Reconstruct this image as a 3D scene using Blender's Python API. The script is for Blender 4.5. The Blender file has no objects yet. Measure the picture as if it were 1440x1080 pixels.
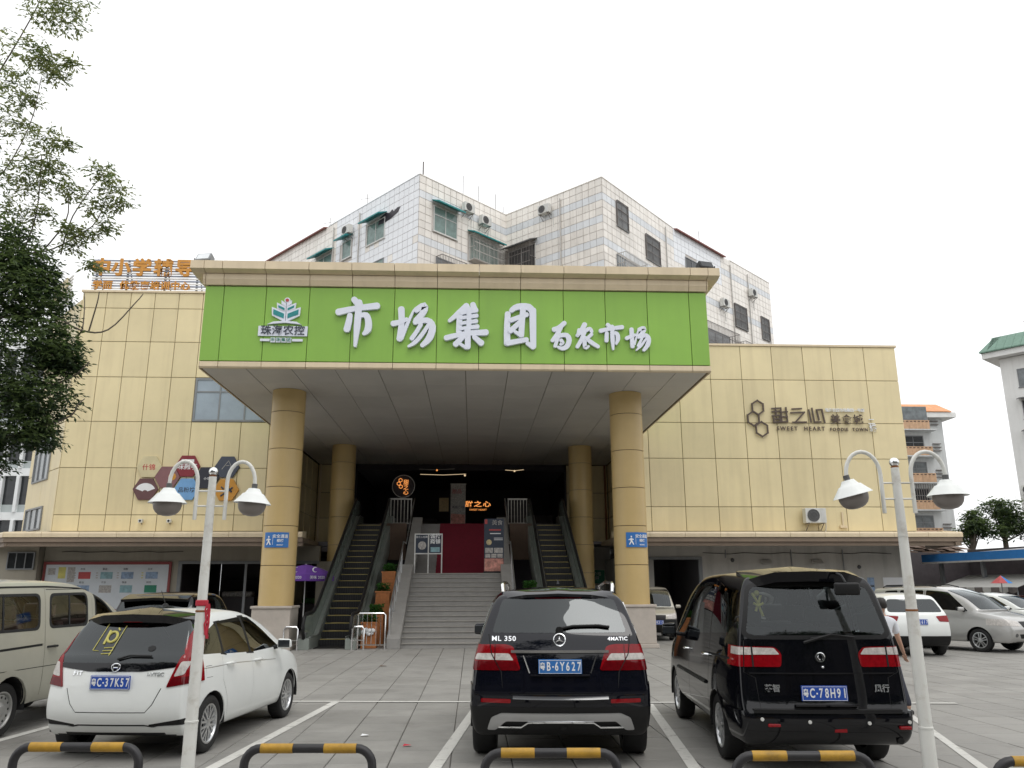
import bpy, bmesh, math, random
from math import sin, cos, pi, radians as R
from mathutils import Vector, Matrix
from mathutils.bvhtree import BVHTree
random.seed(7)
S = bpy.context.scene
COL = S.collection

# ------------------------------------------------------------------ camera, sky, sun, exposure
cam = bpy.data.cameras.new('camera')
cam.sensor_fit = 'HORIZONTAL'; cam.sensor_width = 36.0
cam.lens = 36.0*1137.3/1440.0
cam.clip_start = 0.05; cam.clip_end = 3000
co = bpy.data.objects.new('camera', cam); COL.objects.link(co)
co.location = (0, 0, 1.76)
co.matrix_world = (Matrix.Translation((0, 0, 1.76)) @ Matrix.Rotation(R(-2.777), 4, 'Z')
                   @ Matrix.Rotation(R(90+14.15), 4, 'X') @ Matrix.Rotation(R(-0.19), 4, 'Z'))
S.camera = co

SUN_EL, SUN_AZ = R(62), R(150)
w = bpy.data.worlds.new('World'); S.world = w; w.use_nodes = True
nt = w.node_tree; nt.nodes.clear()
sky = nt.nodes.new('ShaderNodeTexSky'); sky.sky_type = 'NISHITA'; sky.sun_disc = False
sky.sun_elevation = SUN_EL; sky.sun_rotation = SUN_AZ
sky.air_density = 1.0; sky.dust_density = 4.0; sky.ozone_density = 1.0
hs = nt.nodes.new('ShaderNodeHueSaturation'); hs.inputs['Saturation'].default_value = 0.12
mx = nt.nodes.new('ShaderNodeMix'); mx.data_type = 'RGBA'; mx.inputs[0].default_value = 0.82
mx.inputs[7].default_value = (12.0, 12.1, 12.2, 1)
bg = nt.nodes.new('ShaderNodeBackground'); bg.inputs['Strength'].default_value = 0.10
wo = nt.nodes.new('ShaderNodeOutputWorld')
nt.links.new(sky.outputs[0], hs.inputs['Color']); nt.links.new(hs.outputs[0], mx.inputs[6])
nt.links.new(mx.outputs[2], bg.inputs['Color']); nt.links.new(bg.outputs[0], wo.inputs['Surface'])

sl = bpy.data.lights.new('sun', 'SUN'); sl.energy = 0.6; sl.angle = R(25); sl.color = (1, .97, .93)
so = bpy.data.objects.new('sun', sl); COL.objects.link(so)
so.rotation_euler = (R(90)-SUN_EL, 0, R(180)-SUN_AZ); so.location = (0, -20, 60)

S.view_settings.view_transform = 'Standard'; S.view_settings.look = 'None'
S.view_settings.exposure = 0.25; S.view_settings.gamma = 1.0; S.view_settings.use_curve_mapping = False
S.cycles.use_denoising = True
S.cycles.max_bounces = 8; S.cycles.transparent_max_bounces = 12
S.cycles.sample_clamp_indirect = 4.0

# ------------------------------------------------------------------ materials
def mat(name, col, rough=.6, metal=0, var=.10, ns=3.0, bump=0.0, bs=40.0, streak=0.0, dirt=None, orand=0.0,
        coat=0.0, spec=.5, emit=None, spots=0.0, spot_col=None, spot_scale=1.2, flake=0):
    m = bpy.data.materials.new(name); m.use_nodes = True
    n = m.node_tree; b = n.nodes['Principled BSDF']; L = n.links
    geo = n.nodes.new('ShaderNodeNewGeometry')
    c = tuple(col)+(1,)
    nz = n.nodes.new('ShaderNodeTexNoise'); nz.inputs['Scale'].default_value = ns; nz.inputs['Detail'].default_value = 6
    nz.inputs['Roughness'].default_value = .65
    L.new(geo.outputs['Position'], nz.inputs['Vector'])
    mr = n.nodes.new('ShaderNodeMapRange'); mr.inputs[1].default_value = .3; mr.inputs[2].default_value = .7
    L.new(nz.outputs['Fac'], mr.inputs[0])
    mix = n.nodes.new('ShaderNodeMix'); mix.data_type = 'RGBA'
    mix.inputs[6].default_value = tuple(max(0, x*(1-var)) for x in col)+(1,)
    mix.inputs[7].default_value = tuple(min(1, x*(1+var)) for x in col)+(1,)
    L.new(mr.outputs[0], mix.inputs[0]); out = mix.outputs[2]
    if streak > 0:
        mp = n.nodes.new('ShaderNodeVectorMath'); mp.operation = 'MULTIPLY'; mp.inputs[1].default_value = (3.2, 3.2, .22)
        L.new(geo.outputs['Position'], mp.inputs[0])
        s = n.nodes.new('ShaderNodeTexNoise'); s.inputs['Scale'].default_value = 1.0; s.inputs['Detail'].default_value = 5
        L.new(mp.outputs[0], s.inputs['Vector'])
        r2 = n.nodes.new('ShaderNodeMapRange'); r2.inputs[1].default_value = .48; r2.inputs[2].default_value = .78
        r2.inputs[4].default_value = streak
        L.new(s.outputs['Fac'], r2.inputs[0])
        m2 = n.nodes.new('ShaderNodeMix'); m2.data_type = 'RGBA'; m2.inputs[7].default_value = tuple(dirt or (.12, .10, .07))+(1,)
        L.new(r2.outputs[0], m2.inputs[0]); L.new(out, m2.inputs[6]); out = m2.outputs[2]
    if spots > 0:
        s = n.nodes.new('ShaderNodeTexNoise'); s.inputs['Scale'].default_value = spot_scale; s.inputs['Detail'].default_value = 8
        s.inputs['Roughness'].default_value = .7
        L.new(geo.outputs['Position'], s.inputs['Vector'])
        r2 = n.nodes.new('ShaderNodeMapRange'); r2.inputs[1].default_value = .52; r2.inputs[2].default_value = .72
        r2.inputs[4].default_value = spots
        L.new(s.outputs['Fac'], r2.inputs[0])
        m2 = n.nodes.new('ShaderNodeMix'); m2.data_type = 'RGBA'; m2.inputs[7].default_value = tuple(spot_col or (.06, .05, .045))+(1,)
        L.new(r2.outputs[0], m2.inputs[0]); L.new(out, m2.inputs[6]); out = m2.outputs[2]
    if orand > 0:
        oi = n.nodes.new('ShaderNodeObjectInfo')
        r3 = n.nodes.new('ShaderNodeMapRange'); r3.inputs[3].default_value = 1-orand; r3.inputs[4].default_value = 1+orand
        L.new(oi.outputs['Random'], r3.inputs[0])
        h = n.nodes.new('ShaderNodeHueSaturation'); L.new(r3.outputs[0], h.inputs['Value']); L.new(out, h.inputs['Color']); out = h.outputs[0]
    L.new(out, b.inputs['Base Color'])
    b.inputs['Metallic'].default_value = metal
    b.inputs['Specular IOR Level'].default_value = spec
    if coat: b.inputs['Coat Weight'].default_value = coat; b.inputs['Coat Roughness'].default_value = .04
    rr = n.nodes.new('ShaderNodeMapRange'); rr.inputs[3].default_value = max(0, rough-.08); rr.inputs[4].default_value = min(1, rough+.08)
    L.new(nz.outputs['Fac'], rr.inputs[0]); L.new(rr.outputs[0], b.inputs['Roughness'])
    if bump > 0:
        nb = n.nodes.new('ShaderNodeTexNoise'); nb.inputs['Scale'].default_value = bs; nb.inputs['Detail'].default_value = 4
        L.new(geo.outputs['Position'], nb.inputs['Vector'])
        bp = n.nodes.new('ShaderNodeBump'); bp.inputs['Strength'].default_value = bump; bp.inputs['Distance'].default_value = .02
        L.new(nb.outputs['Fac'], bp.inputs['Height']); L.new(bp.outputs[0], b.inputs['Normal'])
    if emit:
        b.inputs['Emission Color'].default_value = tuple(emit[:3])+(1,); b.inputs['Emission Strength'].default_value = emit[3]
    return m

def glass(name, tint, refl=1.0, rough=.015):
    m = bpy.data.materials.new(name); m.use_nodes = True
    n = m.node_tree; L = n.links
    n.nodes.remove(n.nodes['Principled BSDF'])
    t = n.nodes.new('ShaderNodeBsdfTransparent'); t.inputs[0].default_value = tuple(tint)+(1,)
    g = n.nodes.new('ShaderNodeBsdfGlossy'); g.inputs['Roughness'].default_value = rough; g.inputs[0].default_value = (.9, .95, .97, 1)
    f = n.nodes.new('ShaderNodeFresnel'); f.inputs[0].default_value = 1.55
    mm = n.nodes.new('ShaderNodeMath'); mm.operation = 'MULTIPLY'; mm.inputs[1].default_value = 1.5*refl; mm.use_clamp = True
    mix = n.nodes.new('ShaderNodeMixShader')
    L.new(f.outputs[0], mm.inputs[0]); L.new(mm.outputs[0], mix.inputs[0]); L.new(t.outputs[0], mix.inputs[1]); L.new(g.outputs[0], mix.inputs[2])
    L.new(mix.outputs[0], n.nodes['Material Output'].inputs['Surface'])
    return m

M = {}
def defm(k, *a, **kw): M[k] = mat(k, *a, **kw)
defm('yellow_panel', (.735, .625, .375), .42, var=.06, ns=.6, streak=.30, dirt=(.47, .38, .22), orand=.06)
defm('beige_trim', (.70, .58, .40), .4, var=.05, ns=1.5, streak=.18, dirt=(.22, .17, .10), orand=.03)
defm('joint_dark', (.20, .155, .09), .8)
defm('green_panel', (.245, .46, .065), .42, var=.035, ns=1.0, streak=.16, dirt=(.15, .29, .06), orand=.045)
defm('soffit_panel', (.57, .555, .52), .5, var=.06, ns=.8, orand=.04)
defm('column_panel', (.55, .40, .175), .38, var=.06, ns=.9, streak=.12, dirt=(.26, .17, .07), orand=.03)
defm('plinth_stone', (.46, .41, .36), .5, var=.08, ns=4, spots=.2, spot_col=(.25, .22, .19))
defm('wall_grey', (.52, .50, .46), .85, var=.09, ns=.9, streak=.35, dirt=(.2, .19, .17))
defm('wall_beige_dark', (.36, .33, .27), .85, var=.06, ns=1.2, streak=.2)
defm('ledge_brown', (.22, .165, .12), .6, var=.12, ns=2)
defm('shadow_dark', (.018, .016, .022), .7)
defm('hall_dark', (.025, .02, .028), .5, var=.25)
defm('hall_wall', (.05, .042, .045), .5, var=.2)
defm('stone_step', (.31, .295, .27), .75, var=.10, ns=6, spots=.25, spot_col=(.2, .18, .16), bump=.15)
defm('stone_slab', (.285, .275, .26), .6, var=.1, ns=3, spots=.2, spot_col=(.16, .15, .14))
defm('red_carpet', (.15, .008, .02), .95, var=.15, ns=8, bump=.3, bs=150)
defm('tile_grey', (.268, .259, .24), .72, var=.16, ns=1.6, spots=.75, spot_col=(.135, .127, .115), spot_scale=.8, orand=.085, bump=.1, bs=60)
defm('tile_far', (.275, .266, .247), .72, var=.16, ns=1.6, spots=.75, spot_col=(.135, .127, .115), spot_scale=.8, bump=.1, bs=60)
defm('ground_base', (.14, .132, .12), .9, var=.2, ns=3)
defm('line_white', (.60, .59, .55), .8, var=.12, ns=5, spots=.95, spot_col=(.26, .25, .23), spot_scale=5)
defm('rubber', (.012, .012, .0125), .7, var=.15, ns=8)
defm('black_plastic', (.009, .009, .0095), .5, var=.1, spec=.35)
defm('rim_silver', (.62, .63, .64), .32, metal=.9, var=.06)
defm('rim_steel', (.42, .42, .41), .5, metal=.5, var=.15, spots=.3, spot_col=(.16, .13, .11), spot_scale=9)
defm('chrome', (.85, .86, .87), .12, metal=1.0, var=.03)
defm('steel_brushed', (.60, .61, .62), .3, metal=.9, var=.06)
defm('paint_white', (.78, .80, .78), .4, coat=.7, var=.02, spec=.2)
defm('paint_black', (.004, .0042, .006), .3, coat=1, var=.1, spec=.0)
defm('paint_black_navy', (.004, .0046, .009), .3, coat=1, var=.1, spec=.0)
defm('paint_cream', (.40, .39, .325), .38, coat=.7, spec=.2, var=.04, spots=.12, spot_col=(.36, .34, .28), spot_scale=3)
defm('paint_silver', (.46, .455, .44), .32, metal=.45, coat=1, var=.03)
defm('paint_beige', (.42, .40, .34), .35, metal=.2, coat=1, var=.03)
defm('trunk_interior', (.05, .05, .052), .8)
defm('lamp_red', (.24, .003, .007), .3, coat=.9, var=.2, ns=25, spec=.0)
defm('lamp_dark_red', (.12, .003, .006), .3, coat=.9, var=.2, ns=25, spec=.0)
defm('lamp_clear', (.52, .49, .46), .3, coat=.9, spec=.2, var=.25, ns=25)
defm('plate_blue', (.016, .075, .40), .4, var=.06)
defm('plate_blue_light', (.028, .16, .46), .4, var=.06)
defm('white_print', (.80, .81, .82), .5, var=.03)
defm('letter_white', (.74, .77, .86), .45, var=.03)
defm('letter_side', (.35, .37, .42), .5)
defm('letter_brown', (.085, .058, .045), .45, var=.1)
defm('letter_orange', (.60, .27, .04), .5, var=.15, ns=4)
defm('lamp_white_paint', (.70, .70, .66), .45, var=.06, ns=3, spots=.5, spot_col=(.30, .24, .16), spot_scale=4.5)
defm('lamp_white_clean', (.80, .82, .80), .35, var=.03)
defm('lamp_globe', (.235, .21, .195), .35, var=.05)
defm('yellow_paint', (.42, .235, .022), .55, var=.2, ns=10, spots=.6, spot_col=(.12, .075, .025), spot_scale=9)
defm('black_paint', (.022, .021, .023), .5, var=.2, ns=10)
defm('apt_tile', (.84, .80, .745), .45, var=.08, ns=.45, streak=.42, dirt=(.48, .43, .36), orand=.07)
defm('apt_tile_grey', (.74, .765, .79), .45, var=.06, ns=.5, streak=.22, dirt=(.3, .28, .24), orand=.05)
defm('apt_tile_white', (.86, .88, .91), .45, var=.04, ns=.5, streak=.06, dirt=(.5, .48, .45), orand=.02)
defm('apt_wall', (.60, .56, .52), .8, var=.1)
defm('brown_red_trim', (.25, .10, .085), .7, var=.15)
defm('teal', (.015, .24, .25), .5, var=.2, ns=5)
defm('pane_green', (.17, .25, .23), .12, var=.3, ns=2)
defm('pane_grey', (.20, .22, .23), .1, var=.3, ns=1.5)
defm('pane_blue', (.30, .36, .42), .1, var=.15, ns=.8)
defm('pane_dark', (.03, .033, .036), .08, var=.3, ns=1.5)
defm('frame_grey', (.23, .24, .25), .5)
defm('frame_white', (.62, .62, .60), .5)
defm('cage_iron', (.20, .18, .17), .7, var=.25, ns=6)
defm('cage_white', (.52, .50, .47), .7, var=.2, ns=6)
defm('ac_white', (.66, .66, .63), .5, var=.06, streak=.25)
defm('ac_dark', (.10, .10, .10), .6)
defm('orange_roof', (.72, .34, .17), .8, var=.15, ns=3, orand=.08)
defm('balcony_tile', (.62, .40, .25), .7, var=.15, ns=3, streak=.2)
defm('green_roof', (.17, .28, .22), .7, var=.15, ns=3, orand=.1)
defm('render_white', (.84, .84, .82), .85, var=.05, ns=.6, streak=.18, dirt=(.42, .41, .38))
defm('render_grey', (.68, .70, .70), .85, var=.05, ns=.6, streak=.25, dirt=(.3, .3, .3))
defm('office_white', (.80, .82, .82), .7, var=.04)
defm('spandrel', (.42, .46, .46), .4, var=.06)
defm('sheet_blue', (.035, .23, .62), .5, var=.06)
defm('awning_grey', (.42, .42, .40), .8, var=.08)
defm('board_white', (.62, .66, .70), .4, var=.04)
defm('board_red', (.27, .05, .05), .5)
defm('slat_grey', (.30, .33, .40), .5)
defm('planter_wood', (.42, .155, .05), .7, var=.2, ns=8)
defm('purple_cloth', (.15, .05, .34), .8, var=.1)
defm('red_cloth', (.46, .03, .05), .9, var=.15)
defm('esc_dark', (.015, .015, .016), .5)
defm('esc_tread', (.022, .022, .024), .5, metal=.3, var=.2)
defm('esc_yellow', (.40, .33, .12), .6, var=.2, ns=6)
defm('esc_panel', (.27, .295, .27), .35, metal=.2, var=.12)
defm('brick_brown', (.13, .085, .06), .8, var=.15)
defm('bark', (.13, .11, .085), .9, var=.25, ns=6, bump=.5, bs=30)
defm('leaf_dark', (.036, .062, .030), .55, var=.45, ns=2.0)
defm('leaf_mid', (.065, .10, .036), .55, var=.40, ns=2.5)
defm('leaf_olive', (.105, .125, .045), .55, var=.40, ns=2.5)
defm('leaf_plant', (.045, .15, .03), .6, var=.35, ns=8)
defm('skin', (.50, .30, .21), .55, var=.06)
defm('shirt_white', (.70, .72, .76), .85, var=.04)
defm('trousers', (.03, .032, .045), .85)
defm('hair', (.012, .010, .009), .5)
defm('poster_navy', (.025, .035, .06), .4, var=.2)
defm('poster_cream', (.55, .45, .25), .5, var=.3, ns=15)
defm('poster_pink', (.55, .25, .20), .5, var=.5, ns=7)
defm('poster_grey', (.40, .38, .36), .5, var=.5, ns=18)
defm('print_dark', (.04, .05, .07), .5)
defm('print_teal', (.24, .40, .44), .5, var=.3, ns=6)
defm('print_yellow', (.60, .55, .15), .5, var=.2)
defm('print_green', (.02, .22, .13), .5)
defm('print_blue', (.26, .36, .52), .5, var=.4, ns=6)
defm('print_red', (.45, .06, .06), .5, var=.2)
defm('hex_cream', (.62, .54, .33), .5); defm('hex_maroon', (.22, .02, .03), .45); defm('hex_mauve', (.23, .105, .11), .45)
defm('hex_brown', (.13, .058, .058), .45); defm('hex_blue', (.17, .37, .66), .45); defm('hex_black', (.022, .024, .036), .45)
defm('hex_slate', (.055, .065, .095), .45); defm('hex_orange', (.58, .27, .035), .45)
defm('glow_orange', (.6, .25, .08), .4, emit=(1, .36, .09, .8))
defm('glow_warm', (.8, .7, .5), .4, emit=(1, .75, .45, .7))
defm('flood_glass', (.75, .78, .80), .1, var=.05)
defm('rust', (.22, .085, .03), .9, var=.3)
defm('esc_glass', (.20, .235, .205), .18, var=.1)
defm('reflected_dark', (.07, .068, .065), .8)  # unseen block's wall, kept dark to deepen reflections in paint and glass
defm('cabin_beige', (.30, .27, .22), .85)
defm('shaded_stone', (.20, .19, .18), .7, var=.1, ns=4)  # step stone with the shade under the canopy put into its colour
def leafify(k, col):
    m = M[k]; n = m.node_tree; b = n.nodes['Principled BSDF']; t = n.nodes.new('ShaderNodeBsdfTranslucent'); mxx = n.nodes.new('ShaderNodeMixShader')
    t.inputs[0].default_value = tuple(col)+(1,); mxx.inputs[0].default_value = .45
    n.links.new(b.outputs[0], mxx.inputs[1]); n.links.new(t.outputs[0], mxx.inputs[2]); n.links.new(mxx.outputs[0], n.nodes['Material Output'].inputs['Surface'])
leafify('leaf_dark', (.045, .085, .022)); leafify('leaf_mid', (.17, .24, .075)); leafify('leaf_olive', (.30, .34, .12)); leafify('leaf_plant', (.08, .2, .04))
M['glass_clear'] = glass('glass_clear', (.70, .76, .74), .8)
M['glass_tint'] = glass('glass_tint', (.22, .24, .24), .9)
M['glass_dark'] = glass('glass_dark', (.05, .055, .06), 1.0)
M['glass_rail'] = glass('glass_rail', (.42, .50, .46), .7)

# ------------------------------------------------------------------ building blocks
WM = {}
def wm(o):
    if o is None: return Matrix.Identity(4)
    b = o.matrix_basis.copy()
    return wm(o.parent) @ o.matrix_parent_inverse @ b if o.parent else b

def tag(o, label=None, cat=None, group=None, kind=None):
    if label: o['label'] = label
    if cat: o['category'] = cat
    if group: o['group'] = group
    if kind: o['kind'] = kind
    return o

def thing(name, label, cat, loc=(0, 0, 0), rz=0, group=None):
    o = bpy.data.objects.new(name, None); COL.objects.link(o)
    o.location = loc; o.rotation_euler = (0, 0, rz); o.empty_display_size = .2
    return tag(o, label, cat, group)

def ob(name, me, m, parent=None, local=False, loc=None, label=None, kind=None):
    o = bpy.data.objects.new(name, me); COL.objects.link(o)
    if m is not None and len(me.materials) == 0: me.materials.append(M[m] if isinstance(m, str) else m)
    if parent is not None:
        o.parent = parent
        if not local: o.matrix_parent_inverse = wm(parent).inverted()
    if loc is not None: o.location = loc
    if label: o['label'] = label
    if kind: o['kind'] = kind
    return o

def copy_tree(o, parent=None):
    c = o.copy(); COL.objects.link(c)
    if parent is not None: c.parent = parent
    for ch in list(o.children): copy_tree(ch, c)
    return c

class MB:
    def __init__(s, T=None): s.v = []; s.f = []; s.T = T
    def add(s, pts, faces):
        n = len(s.v)
        s.v += [tuple(s.T @ Vector(p)) if s.T is not None else tuple(p) for p in pts]
        s.f += [tuple(i+n for i in f) for f in faces]; return s
    def box(s, x0, x1, y0, y1, z0, z1):
        return s.add([(x0, y0, z0), (x1, y0, z0), (x1, y1, z0), (x0, y1, z0), (x0, y0, z1), (x1, y0, z1), (x1, y1, z1), (x0, y1, z1)],
                     [(3, 2, 1, 0), (4, 5, 6, 7), (0, 1, 5, 4), (1, 2, 6, 5), (2, 3, 7, 6), (3, 0, 4, 7)])
    def face(s, pts): return s.add(pts, [tuple(range(len(pts)))])
    def prism(s, pts, vec):
        n = len(pts); vec = Vector(vec)
        P = [Vector(p) for p in pts]; Q = [p+vec for p in P]
        return s.add(P+Q, [tuple(range(n-1, -1, -1)), tuple(range(n, 2*n))]+[(i, (i+1) % n, n+(i+1) % n, n+i) for i in range(n)])
    def ring(s, c, r, ax, n, ph=0):
        ax = Vector(ax).normalized(); a = ax.orthogonal().normalized()
        if abs(ax.z) > .99: a = Vector((1, 0, 0))
        b = ax.cross(a); c = Vector(c)
        return [c+a*(r*cos(2*pi*i/n+ph))+b*(r*sin(2*pi*i/n+ph)) for i in range(n)]
    def tube(s, path, r, n=8, caps=True):
        path = [Vector(p) for p in path]; k = len(path)
        rs = r if isinstance(r, (list, tuple)) else [r]*k
        pts = []
        t0 = (path[1]-path[0]).normalized(); a = t0.orthogonal().normalized()
        for i in range(k):
            t = (path[min(i+1, k-1)]-path[max(i-1, 0)]).normalized()
            a = (a-t*a.dot(t)).normalized(); b = t.cross(a)
            pts += [path[i]+(a*cos(2*pi*j/n)+b*sin(2*pi*j/n))*rs[i] for j in range(n)]
        F = []
        for i in range(k-1):
            for j in range(n):
                F.append((i*n+j, i*n+(j+1) % n, (i+1)*n+(j+1) % n, (i+1)*n+j))
        if caps: F += [tuple(range(n-1, -1, -1)), tuple(range((k-1)*n, k*n))]
        return s.add(pts, F)
    def cyl(s, p, q, r, r2=None, n=12): return s.tube([p, q], [r, r if r2 is None else r2], n)
    def lathe(s, prof, c=(0, 0, 0), n=24, ax='Z', caps=True):
        pts = []; k = len(prof); c = Vector(c)
        for r, h in prof:
            for j in range(n):
                a = 2*pi*j/n
                if ax == 'Z': pts.append(c+Vector((r*cos(a), r*sin(a), h)))
                elif ax == 'X': pts.append(c+Vector((h, r*cos(a), r*sin(a))))
                else: pts.append(c+Vector((r*cos(a), h, r*sin(a))))
        F = []
        for i in range(k-1):
            for j in range(n): F.append((i*n+j, i*n+(j+1) % n, (i+1)*n+(j+1) % n, (i+1)*n+j))
        if caps: F += [tuple(range(n-1, -1, -1)), tuple(range((k-1)*n, k*n))]
        return s.add(pts, F)
    def ball(s, c, r, n=14, sz=1.0):
        return s.lathe([(max(1e-4, r*sin(pi*i/8)), -r*sz*cos(pi*i/8)) for i in range(9)], c, n)
    def mesh(s, name='m', smooth=False, bevel=0, angle=35, seg=2, mats=None, recalc=True):
        me = bpy.data.meshes.new(name); me.from_pydata(s.v, [], s.f)
        if bevel or recalc:
            bm = bmesh.new(); bm.from_mesh(me)
            if recalc: bmesh.ops.recalc_face_normals(bm, faces=bm.faces)
            if bevel:
                bmesh.ops.remove_doubles(bm, verts=bm.verts, dist=1e-5)
                ed = [e for e in bm.edges if len(e.link_faces) == 2 and e.calc_face_angle(0) > R(30)]
                bmesh.ops.bevel(bm, geom=ed, offset=bevel, segments=seg, affect='EDGES', profile=.5, clamp_overlap=True)
            bm.to_mesh(me); bm.free()
        if smooth:
            me.polygons.foreach_set('use_smooth', [True]*len(me.polygons))
            try: me.set_sharp_from_angle(angle=R(angle))
            except Exception: pass
        return me
    def build(s, name, m, parent=None, smooth=False, bevel=0, local=False, label=None, kind=None, angle=35, seg=2):
        return ob(name, s.mesh(name, smooth, bevel, angle, seg), m, parent, local, label=label, kind=kind)

def frame(o, u, n):
    """local (along u, outward n, up) -> world"""
    u = Vector(u).normalized(); n = Vector(n).normalized()
    return Matrix(((u.x, n.x, 0, o[0]), (u.y, n.y, 0, o[1]), (u.z, n.z, 1, o[2]), (0, 0, 0, 1)))

def text_mesh(body, size=1, depth=.02, bold=0.0, align='CENTER', sx=1, shear=0, spacing=1.0, res=3):
    cu = bpy.data.curves.new('lettering', 'FONT'); cu.body = body; cu.size = size; cu.extrude = depth/2
    cu.offset = bold*size; cu.align_x = align; cu.align_y = 'CENTER'; cu.shear = shear; cu.space_character = spacing; cu.resolution_u = res
    o = bpy.data.objects.new('lettering', cu)
    me = bpy.data.meshes.new_from_object(o)
    bpy.data.objects.remove(o); bpy.data.curves.remove(cu)
    if sx != 1: me.transform(Matrix.Diagonal((sx, 1, 1, 1)))
    me.materials.clear()
    return me

def text(name, body, size, T, m, parent, depth=.02, local=False, **kw):
    """T maps text plane (x right, y up, z out) to world"""
    me = text_mesh(body, size, depth, **kw); me.transform(T)
    return ob(name, me, m, parent, local)

def TT(o, u=(1, 0, 0), n=(0, -1, 0), up=(0, 0, 1)):
    u = Vector(u).normalized(); n = Vector(n).normalized(); up = Vector(up).normalized()
    return Matrix(((u.x, up.x, n.x, o[0]), (u.y, up.y, n.y, o[1]), (u.z, up.z, n.z, o[2]), (0, 0, 0, 1)))

_cache = {}
def panel_mesh(w, h, d, bev=.006):
    """thin cladding panel: centre of back face at origin, faces -Y"""
    k = (round(w, 3), round(h, 3), d, bev)
    if k not in _cache:
        b = MB(); x, z = w/2, h/2
        b.add([(-x, 0, -z), (x, 0, -z), (x, 0, z), (-x, 0, z), (-x, -d+bev, -z), (x, -d+bev, -z), (x, -d+bev, z), (-x, -d+bev, z),
               (-x+bev, -d, -z+bev), (x-bev, -d, -z+bev), (x-bev, -d, z-bev), (-x+bev, -d, z-bev)],
              [(0, 1, 5, 4), (1, 2, 6, 5), (2, 3, 7, 6), (3, 0, 4, 7), (4, 5, 9, 8), (5, 6, 10, 9), (6, 7, 11, 10), (7, 4, 8, 11), (8, 9, 10, 11)])
        _cache[k] = b.mesh('panel')
    return _cache[k]

def panel(parent, m, x0, x1, z0, z1, y, gap=.012, d=.03, name='cladding_panel', rz=0):
    me = panel_mesh(x1-x0-2*gap, z1-z0-2*gap, d)
    key = (me.name, m)
    if key not in _cache:
        c = me.copy(); c.materials.clear(); c.materials.append(M[m]); _cache[key] = c
    o = ob(name, _cache[key], None, parent)
    o.location = ((x0+x1)/2, y, (z0+z1)/2); o.rotation_euler = (random.uniform(-.0012, .0012), 0, random.uniform(-.0012, .0012)+rz)
    return o
# ================================================================== GROUND
g = MB(); g.face([(-400, -300, -.02), (400, -300, -.02), (400, 700, -.02), (-400, 700, -.02)])
ground = g.build('ground', 'ground_base', kind='structure')
pav = bpy.data.objects.new('pavement', None); COL.objects.link(pav); tag(pav, kind='structure')
TS = .64
rows = []
def tile_mesh():
    b = MB(); x, z, e = TS/2-.005, .0, .006
    y = TS/2-.003
    b.add([(-x, -y, -.02), (x, -y, -.02), (x, y, -.02), (-x, y, -.02), (-x, -y, -e), (x, -y, -e), (x, y, -e), (-x, y, -e),
           (-x+e, -y+e, 0), (x-e, -y+e, 0), (x-e, y-e, 0), (-x+e, y-e, 0)],
          [(0, 1, 5, 4), (1, 2, 6, 5), (2, 3, 7, 6), (3, 0, 4, 7), (4, 5, 9, 8), (5, 6, 10, 9), (6, 7, 11, 10), (7, 4, 8, 11), (8, 9, 10, 11)])
    return b.mesh('paving_tile')
tme = tile_mesh(); tme.materials.append(M['tile_grey'])
cells = []
rngt = random.Random(3)
for j in range(-3, 42):
    y = 5.0 + j*TS
    off = (j % 2)*TS*.5 if False else 0
    for i in range(-42, 46):
        cells.append((i*TS+.11+off, y))
def vis(c):
    x, y = c
    return y > 8.2 and abs(x-.045*y) < .60*y+.3
# hidden under the parked cars: not among the single tiles
def hid(c):
    x, y = c
    return (0.1 < x-.08*(y-8.6) < 1.9 and 9.3 < y < 13.2) or (2.8 < x-.13*(y-8.2) < 4.2 and 9.0 < y < 12.5) or (-4.4 < x-.12*(y-9.3) < -3 and 9.8 < y < 13) or (x < -5.9 and y > 10.4 and y < 15)
near = sorted([c for c in cells if vis(c) and not hid(c)], key=lambda c: c[1])[:298]
nset = set(near)
for c in near:
    o = ob('paving_tile', tme, None, pav)
    o.location = (c[0], c[1], rngt.uniform(-.0015, .0015)); o.rotation_euler = (rngt.uniform(-.0015, .0015), rngt.uniform(-.0015, .0015), 0)
b = MB()
x, e, y = TS/2-.005, .006, TS/2-.003
for c in cells:
    if c in nset: continue
    cx, cy = c; h = rngt.uniform(-.0015, .0015)
    b.add([(cx-x, cy-y, -.02), (cx+x, cy-y, -.02), (cx+x, cy+y, -.02), (cx-x, cy+y, -.02),
           (cx-x+e, cy-y+e, h), (cx+x-e, cy-y+e, h), (cx+x-e, cy+y-e, h), (cx-x+e, cy+y-e, h)],
          [(0, 1, 5, 4), (1, 2, 6, 5), (2, 3, 7, 6), (3, 0, 4, 7), (4, 5, 6, 7)])
ob('paving_field', b.mesh('paving_field', recalc=False), 'tile_far', pav, kind='stuff')
b = MB(); b.face([(-60, 31.55, -.006), (60, 31.55, -.006), (60, 48, -.006), (-60, 48, -.006)])
b.build('forecourt', 'stone_slab', kind='structure')

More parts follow.
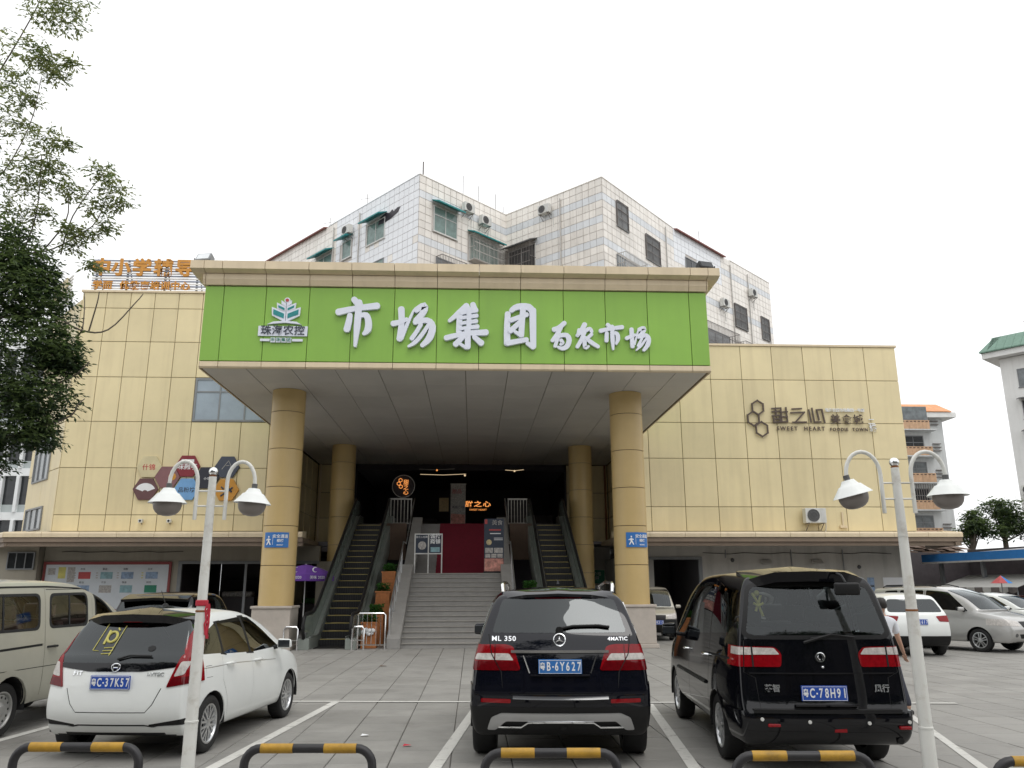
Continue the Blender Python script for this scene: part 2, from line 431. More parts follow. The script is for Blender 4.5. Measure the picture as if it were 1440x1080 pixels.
def stripe(pts, w, z=.006):
    b = MB(); pts = [Vector(p) for p in pts]
    d = (pts[1]-pts[0]).normalized(); n = Vector((-d.y, d.x, 0))*w/2
    k = 24
    for i in range(k):
        a = pts[0].lerp(pts[1], i/k); c = pts[0].lerp(pts[1], (i+1)/k)
        b.face([a-n, c-n, c+n, a+n])
    for i in range(len(b.v)): b.v[i] = (b.v[i][0], b.v[i][1], z)
    b.build('parking_line', 'line_white', kind='structure')
stripe([(-2.86, 6.4, 0), (-2.15, 14.0, 0)], .13)
stripe([(-.62, 6.4, 0), (0.15, 13.75, 0)], .13)
stripe([(1.98, 6.4, 0), (2.76, 13.3, 0)], .13)
stripe([(4.3, 6.0, 0), (6.3, 12.3, 0)], .10)
stripe([(-6.4, 14.3, 0), (7.5, 13.0, 0)], .11, .0095)
stripe([(-6.1, 6.4, 0), (-5.3, 14.2, 0)], .13)
# small litter
for nm, p, s, m, lb in (('paper_scrap', (-1.30, 10.75), .05, 'white_print', 'small white paper scrap on the paving left of the black SUV'),
                    ('paper_scrap', (0.02-.75, 10.05), .05, 'red_cloth', 'small red wrapper scrap lying on the paving left of the black SUV'),
                    ('dry_leaf', (-2.05, 19.9), .09, 'brick_brown', 'dry brown leaf on paving beyond the white hatchback'),):
    b = MB(); b.add([(p[0]-s, p[1]-s*.6, .012), (p[0]+s*.8, p[1]-s*.5, .02), (p[0]+s, p[1]+s*.6, .012), (p[0]-s*.7, p[1]+s*.5, .028)], [(0, 1, 2), (0, 2, 3)])
    tag(b.build(nm, m), lb, 'litter')

# ================================================================== MARKET HALL
YW = 33.0
mk = thing('market_hall', 'two storey market hall clad in yellow panels with deep green fronted canopy', 'building', (0, YW, 0))
XL, XR, ZL = -16.5, 18.3, 3.95
ZTL, ZTR = 13.93, 11.86
# core walls behind the cladding
b = MB()
b.box(XL+.04, -7.94, YW+.0, YW+12, ZL, ZTL-.03)         # left block
b.box(6.99, XR-.04, YW+.0, YW+14, ZL, ZTR-.03)          # right block
b.box(-7.94, 6.99, YW+.0, YW+.35, 7.99, ZTL-.1)          # over canopy
b.box(-7.94, 6.99, YW+.35, YW+16, 8.2, 9.0)
b.build('upper_wall', 'joint_dark', mk)
def tiled(parent, xs, zs, y, m, skip=()):
    for j in range(len(zs)-1):
        for i in range(len(xs)-1):
            if (i, j) in skip: continue
            panel(parent, m, xs[i], xs[i+1], zs[j], zs[j+1], y)
lx = [XL+i*1.0 for i in range(8)]+[-8.34, -7.92]
lz = [3.97, 4.61, 6.48, 8.37, 10.24, 11.76, 13.23, 13.93]
# window opening at x -11.5..-8.34, z 8.37..10.24 (cells 5,6,7 of row 3)
tiled(mk, lx, lz, YW, 'yellow_panel', skip={(5, 3), (6, 3), (7, 3)})
rx = [6.99, 7.28, 8.70, 10.08, 11.44, 12.80, 14.17, 15.42, 16.88, XR]
rz_ = [3.97, 4.96, 6.96, 8.48, 10.36, 11.86]
tiled(mk, rx, rz_, YW, 'yellow_panel')
# copings
b = MB(); b.box(XL-.05, -7.9, YW-.08, YW+.4, ZTL, ZTL+.09); b.box(6.9, XR+.05, YW-.08, YW+.4, ZTR, ZTR+.09)
b.build('coping', 'beige_trim', mk)
# right end wall and left splayed end wall
def wall_run(p, q, z0, z1, m, parent, hs, n, name='cladding_panel'):
    """cladding panels on a vertical plane from p to q (plan)"""
    p, q = Vector((*p, 0)), Vector((*q, 0)); L = (q-p).length; a = math.atan2((q-p).y, (q-p).x)
    for j in range(len(hs)-1):
        for i in range(n):
            me = panel_mesh(L/n-.024, hs[j+1]-hs[j]-.024, .03)
            key = (me.name, m)
            if key not in _cache:
                c = me.copy(); c.materials.clear(); c.materials.append(M[m]); _cache[key] = c
            o = ob(name, _cache[key], None, parent)
            c = p.lerp(q, (i+.5)/n); o.location = (c.x, c.y, (hs[j]+hs[j+1])/2); o.rotation_euler = (0, 0, a)
SP = (-19.45, 36.4)
b = MB(); b.prism([(XL, YW+.01, ZL), (SP[0], SP[1], ZL), (SP[0]+8, SP[1]+7, ZL), (XL+6, YW+5, ZL)], (0, 0, ZTL-.35-ZL)); b.build('splayed_wall', 'joint_dark', mk)
wall_run(SP, (XL, YW), 0, 0, 'yellow_panel', mk, [3.97, 6.48, 8.37, 10.24, 11.76, 13.6], 2)

def window(parent, T, w, h, cols, m_frame, m_pane, fr=.06, depth=.08, rows=(0,), name='window', sill=False, pane_label=None):
    """window in local frame: x 0..w, outward y, z 0..h.  rows = heights of transoms"""
    f = MB(T)
    f.box(0, w, -.02, depth, 0, fr); f.box(0, w, -.02, depth, h-fr, h); f.box(0, fr, -.02, depth-.002, fr, h-fr); f.box(w-fr, w, -.02, depth-.002, fr, h-fr)
    for c in range(1, cols): f.box(w*c/cols-fr*.4, w*c/cols+fr*.4, -.02, depth-.006, fr, h-fr)
    for r in rows:
        if r: f.box(fr, w-fr, -.02, depth-.011, r-fr*.4, r+fr*.4)
    fo = f.build(name, m_frame, parent)
    hs = [fr]+[r for r in rows if r]+[h-fr]
    for c in range(cols):
        for k in range(len(hs)-1):
            p = MB(T); p.box(w*c/cols+.01, w*(c+1)/cols-.01, -.015, .018+.006*(c % 2), hs[k], hs[k+1]-.001)
            p.build('pane', m_pane, fo)
    if sill:
        s = MB(T); s.box(-.06, w+.06, -.01, depth+.05, -.07, -.003); s.build('sill', m_frame, fo)
    return fo
window(mk, frame((-11.48, YW-.005, 8.39), (1, 0, 0), (0, -1, 0)), 3.12, 1.83, 3, 'frame_grey', 'pane_blue', .08, .05, rows=(1.25,))
# splayed-wall windows
du = (Vector((XL, YW, 0))-Vector((SP[0], SP[1], 0))).normalized(); dn = Vector((du.y, -du.x, 0))
window(mk, frame(Vector((SP[0], SP[1], 6.15))+du*.75+dn*.02, du, dn), 2.3, 1.95, 3, 'frame_grey', 'pane_grey', .07, .07, rows=(1.4,))
window(mk, frame(Vector((SP[0], SP[1], 4.12))+du*.45+dn*.02, du, dn), 2.5, .95, 3, 'frame_grey', 'pane_grey', .07, .07)

# ---- ledge between the storeys
def ledge(path, name, parent):
    """path: plan points of the front edge, wall side on the left of travel direction"""
    for i in range(len(path)-1):
        p, q = Vector((*path[i], 0)), Vector((*path[i+1], 0)); L = (q-p).length; u = (q-p).normalized(); n = Vector((u.y, -u.x, 0))
        T = frame(p, u, n); k = max(1, round(L/1.38))
        for j in range(k):
            a, c = L*j/k+.006, L*(j+1)/k-.006
            f = MB(T); f.prism([(a, -.75, 3.96), (a, .0, 3.90), (a, .03, 3.84), (a, .03, 3.70), (a, -.75, 3.70)], (c-a, 0, 0))
            f.build('ledge_panel', 'beige_trim', parent)
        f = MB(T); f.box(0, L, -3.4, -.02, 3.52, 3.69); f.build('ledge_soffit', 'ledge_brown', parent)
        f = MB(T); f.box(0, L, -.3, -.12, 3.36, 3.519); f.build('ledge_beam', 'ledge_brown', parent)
ledge([(-22.4, 37.5), (-17.9, 32.25), (-6.6, 32.25)], 'ledge', mk)
ledge([(5.0+.6, 32.25), (19.75, 32.25), (20.3, 35.5)], 'ledge', mk)
# ---- lower storey
YL = 35.5
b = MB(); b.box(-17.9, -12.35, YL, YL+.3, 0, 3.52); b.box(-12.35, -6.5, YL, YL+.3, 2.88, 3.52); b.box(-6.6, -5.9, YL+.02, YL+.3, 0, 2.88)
b.build('lower_wall', 'wall_beige_dark', mk)
b = MB(); b.box(9.95, 18.9, YL, YL+.3, 0, 3.52); b.box(6.2, 9.95, YL, YL+.3, 3.0, 3.52); b.box(4.6, 6.45, YL+3.0, YL+3.3, 0, 3.6)
b.box(6.2, 6.5, YL+.01, YL+3.0, 0, 3.0); b.box(7.35, 7.95, YL+.55, YL+1.15, 0, 3.0)
b.build('lower_wall', 'wall_grey', mk)
b = MB()
b.box(-12.35, -6.5, YL+6, YL+6.2, 0, 3.5); b.box(-12.6, -12.36, YL+.31, YL+6, 0, 3.5); b.box(-12.35, -5.5, YL+.31, YL+6, 3.3, 3.5)
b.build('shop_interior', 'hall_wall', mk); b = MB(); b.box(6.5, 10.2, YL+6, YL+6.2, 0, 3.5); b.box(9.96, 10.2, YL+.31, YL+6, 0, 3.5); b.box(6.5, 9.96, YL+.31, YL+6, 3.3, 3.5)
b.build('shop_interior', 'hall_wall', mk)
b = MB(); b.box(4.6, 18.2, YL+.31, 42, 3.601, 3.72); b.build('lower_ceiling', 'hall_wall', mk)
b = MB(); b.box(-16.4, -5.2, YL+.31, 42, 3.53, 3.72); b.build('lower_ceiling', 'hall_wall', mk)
b = MB()
b.box(-12.35, -12.2, YL-.05, YL+.1, 0, 2.9); b.box(-12.2, -6.5, YL-.05, YL+.1, 2.78, 2.9)
b.box(-9.6, -9.5, YL+.0, YL+.1, 0, 2.78)
b.build('door_frame', 'frame_grey', mk)
b = MB(); b.box(9.8, 9.95, YL-.05, YL+.1, 0, 3.05); b.box(6.5, 9.8, YL-.05, YL+.1, 2.93, 3.05); b.build('door_frame', 'frame_grey', mk)
window(mk, frame((-19.15, YL-.45, 2.55), (1, 0, 0), (0, -1, 0)), 1.1, .72, 3, 'frame_grey', 'pane_dark', .05, .05)
b = MB(); b.box(-20.2, -17.95, YL-.4, YL+.3, 0, 3.52); b.build('window_surround', 'wall_beige_dark', mk)
# shelves seen in the dark shop
b = MB()
for k in range(4): b.box(-12.0, -7.0, YL+5.2, YL+5.9, .5+.55*k, .53+.55*k)
b.build('shop_shelf', 'hall_wall', mk)

# ---- recess under the canopy: hall
b = MB()
b.box(-8.0, -7.94, YW+.3, 41.6, 0, 8.05); b.box(6.98, 7.04, YW+.3, 41.6, 3.7, 8.05)
b.build('recess_side_wall', 'joint_dark', mk)
wall_run((-7.90, 41.5), (-7.90, YW+.3), 0, 0, 'yellow_panel', mk, [3.97, 5.2, 6.48, 7.9], 6)
wall_run((6.94, YW+.3), (6.94, 41.5), 0, 0, 'yellow_panel', mk, [3.97, 5.2, 6.48, 7.9], 6)
b = MB(); b.box(-7.94, -6.0, 41.56, 41.8, 0, 8.05); b.box(4.7, 6.98, 41.56, 41.8, 3.7, 8.05); b.build('recess_back_wall', 'joint_dark', mk)
tiled(mk, [-7.88, -6.95, -6.0], [3.97, 5.2, 6.48, 7.9], 41.54, 'yellow_panel')
tiled(mk, [4.7, 5.8, 6.92], [3.97, 5.2, 6.48, 7.9], 41.54, 'yellow_panel')
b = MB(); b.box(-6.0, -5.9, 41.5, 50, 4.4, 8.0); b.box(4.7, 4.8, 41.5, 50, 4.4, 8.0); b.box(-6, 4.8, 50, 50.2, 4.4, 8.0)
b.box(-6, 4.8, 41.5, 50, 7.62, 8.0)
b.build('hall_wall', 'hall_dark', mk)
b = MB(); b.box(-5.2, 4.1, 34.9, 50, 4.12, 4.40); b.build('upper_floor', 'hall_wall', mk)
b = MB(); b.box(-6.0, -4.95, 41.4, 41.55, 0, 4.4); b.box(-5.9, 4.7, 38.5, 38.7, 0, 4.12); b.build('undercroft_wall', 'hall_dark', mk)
for a_, c_ in ((-3.85, -2.75), (1.55, 2.6)):
    b = MB(); b.box(a_, c_, 34.2, 34.5, 2.9, 4.38); b.build('landing_upstand', 'brick_brown', mk)

for x_ in (6.78, -7.74):
    b = MB(); b.tube([(x_, 41.35, 3.98), (x_, 41.35, 7.9)], .055, 8); b.build('drain_pipe', 'rust' if x_ > 0 else 'beige_trim', mk, smooth=True)
for x_, z0_, z1_ in ((11.0, 3.0, 3.35), (13.9, .2, 3.35), (16.2, 2.3, 3.35)):
    b = MB(); b.tube([(x_, YL-.04, z0_), (x_, YL-.04, z1_)], .022, 6); b.build('wall_pipe', 'frame_grey', mk, smooth=True)
b = MB(); b.tube([(10.0+.6*k, YL-.03, 3.22-.03*(k % 3)) for k in range(15)], .012, 5); b.build('wall_cable', 'black_plastic', mk)
b = MB(); b.tube([(-12.2-.5*k, YL-.03, 3.3-.02*(k % 3)) for k in range(11)], .012, 5); b.build('wall_cable', 'black_plastic', mk)
# ---- canopy
cn = MB()
cn.box(-7.86, 6.95, 22.86, YW+.02, 8.0, 10.9)
canopy = cn.build('canopy', 'joint_dark', mk)
gx = [-7.92, -7.37, -6.14, -4.87, -3.62, -2.37, -1.11, .13, 1.37, 2.65, 3.91, 5.18, 6.46, 7.0]
for i in range(len(gx)-1): panel(canopy, 'green_panel', gx[i], gx[i+1], 8.13, 10.42, 22.85, gap=.008, d=.05, name='fascia_panel')
wall_run((-7.88, YW), (-7.88, 22.85), 0, 0, 'green_panel', canopy, [8.13, 10.42], 8, 'fascia_panel')
wall_run((6.96, 22.85), (6.96, YW), 0, 0, 'green_panel', canopy, [8.13, 10.42], 8, 'fascia_panel')
def trim(x0, x1, y0, y1, z0, z1, prof, name):
    T = None
    b = MB(); b.prism([(x0, y0-d, z) for d, z in prof], (x1-x0, 0, 0)); b.build(name, 'beige_trim', canopy)
tx = [-8.3, -7.9]+gx[1:-1]+[7.0, 7.36]
for i in range(len(tx)-1):
    a, c = tx[i]+.008, tx[i+1]-.008
    trim(max(a, -7.98), min(c, 7.04), 22.84, 0, 0, 0, [(-.02, 10.44), (.10, 10.44), (.16, 10.60), (.16, 10.76), (-.02, 10.76)], 'cornice_panel')
    trim(a, c, 22.84, 0, 0, 0, [(-.3, 10.775), (.18, 10.775), (.40, 10.84), (.40, 11.08), (-.3, 11.1)], 'cornice_panel')
    trim(max(a, -7.9), min(c, 6.98), 22.86, 0, 0, 0, [(-.05, 7.93), (.02, 7.93), (.06, 7.97), (.06, 8.115), (-.05, 8.115)], 'cornice_panel')
for a_, c_, d_ in ((-8.3, -7.9, -1), (6.97, 7.36, 1)):
    b = MB(); b.box(a_, c_, 23.2, YW, 10.775, 11.08); b.box(min(d_*7.0-.5-.48*(d_ < 0)*0, 0) if False else (-7.98 if d_ < 0 else 6.98), -7.9 if d_ < 0 else 7.05, 22.9, YW, 10.44, 10.776); b.build('cornice_return', 'beige_trim', canopy)
    b = MB(); b.box(-7.94 if d_ < 0 else 6.98, -7.9 if d_ < 0 else 7.02, 22.9, YW, 7.93, 8.12); b.build('soffit_edge', 'beige_trim', canopy)
# soffit panels
sx = [-7.86, -6.6, -5.3, -4.05, -2.8, -1.5, -.25, 1.0, 2.3, 3.55, 4.8, 6.0, 6.92]
sy = [22.9]+[22.9+i*1.72 for i in range(1, 12)]
sp = 0
for j in range(len(sy)-1):
    for i in range(len(sx)-1):
        me = panel_mesh(sx[i+1]-sx[i]-.016, sy[j+1]-sy[j]-.010, .03)
        key = (me.name, 'soffit')
        if key not in _cache:
            c = me.copy(); c.materials.clear(); c.materials.append(M['soffit_panel']); c.transform(Matrix.Rotation(R(90), 4, 'X')); _cache[key] = c
        o = ob('soffit_panel', _cache[key], None, canopy)
        o.location = ((sx[i]+sx[i+1])/2, (sy[j]+sy[j+1])/2, 7.965+.003*((i*7+j*3) % 3))
b = MB(); b.box(-7.9, 6.95, 33.1, 41.6, 8.0, 8.19); b.build('soffit_backing', 'joint_dark', canopy)

# ---- columns
def column(x, y, z1, r, plinth=True):
    c = MB(); c.cyl((x, y, 0), (x, y, z1), r-.02, n=32); co_ = c.build('column', 'joint_dark', mk, smooth=True)
    zs = [1.25 if plinth else 0.0]
    while zs[-1] < z1-.4: zs.append(min(z1-.02, zs[-1]+1.19))
    for i in range(len(zs)-1):
        b = MB(); b.lathe([(r-.03, zs[i]+.008), (r, zs[i]+.012), (r, zs[i+1]-.012), (r-.03, zs[i+1]-.008)], (x, y, 0), 40); b.build('column_drum', 'column_panel', co_, smooth=True)
    if plinth:
        b = MB(); b.box(x-.57, x+.57, y-.57, y+.57, .12, 1.18); b.box(x-.63, x+.63, y-.63, y+.63, 0, .119); b.build('plinth', 'plinth_stone', co_, bevel=.015)
        b = MB(); b.box(x-.61, x+.61, y-.61, y+.61, 1.181, 1.26); b.build('plinth_cap', 'plinth_stone', co_, bevel=.02)
    return co_
column(-5.95, 25.75, 7.96, .525); column(4.98, 25.75, 7.96, .525)
column(-5.75, 36.0, 7.96, .52, False); column(4.80, 36.0, 7.96, .52, False)

# ---- main lettering on the green fascia
YF = 22.79
sg = thing('fascia_sign', 'big white raised brush lettering across the green canopy front', 'sign', (-1.0, YF, 9.2))
def brush(parent, strokes, x0, z0, k, depth, name='character'):
    b = MB()
    for si, st in enumerate(strokes):
        P = [Vector((x0+p[0]*k, 0, z0-p[1]*k*1.02)) for p in st]; W = [p[2]*k*.5*1.16 for p in st]
        # resample smoothly
        Q, V = [], []
        for i in range(len(P)-1):
            for t in (0, .34, .67): Q.append(P[i].lerp(P[i+1], t)); V.append(W[i]+(W[i+1]-W[i])*t)
        Q.append(P[-1]); V.append(W[-1])
        for _ in range(2):
            Q = [Q[0]]+[(Q[i-1]+Q[i]*2+Q[i+1])/4 for i in range(1, len(Q)-1)]+[Q[-1]]
        L, Rr = [], []
        for i in range(len(Q)):
            d = (Q[min(i+1, len(Q)-1)]-Q[max(i-1, 0)]).normalized(); n = Vector((-d.z, 0, d.x))
            L.append(Q[i]+n*V[i]); Rr.append(Q[i]-n*V[i])
        d0 = (Q[0]-Q[1]).normalized(); d1 = (Q[-1]-Q[-2]).normalized()
        n1 = Vector((-d1.z, 0, d1.x))
        cap1 = [Q[-1]+n1*V[-1]*cos(a)+d1*V[-1]*sin(a)*.8 for a in (pi*.25, pi*.5, pi*.75)]
        n0 = Vector((-d0.z, 0, d0.x))
        cap0 = [Q[0]+n0*V[0]*cos(a)+d0*V[0]*sin(a)*.8 for a in (pi*.25, pi*.5, pi*.75)]
        loop = L+cap1+Rr[::-1]+cap0
        yy = -depth-.0035*si
        n = len(Q); pts = []; F = []
        Lc = [p+Vector((0, yy, 0)) for p in L]; Rc = [p+Vector((0, yy, 0)) for p in Rr]
        pts = Lc+Rc; F = [(i, i+1, n+i+1, n+i) for i in range(n-1)]
        b.add(pts, F)
        b.add([L[-1]+Vector((0, yy, 0))]+[p+Vector((0, yy, 0)) for p in cap1]+[Rr[-1]+Vector((0, yy, 0))], [(0, 1, 2, 3, 4)])
        b.add([Rr[0]+Vector((0, yy, 0))]+[p+Vector((0, yy, 0)) for p in cap0]+[L[0]+Vector((0, yy, 0))], [(0, 1, 2, 3, 4)])
        m = len(loop)
        b.add([p+Vector((0, yy, 0)) for p in loop]+[p*1.0 for p in loop], [(i, (i+1) % m, m+(i+1) % m, m+i) for i in range(m)])
    for i in range(len(b.v)): b.v[i] = (b.v[i][0], b.v[i][1]+YF, b.v[i][2])
    o = b.build(name, 'letter_white', parent)
    return o
K1, X1, Z1 = .00438, -4.37, 10.50
SHI = [[(185, 105, 34), (235, 160, 42)], [(85, 197, 40), (200, 168, 32), (345, 150, 40)], [(165, 215, 30), (160, 260, 36), (148, 318, 38)],
       [(225, 222, 22), (275, 208, 36), (292, 260, 38), (290, 320, 40), (262, 345, 22)], [(222, 125, 38), (216, 300, 38), (208, 428, 18)]]
CHANG = [[(505, 168, 38), (512, 270, 34), (500, 378, 36)], [(452, 272, 34), (500, 262, 30), (545, 240, 22)], [(590, 175, 12), (545, 280, 20), (512, 375, 22)],
         [(604, 178, 34), (668, 132, 40), (660, 190, 36), (605, 250, 34)], [(598, 262, 30), (685, 238, 34), (725, 285, 40), (700, 375, 40), (650, 420, 26)],
         [(640, 275, 24), (610, 330, 24), (580, 375, 26)], [(690, 280, 22), (640, 360, 24), (600, 405, 24), (560, 428, 14)]]
JI = [[(945, 140, 36), (890, 195, 34), (828, 248, 20)], [(898, 190, 34), (893, 320, 32)], [(985, 130, 32), (1000, 165, 30)], [(905, 192, 24), (1012, 172, 26)],
      [(905, 228, 20), (1014, 210, 24)], [(905, 265, 20), (1012, 248, 24)], [(905, 302, 20), (1020, 286, 26)], [(962, 160, 28), (960, 300, 28)],
      [(808, 368, 32), (930, 334, 28), (1078, 326, 36)], [(952, 310, 36), (955, 430, 32)], [(935, 345, 26), (872, 412, 34)], [(995, 358, 26), (1046, 402, 36)], [(945, 435, 20), (905, 410, 18)]]
TUAN = [[(1222, 192, 34), (1216, 300, 36), (1218, 400, 38)], [(1245, 172, 28), (1280, 140, 36), (1375, 140, 42), (1392, 190, 36)], [(1392, 165, 40), (1392, 300, 38), (1393, 420, 34)], [(1393, 425, 28), (1352, 395, 24)],
        [(1218, 398, 32), (1350, 372, 28)], [(1242, 240, 28), (1352, 198, 28)], [(1325, 165, 34), (1318, 250, 34), (1312, 345, 34)], [(1312, 245, 28), (1238, 316, 30)], [(1312, 345, 26), (1268, 318, 18)]]
for c in (SHI, CHANG, JI, TUAN): brush(sg, c, X1, Z1, K1, .10)
K2, X2, Z2 = .00292, 1.526, 10.06
WEI = [[(392, 228, 40), (330, 285, 42), (280, 300, 44)], [(360, 262, 36), (318, 345, 38), (270, 405, 32)], [(262, 415, 34), (340, 358, 34), (420, 352, 44), (440, 410, 46), (415, 475, 44), (365, 502, 36), (318, 480, 24)],
       [(335, 340, 32), (290, 475, 32)], [(350, 410, 34), (375, 440, 32), (345, 455, 24)]]
NONG = [[(598, 240, 44), (560, 310, 40), (518, 360, 32)], [(540, 300, 36), (530, 345, 34)], [(525, 345, 32), (600, 310, 32), (650, 280, 36), (668, 318, 28)], [(602, 300, 36), (562, 400, 36), (515, 478, 34)],
        [(592, 380, 36), (588, 500, 36), (632, 470, 22)], [(665, 345, 32), (612, 395, 26)], [(608, 385, 30), (655, 430, 38), (728, 475, 34)]]
SHI2 = [[(830, 240, 34), (862, 270, 34)], [(755, 308, 38), (860, 282, 32), (982, 266, 38)], [(820, 330, 34), (814, 412, 36)], [(862, 330, 22), (928, 326, 38), (935, 395, 38), (912, 442, 22)], [(876, 260, 36), (876, 420, 36), (880, 500, 18)]]
CHANG2 = [[(1075, 285, 38), (1078, 470, 36)], [(1020, 382, 36), (1110, 345, 24)], [(1142, 300, 14), (1100, 445, 18)], [(1150, 292, 34), (1210, 268, 42), (1195, 318, 36), (1142, 368, 34)],
          [(1140, 372, 26), (1222, 342, 38), (1252, 385, 40), (1235, 455, 40), (1190, 505, 28)], [(1182, 372, 22), (1135, 462, 26)], [(1218, 388, 20), (1165, 462, 24), (1115, 505, 14)]]
for c in (WEI, NONG, SHI2, CHANG2): brush(sg, c, X2, Z2, K2, .08)

# ---- co-operative emblem and name
em = thing('emblem_sign', 'white sprouting leaf emblem over small dark lettering on green fascia', 'sign', (-5.6, YF, 9.3))
EX, EZ, EK = -6.87, 10.50, .00195     # zoom pixels (10.8 per image pixel)
def ep(x, y, d=.0): return (EX+x*EK, YF-d, EZ-y*EK*1.03)
def eshape(pts, m, d0, d1, name, parent=em):
    b = MB(); b.prism([ep(x, y, d0) for x, y in pts], (0, -(d1-d0), 0)); return b.build(name, m, parent)
def mir(pts): return [(1390-x, y) for x, y in pts][::-1]
for sgn in (0, 1):
    f = (lambda p: p) if not sgn else mir
    eshape(f([(480, 365), (690, 440), (690, 590), (640, 570), (490, 495)]), 'letter_white', .0, .06+.003*sgn, 'leaf_border')
    eshape(f([(552, 298), (690, 362), (690, 440), (560, 390)]), 'letter_white', .0, .066+.003*sgn, 'leaf_border')
    eshape(f([(618, 262), (690, 310), (690, 362), (622, 320)]), 'letter_white', .0, .072+.003*sgn, 'leaf_border')
    eshape(f([(508, 400), (668, 468), (668, 540), (510, 480)]), 'hex_slate' if False else 'teal', .06, .072, 'leaf_inlay')
    eshape(f([(575, 338), (672, 385), (672, 420), (580, 375)]), 'teal', .06, .079, 'leaf_inlay')
b = MB(); b.lathe([(.085, 0), (.085, .07)], (0, 0, 0), 20); me = b.mesh('sun_disc'); me.transform(TT(ep(705, 262))); ob('sun_disc', me, 'letter_white', em)
b = MB(); b.lathe([(.05, 0), (.05, .085)], (0, 0, 0), 20); me = b.mesh('sun_centre'); me.transform(TT(ep(705, 262))); ob('sun_centre', me, 'print_red', em)
eshape([(430, 632), (520, 590), (690, 575), (860, 590), (935, 632), (860, 622), (690, 606), (520, 622)], 'letter_white', 0, .07, 'hill_arc')
eshape([(302, 655), (1030, 655), (1025, 805), (302, 805)], 'letter_white', 0, .045, 'name_plate')
text('name_lettering', '珠海农控', 150*EK*1.08, TT(ep(666, 728, .062)), 'print_dark', em, .014, spacing=1.03, bold=.006)
for a, c in ((340, 480), (812, 965)): eshape([(a, 850), (c, 850), (c, 885), (a, 885)], 'letter_white', 0, .05, 'bar')
for i, ch in enumerate('市场集团'):
    cx = 527+i*79; eshape([(cx-33, 832), (cx+33, 832), (cx+33, 902), (cx-33, 902)], 'letter_white', 0, .05, 'tag_block')
    text('tag_lettering', ch, 58*EK, TT(ep(cx, 867, .056)), 'print_green', em, .008)

# ---- food town sign on the right wall
YP = YW-.03
fs = thing('food_town_sign', 'brown three hexagon emblem with raised lettering on right yellow wall', 'sign', (14.3, YP, 8.7))
FX, FZ, FK = 10.96, 9.83, .00446    # zoom px, 6.545 per image px, .0292 m/px
def fp(x, y, d=0): return Vector((FX+x*FK, YP-d, FZ-y*FK*1.01))
def bars(parent, segs, wd, d0, d1, m, name):
    b = MB()
    for i, (p, q) in enumerate(segs):
        a, c = fp(*p), fp(*q); u = (c-a).normalized(); n = Vector((-u.z, 0, u.x))*wd/2
        a2, c2 = a-u*wd*.45, c+u*wd*.45
        dd = d1+.0035*(i % 6)
        b.prism([a2-n-Vector((0, d0, 0)), c2-n-Vector((0, d0, 0)), c2+n-Vector((0, d0, 0)), a2+n-Vector((0, d0, 0))], (0, -(dd-d0), 0))
    return b.build(name, m, parent)
def hexa(cx, cy, r): return [(cx+r*.90*sin(pi/3*i), cy-r*cos(pi/3*i)) for i in range(6)]
for cx, cy, r in ((234, 155, 68), (184, 262, 68), (258, 362, 70)):
    h = hexa(cx, cy, r); bars(fs, [(h[i], h[(i+1) % 6]) for i in range(6)], .062, .05, .09, 'letter_brown', 'hexagon')
TIAN = [((370, 165), (440, 160)), ((372, 195), (440, 188)), ((405, 160), (405, 235)), ((370, 235), (440, 228)), ((378, 250), (378, 295)), ((378, 295), (440, 292)), ((440, 235), (440, 292)), ((385, 265), (435, 262)),
        ((455, 158), (455, 292)), ((505, 155), (510, 292)), ((450, 200), (515, 195)), ((455, 245), (510, 242)), ((458, 292), (510, 290))]
ZHI = [((565, 168), (655, 163)), ((550, 205), (680, 198)), ((680, 198), (590, 290)), ((560, 295), (690, 292))]
XIN = [((725, 175), (738, 290)), ((757, 160), (770, 292)), ((770, 292), (830, 290)), ((800, 175), (852, 172)), ((800, 175), (815, 270)), ((852, 172), (868, 298))]
for c in (TIAN, ZHI, XIN): bars(fs, c, .06, .05, .085, 'letter_brown', 'character')
text('english_name', 'SWEET  HEART', .235, TT(fp(632, 356, .07)), 'letter_brown', fs, .03, bold=.016, spacing=1.45, sx=.95)
text('english_name', 'FOODIE  TOWN', .19, TT(fp(1096, 362, .07)), 'letter_brown', fs, .03, bold=.022, spacing=1.32, sx=.93)
text('characters', '美食城', .44, TT(fp(1086, 270, .07)), 'letter_brown', fs, .03, bold=.014, spacing=1.22)
text('small_name', '珠海农控市场集团一号店', .165, TT(fp(1075, 178, .07)), 'white_print', fs, .03, bold=.018, spacing=.88)
fl2 = thing('floor_sign', 'small white second floor characters at the right end of food town lettering', 'sign', (17.0, YP, 8.3))
text('character', '二', .30, TT(fp(1325, 287, .05)), 'white_print', fl2, .03, bold=.02)
text('character', '楼', .32, TT(fp(1332, 350, .05)), 'white_print', fl2, .03, bold=.03)
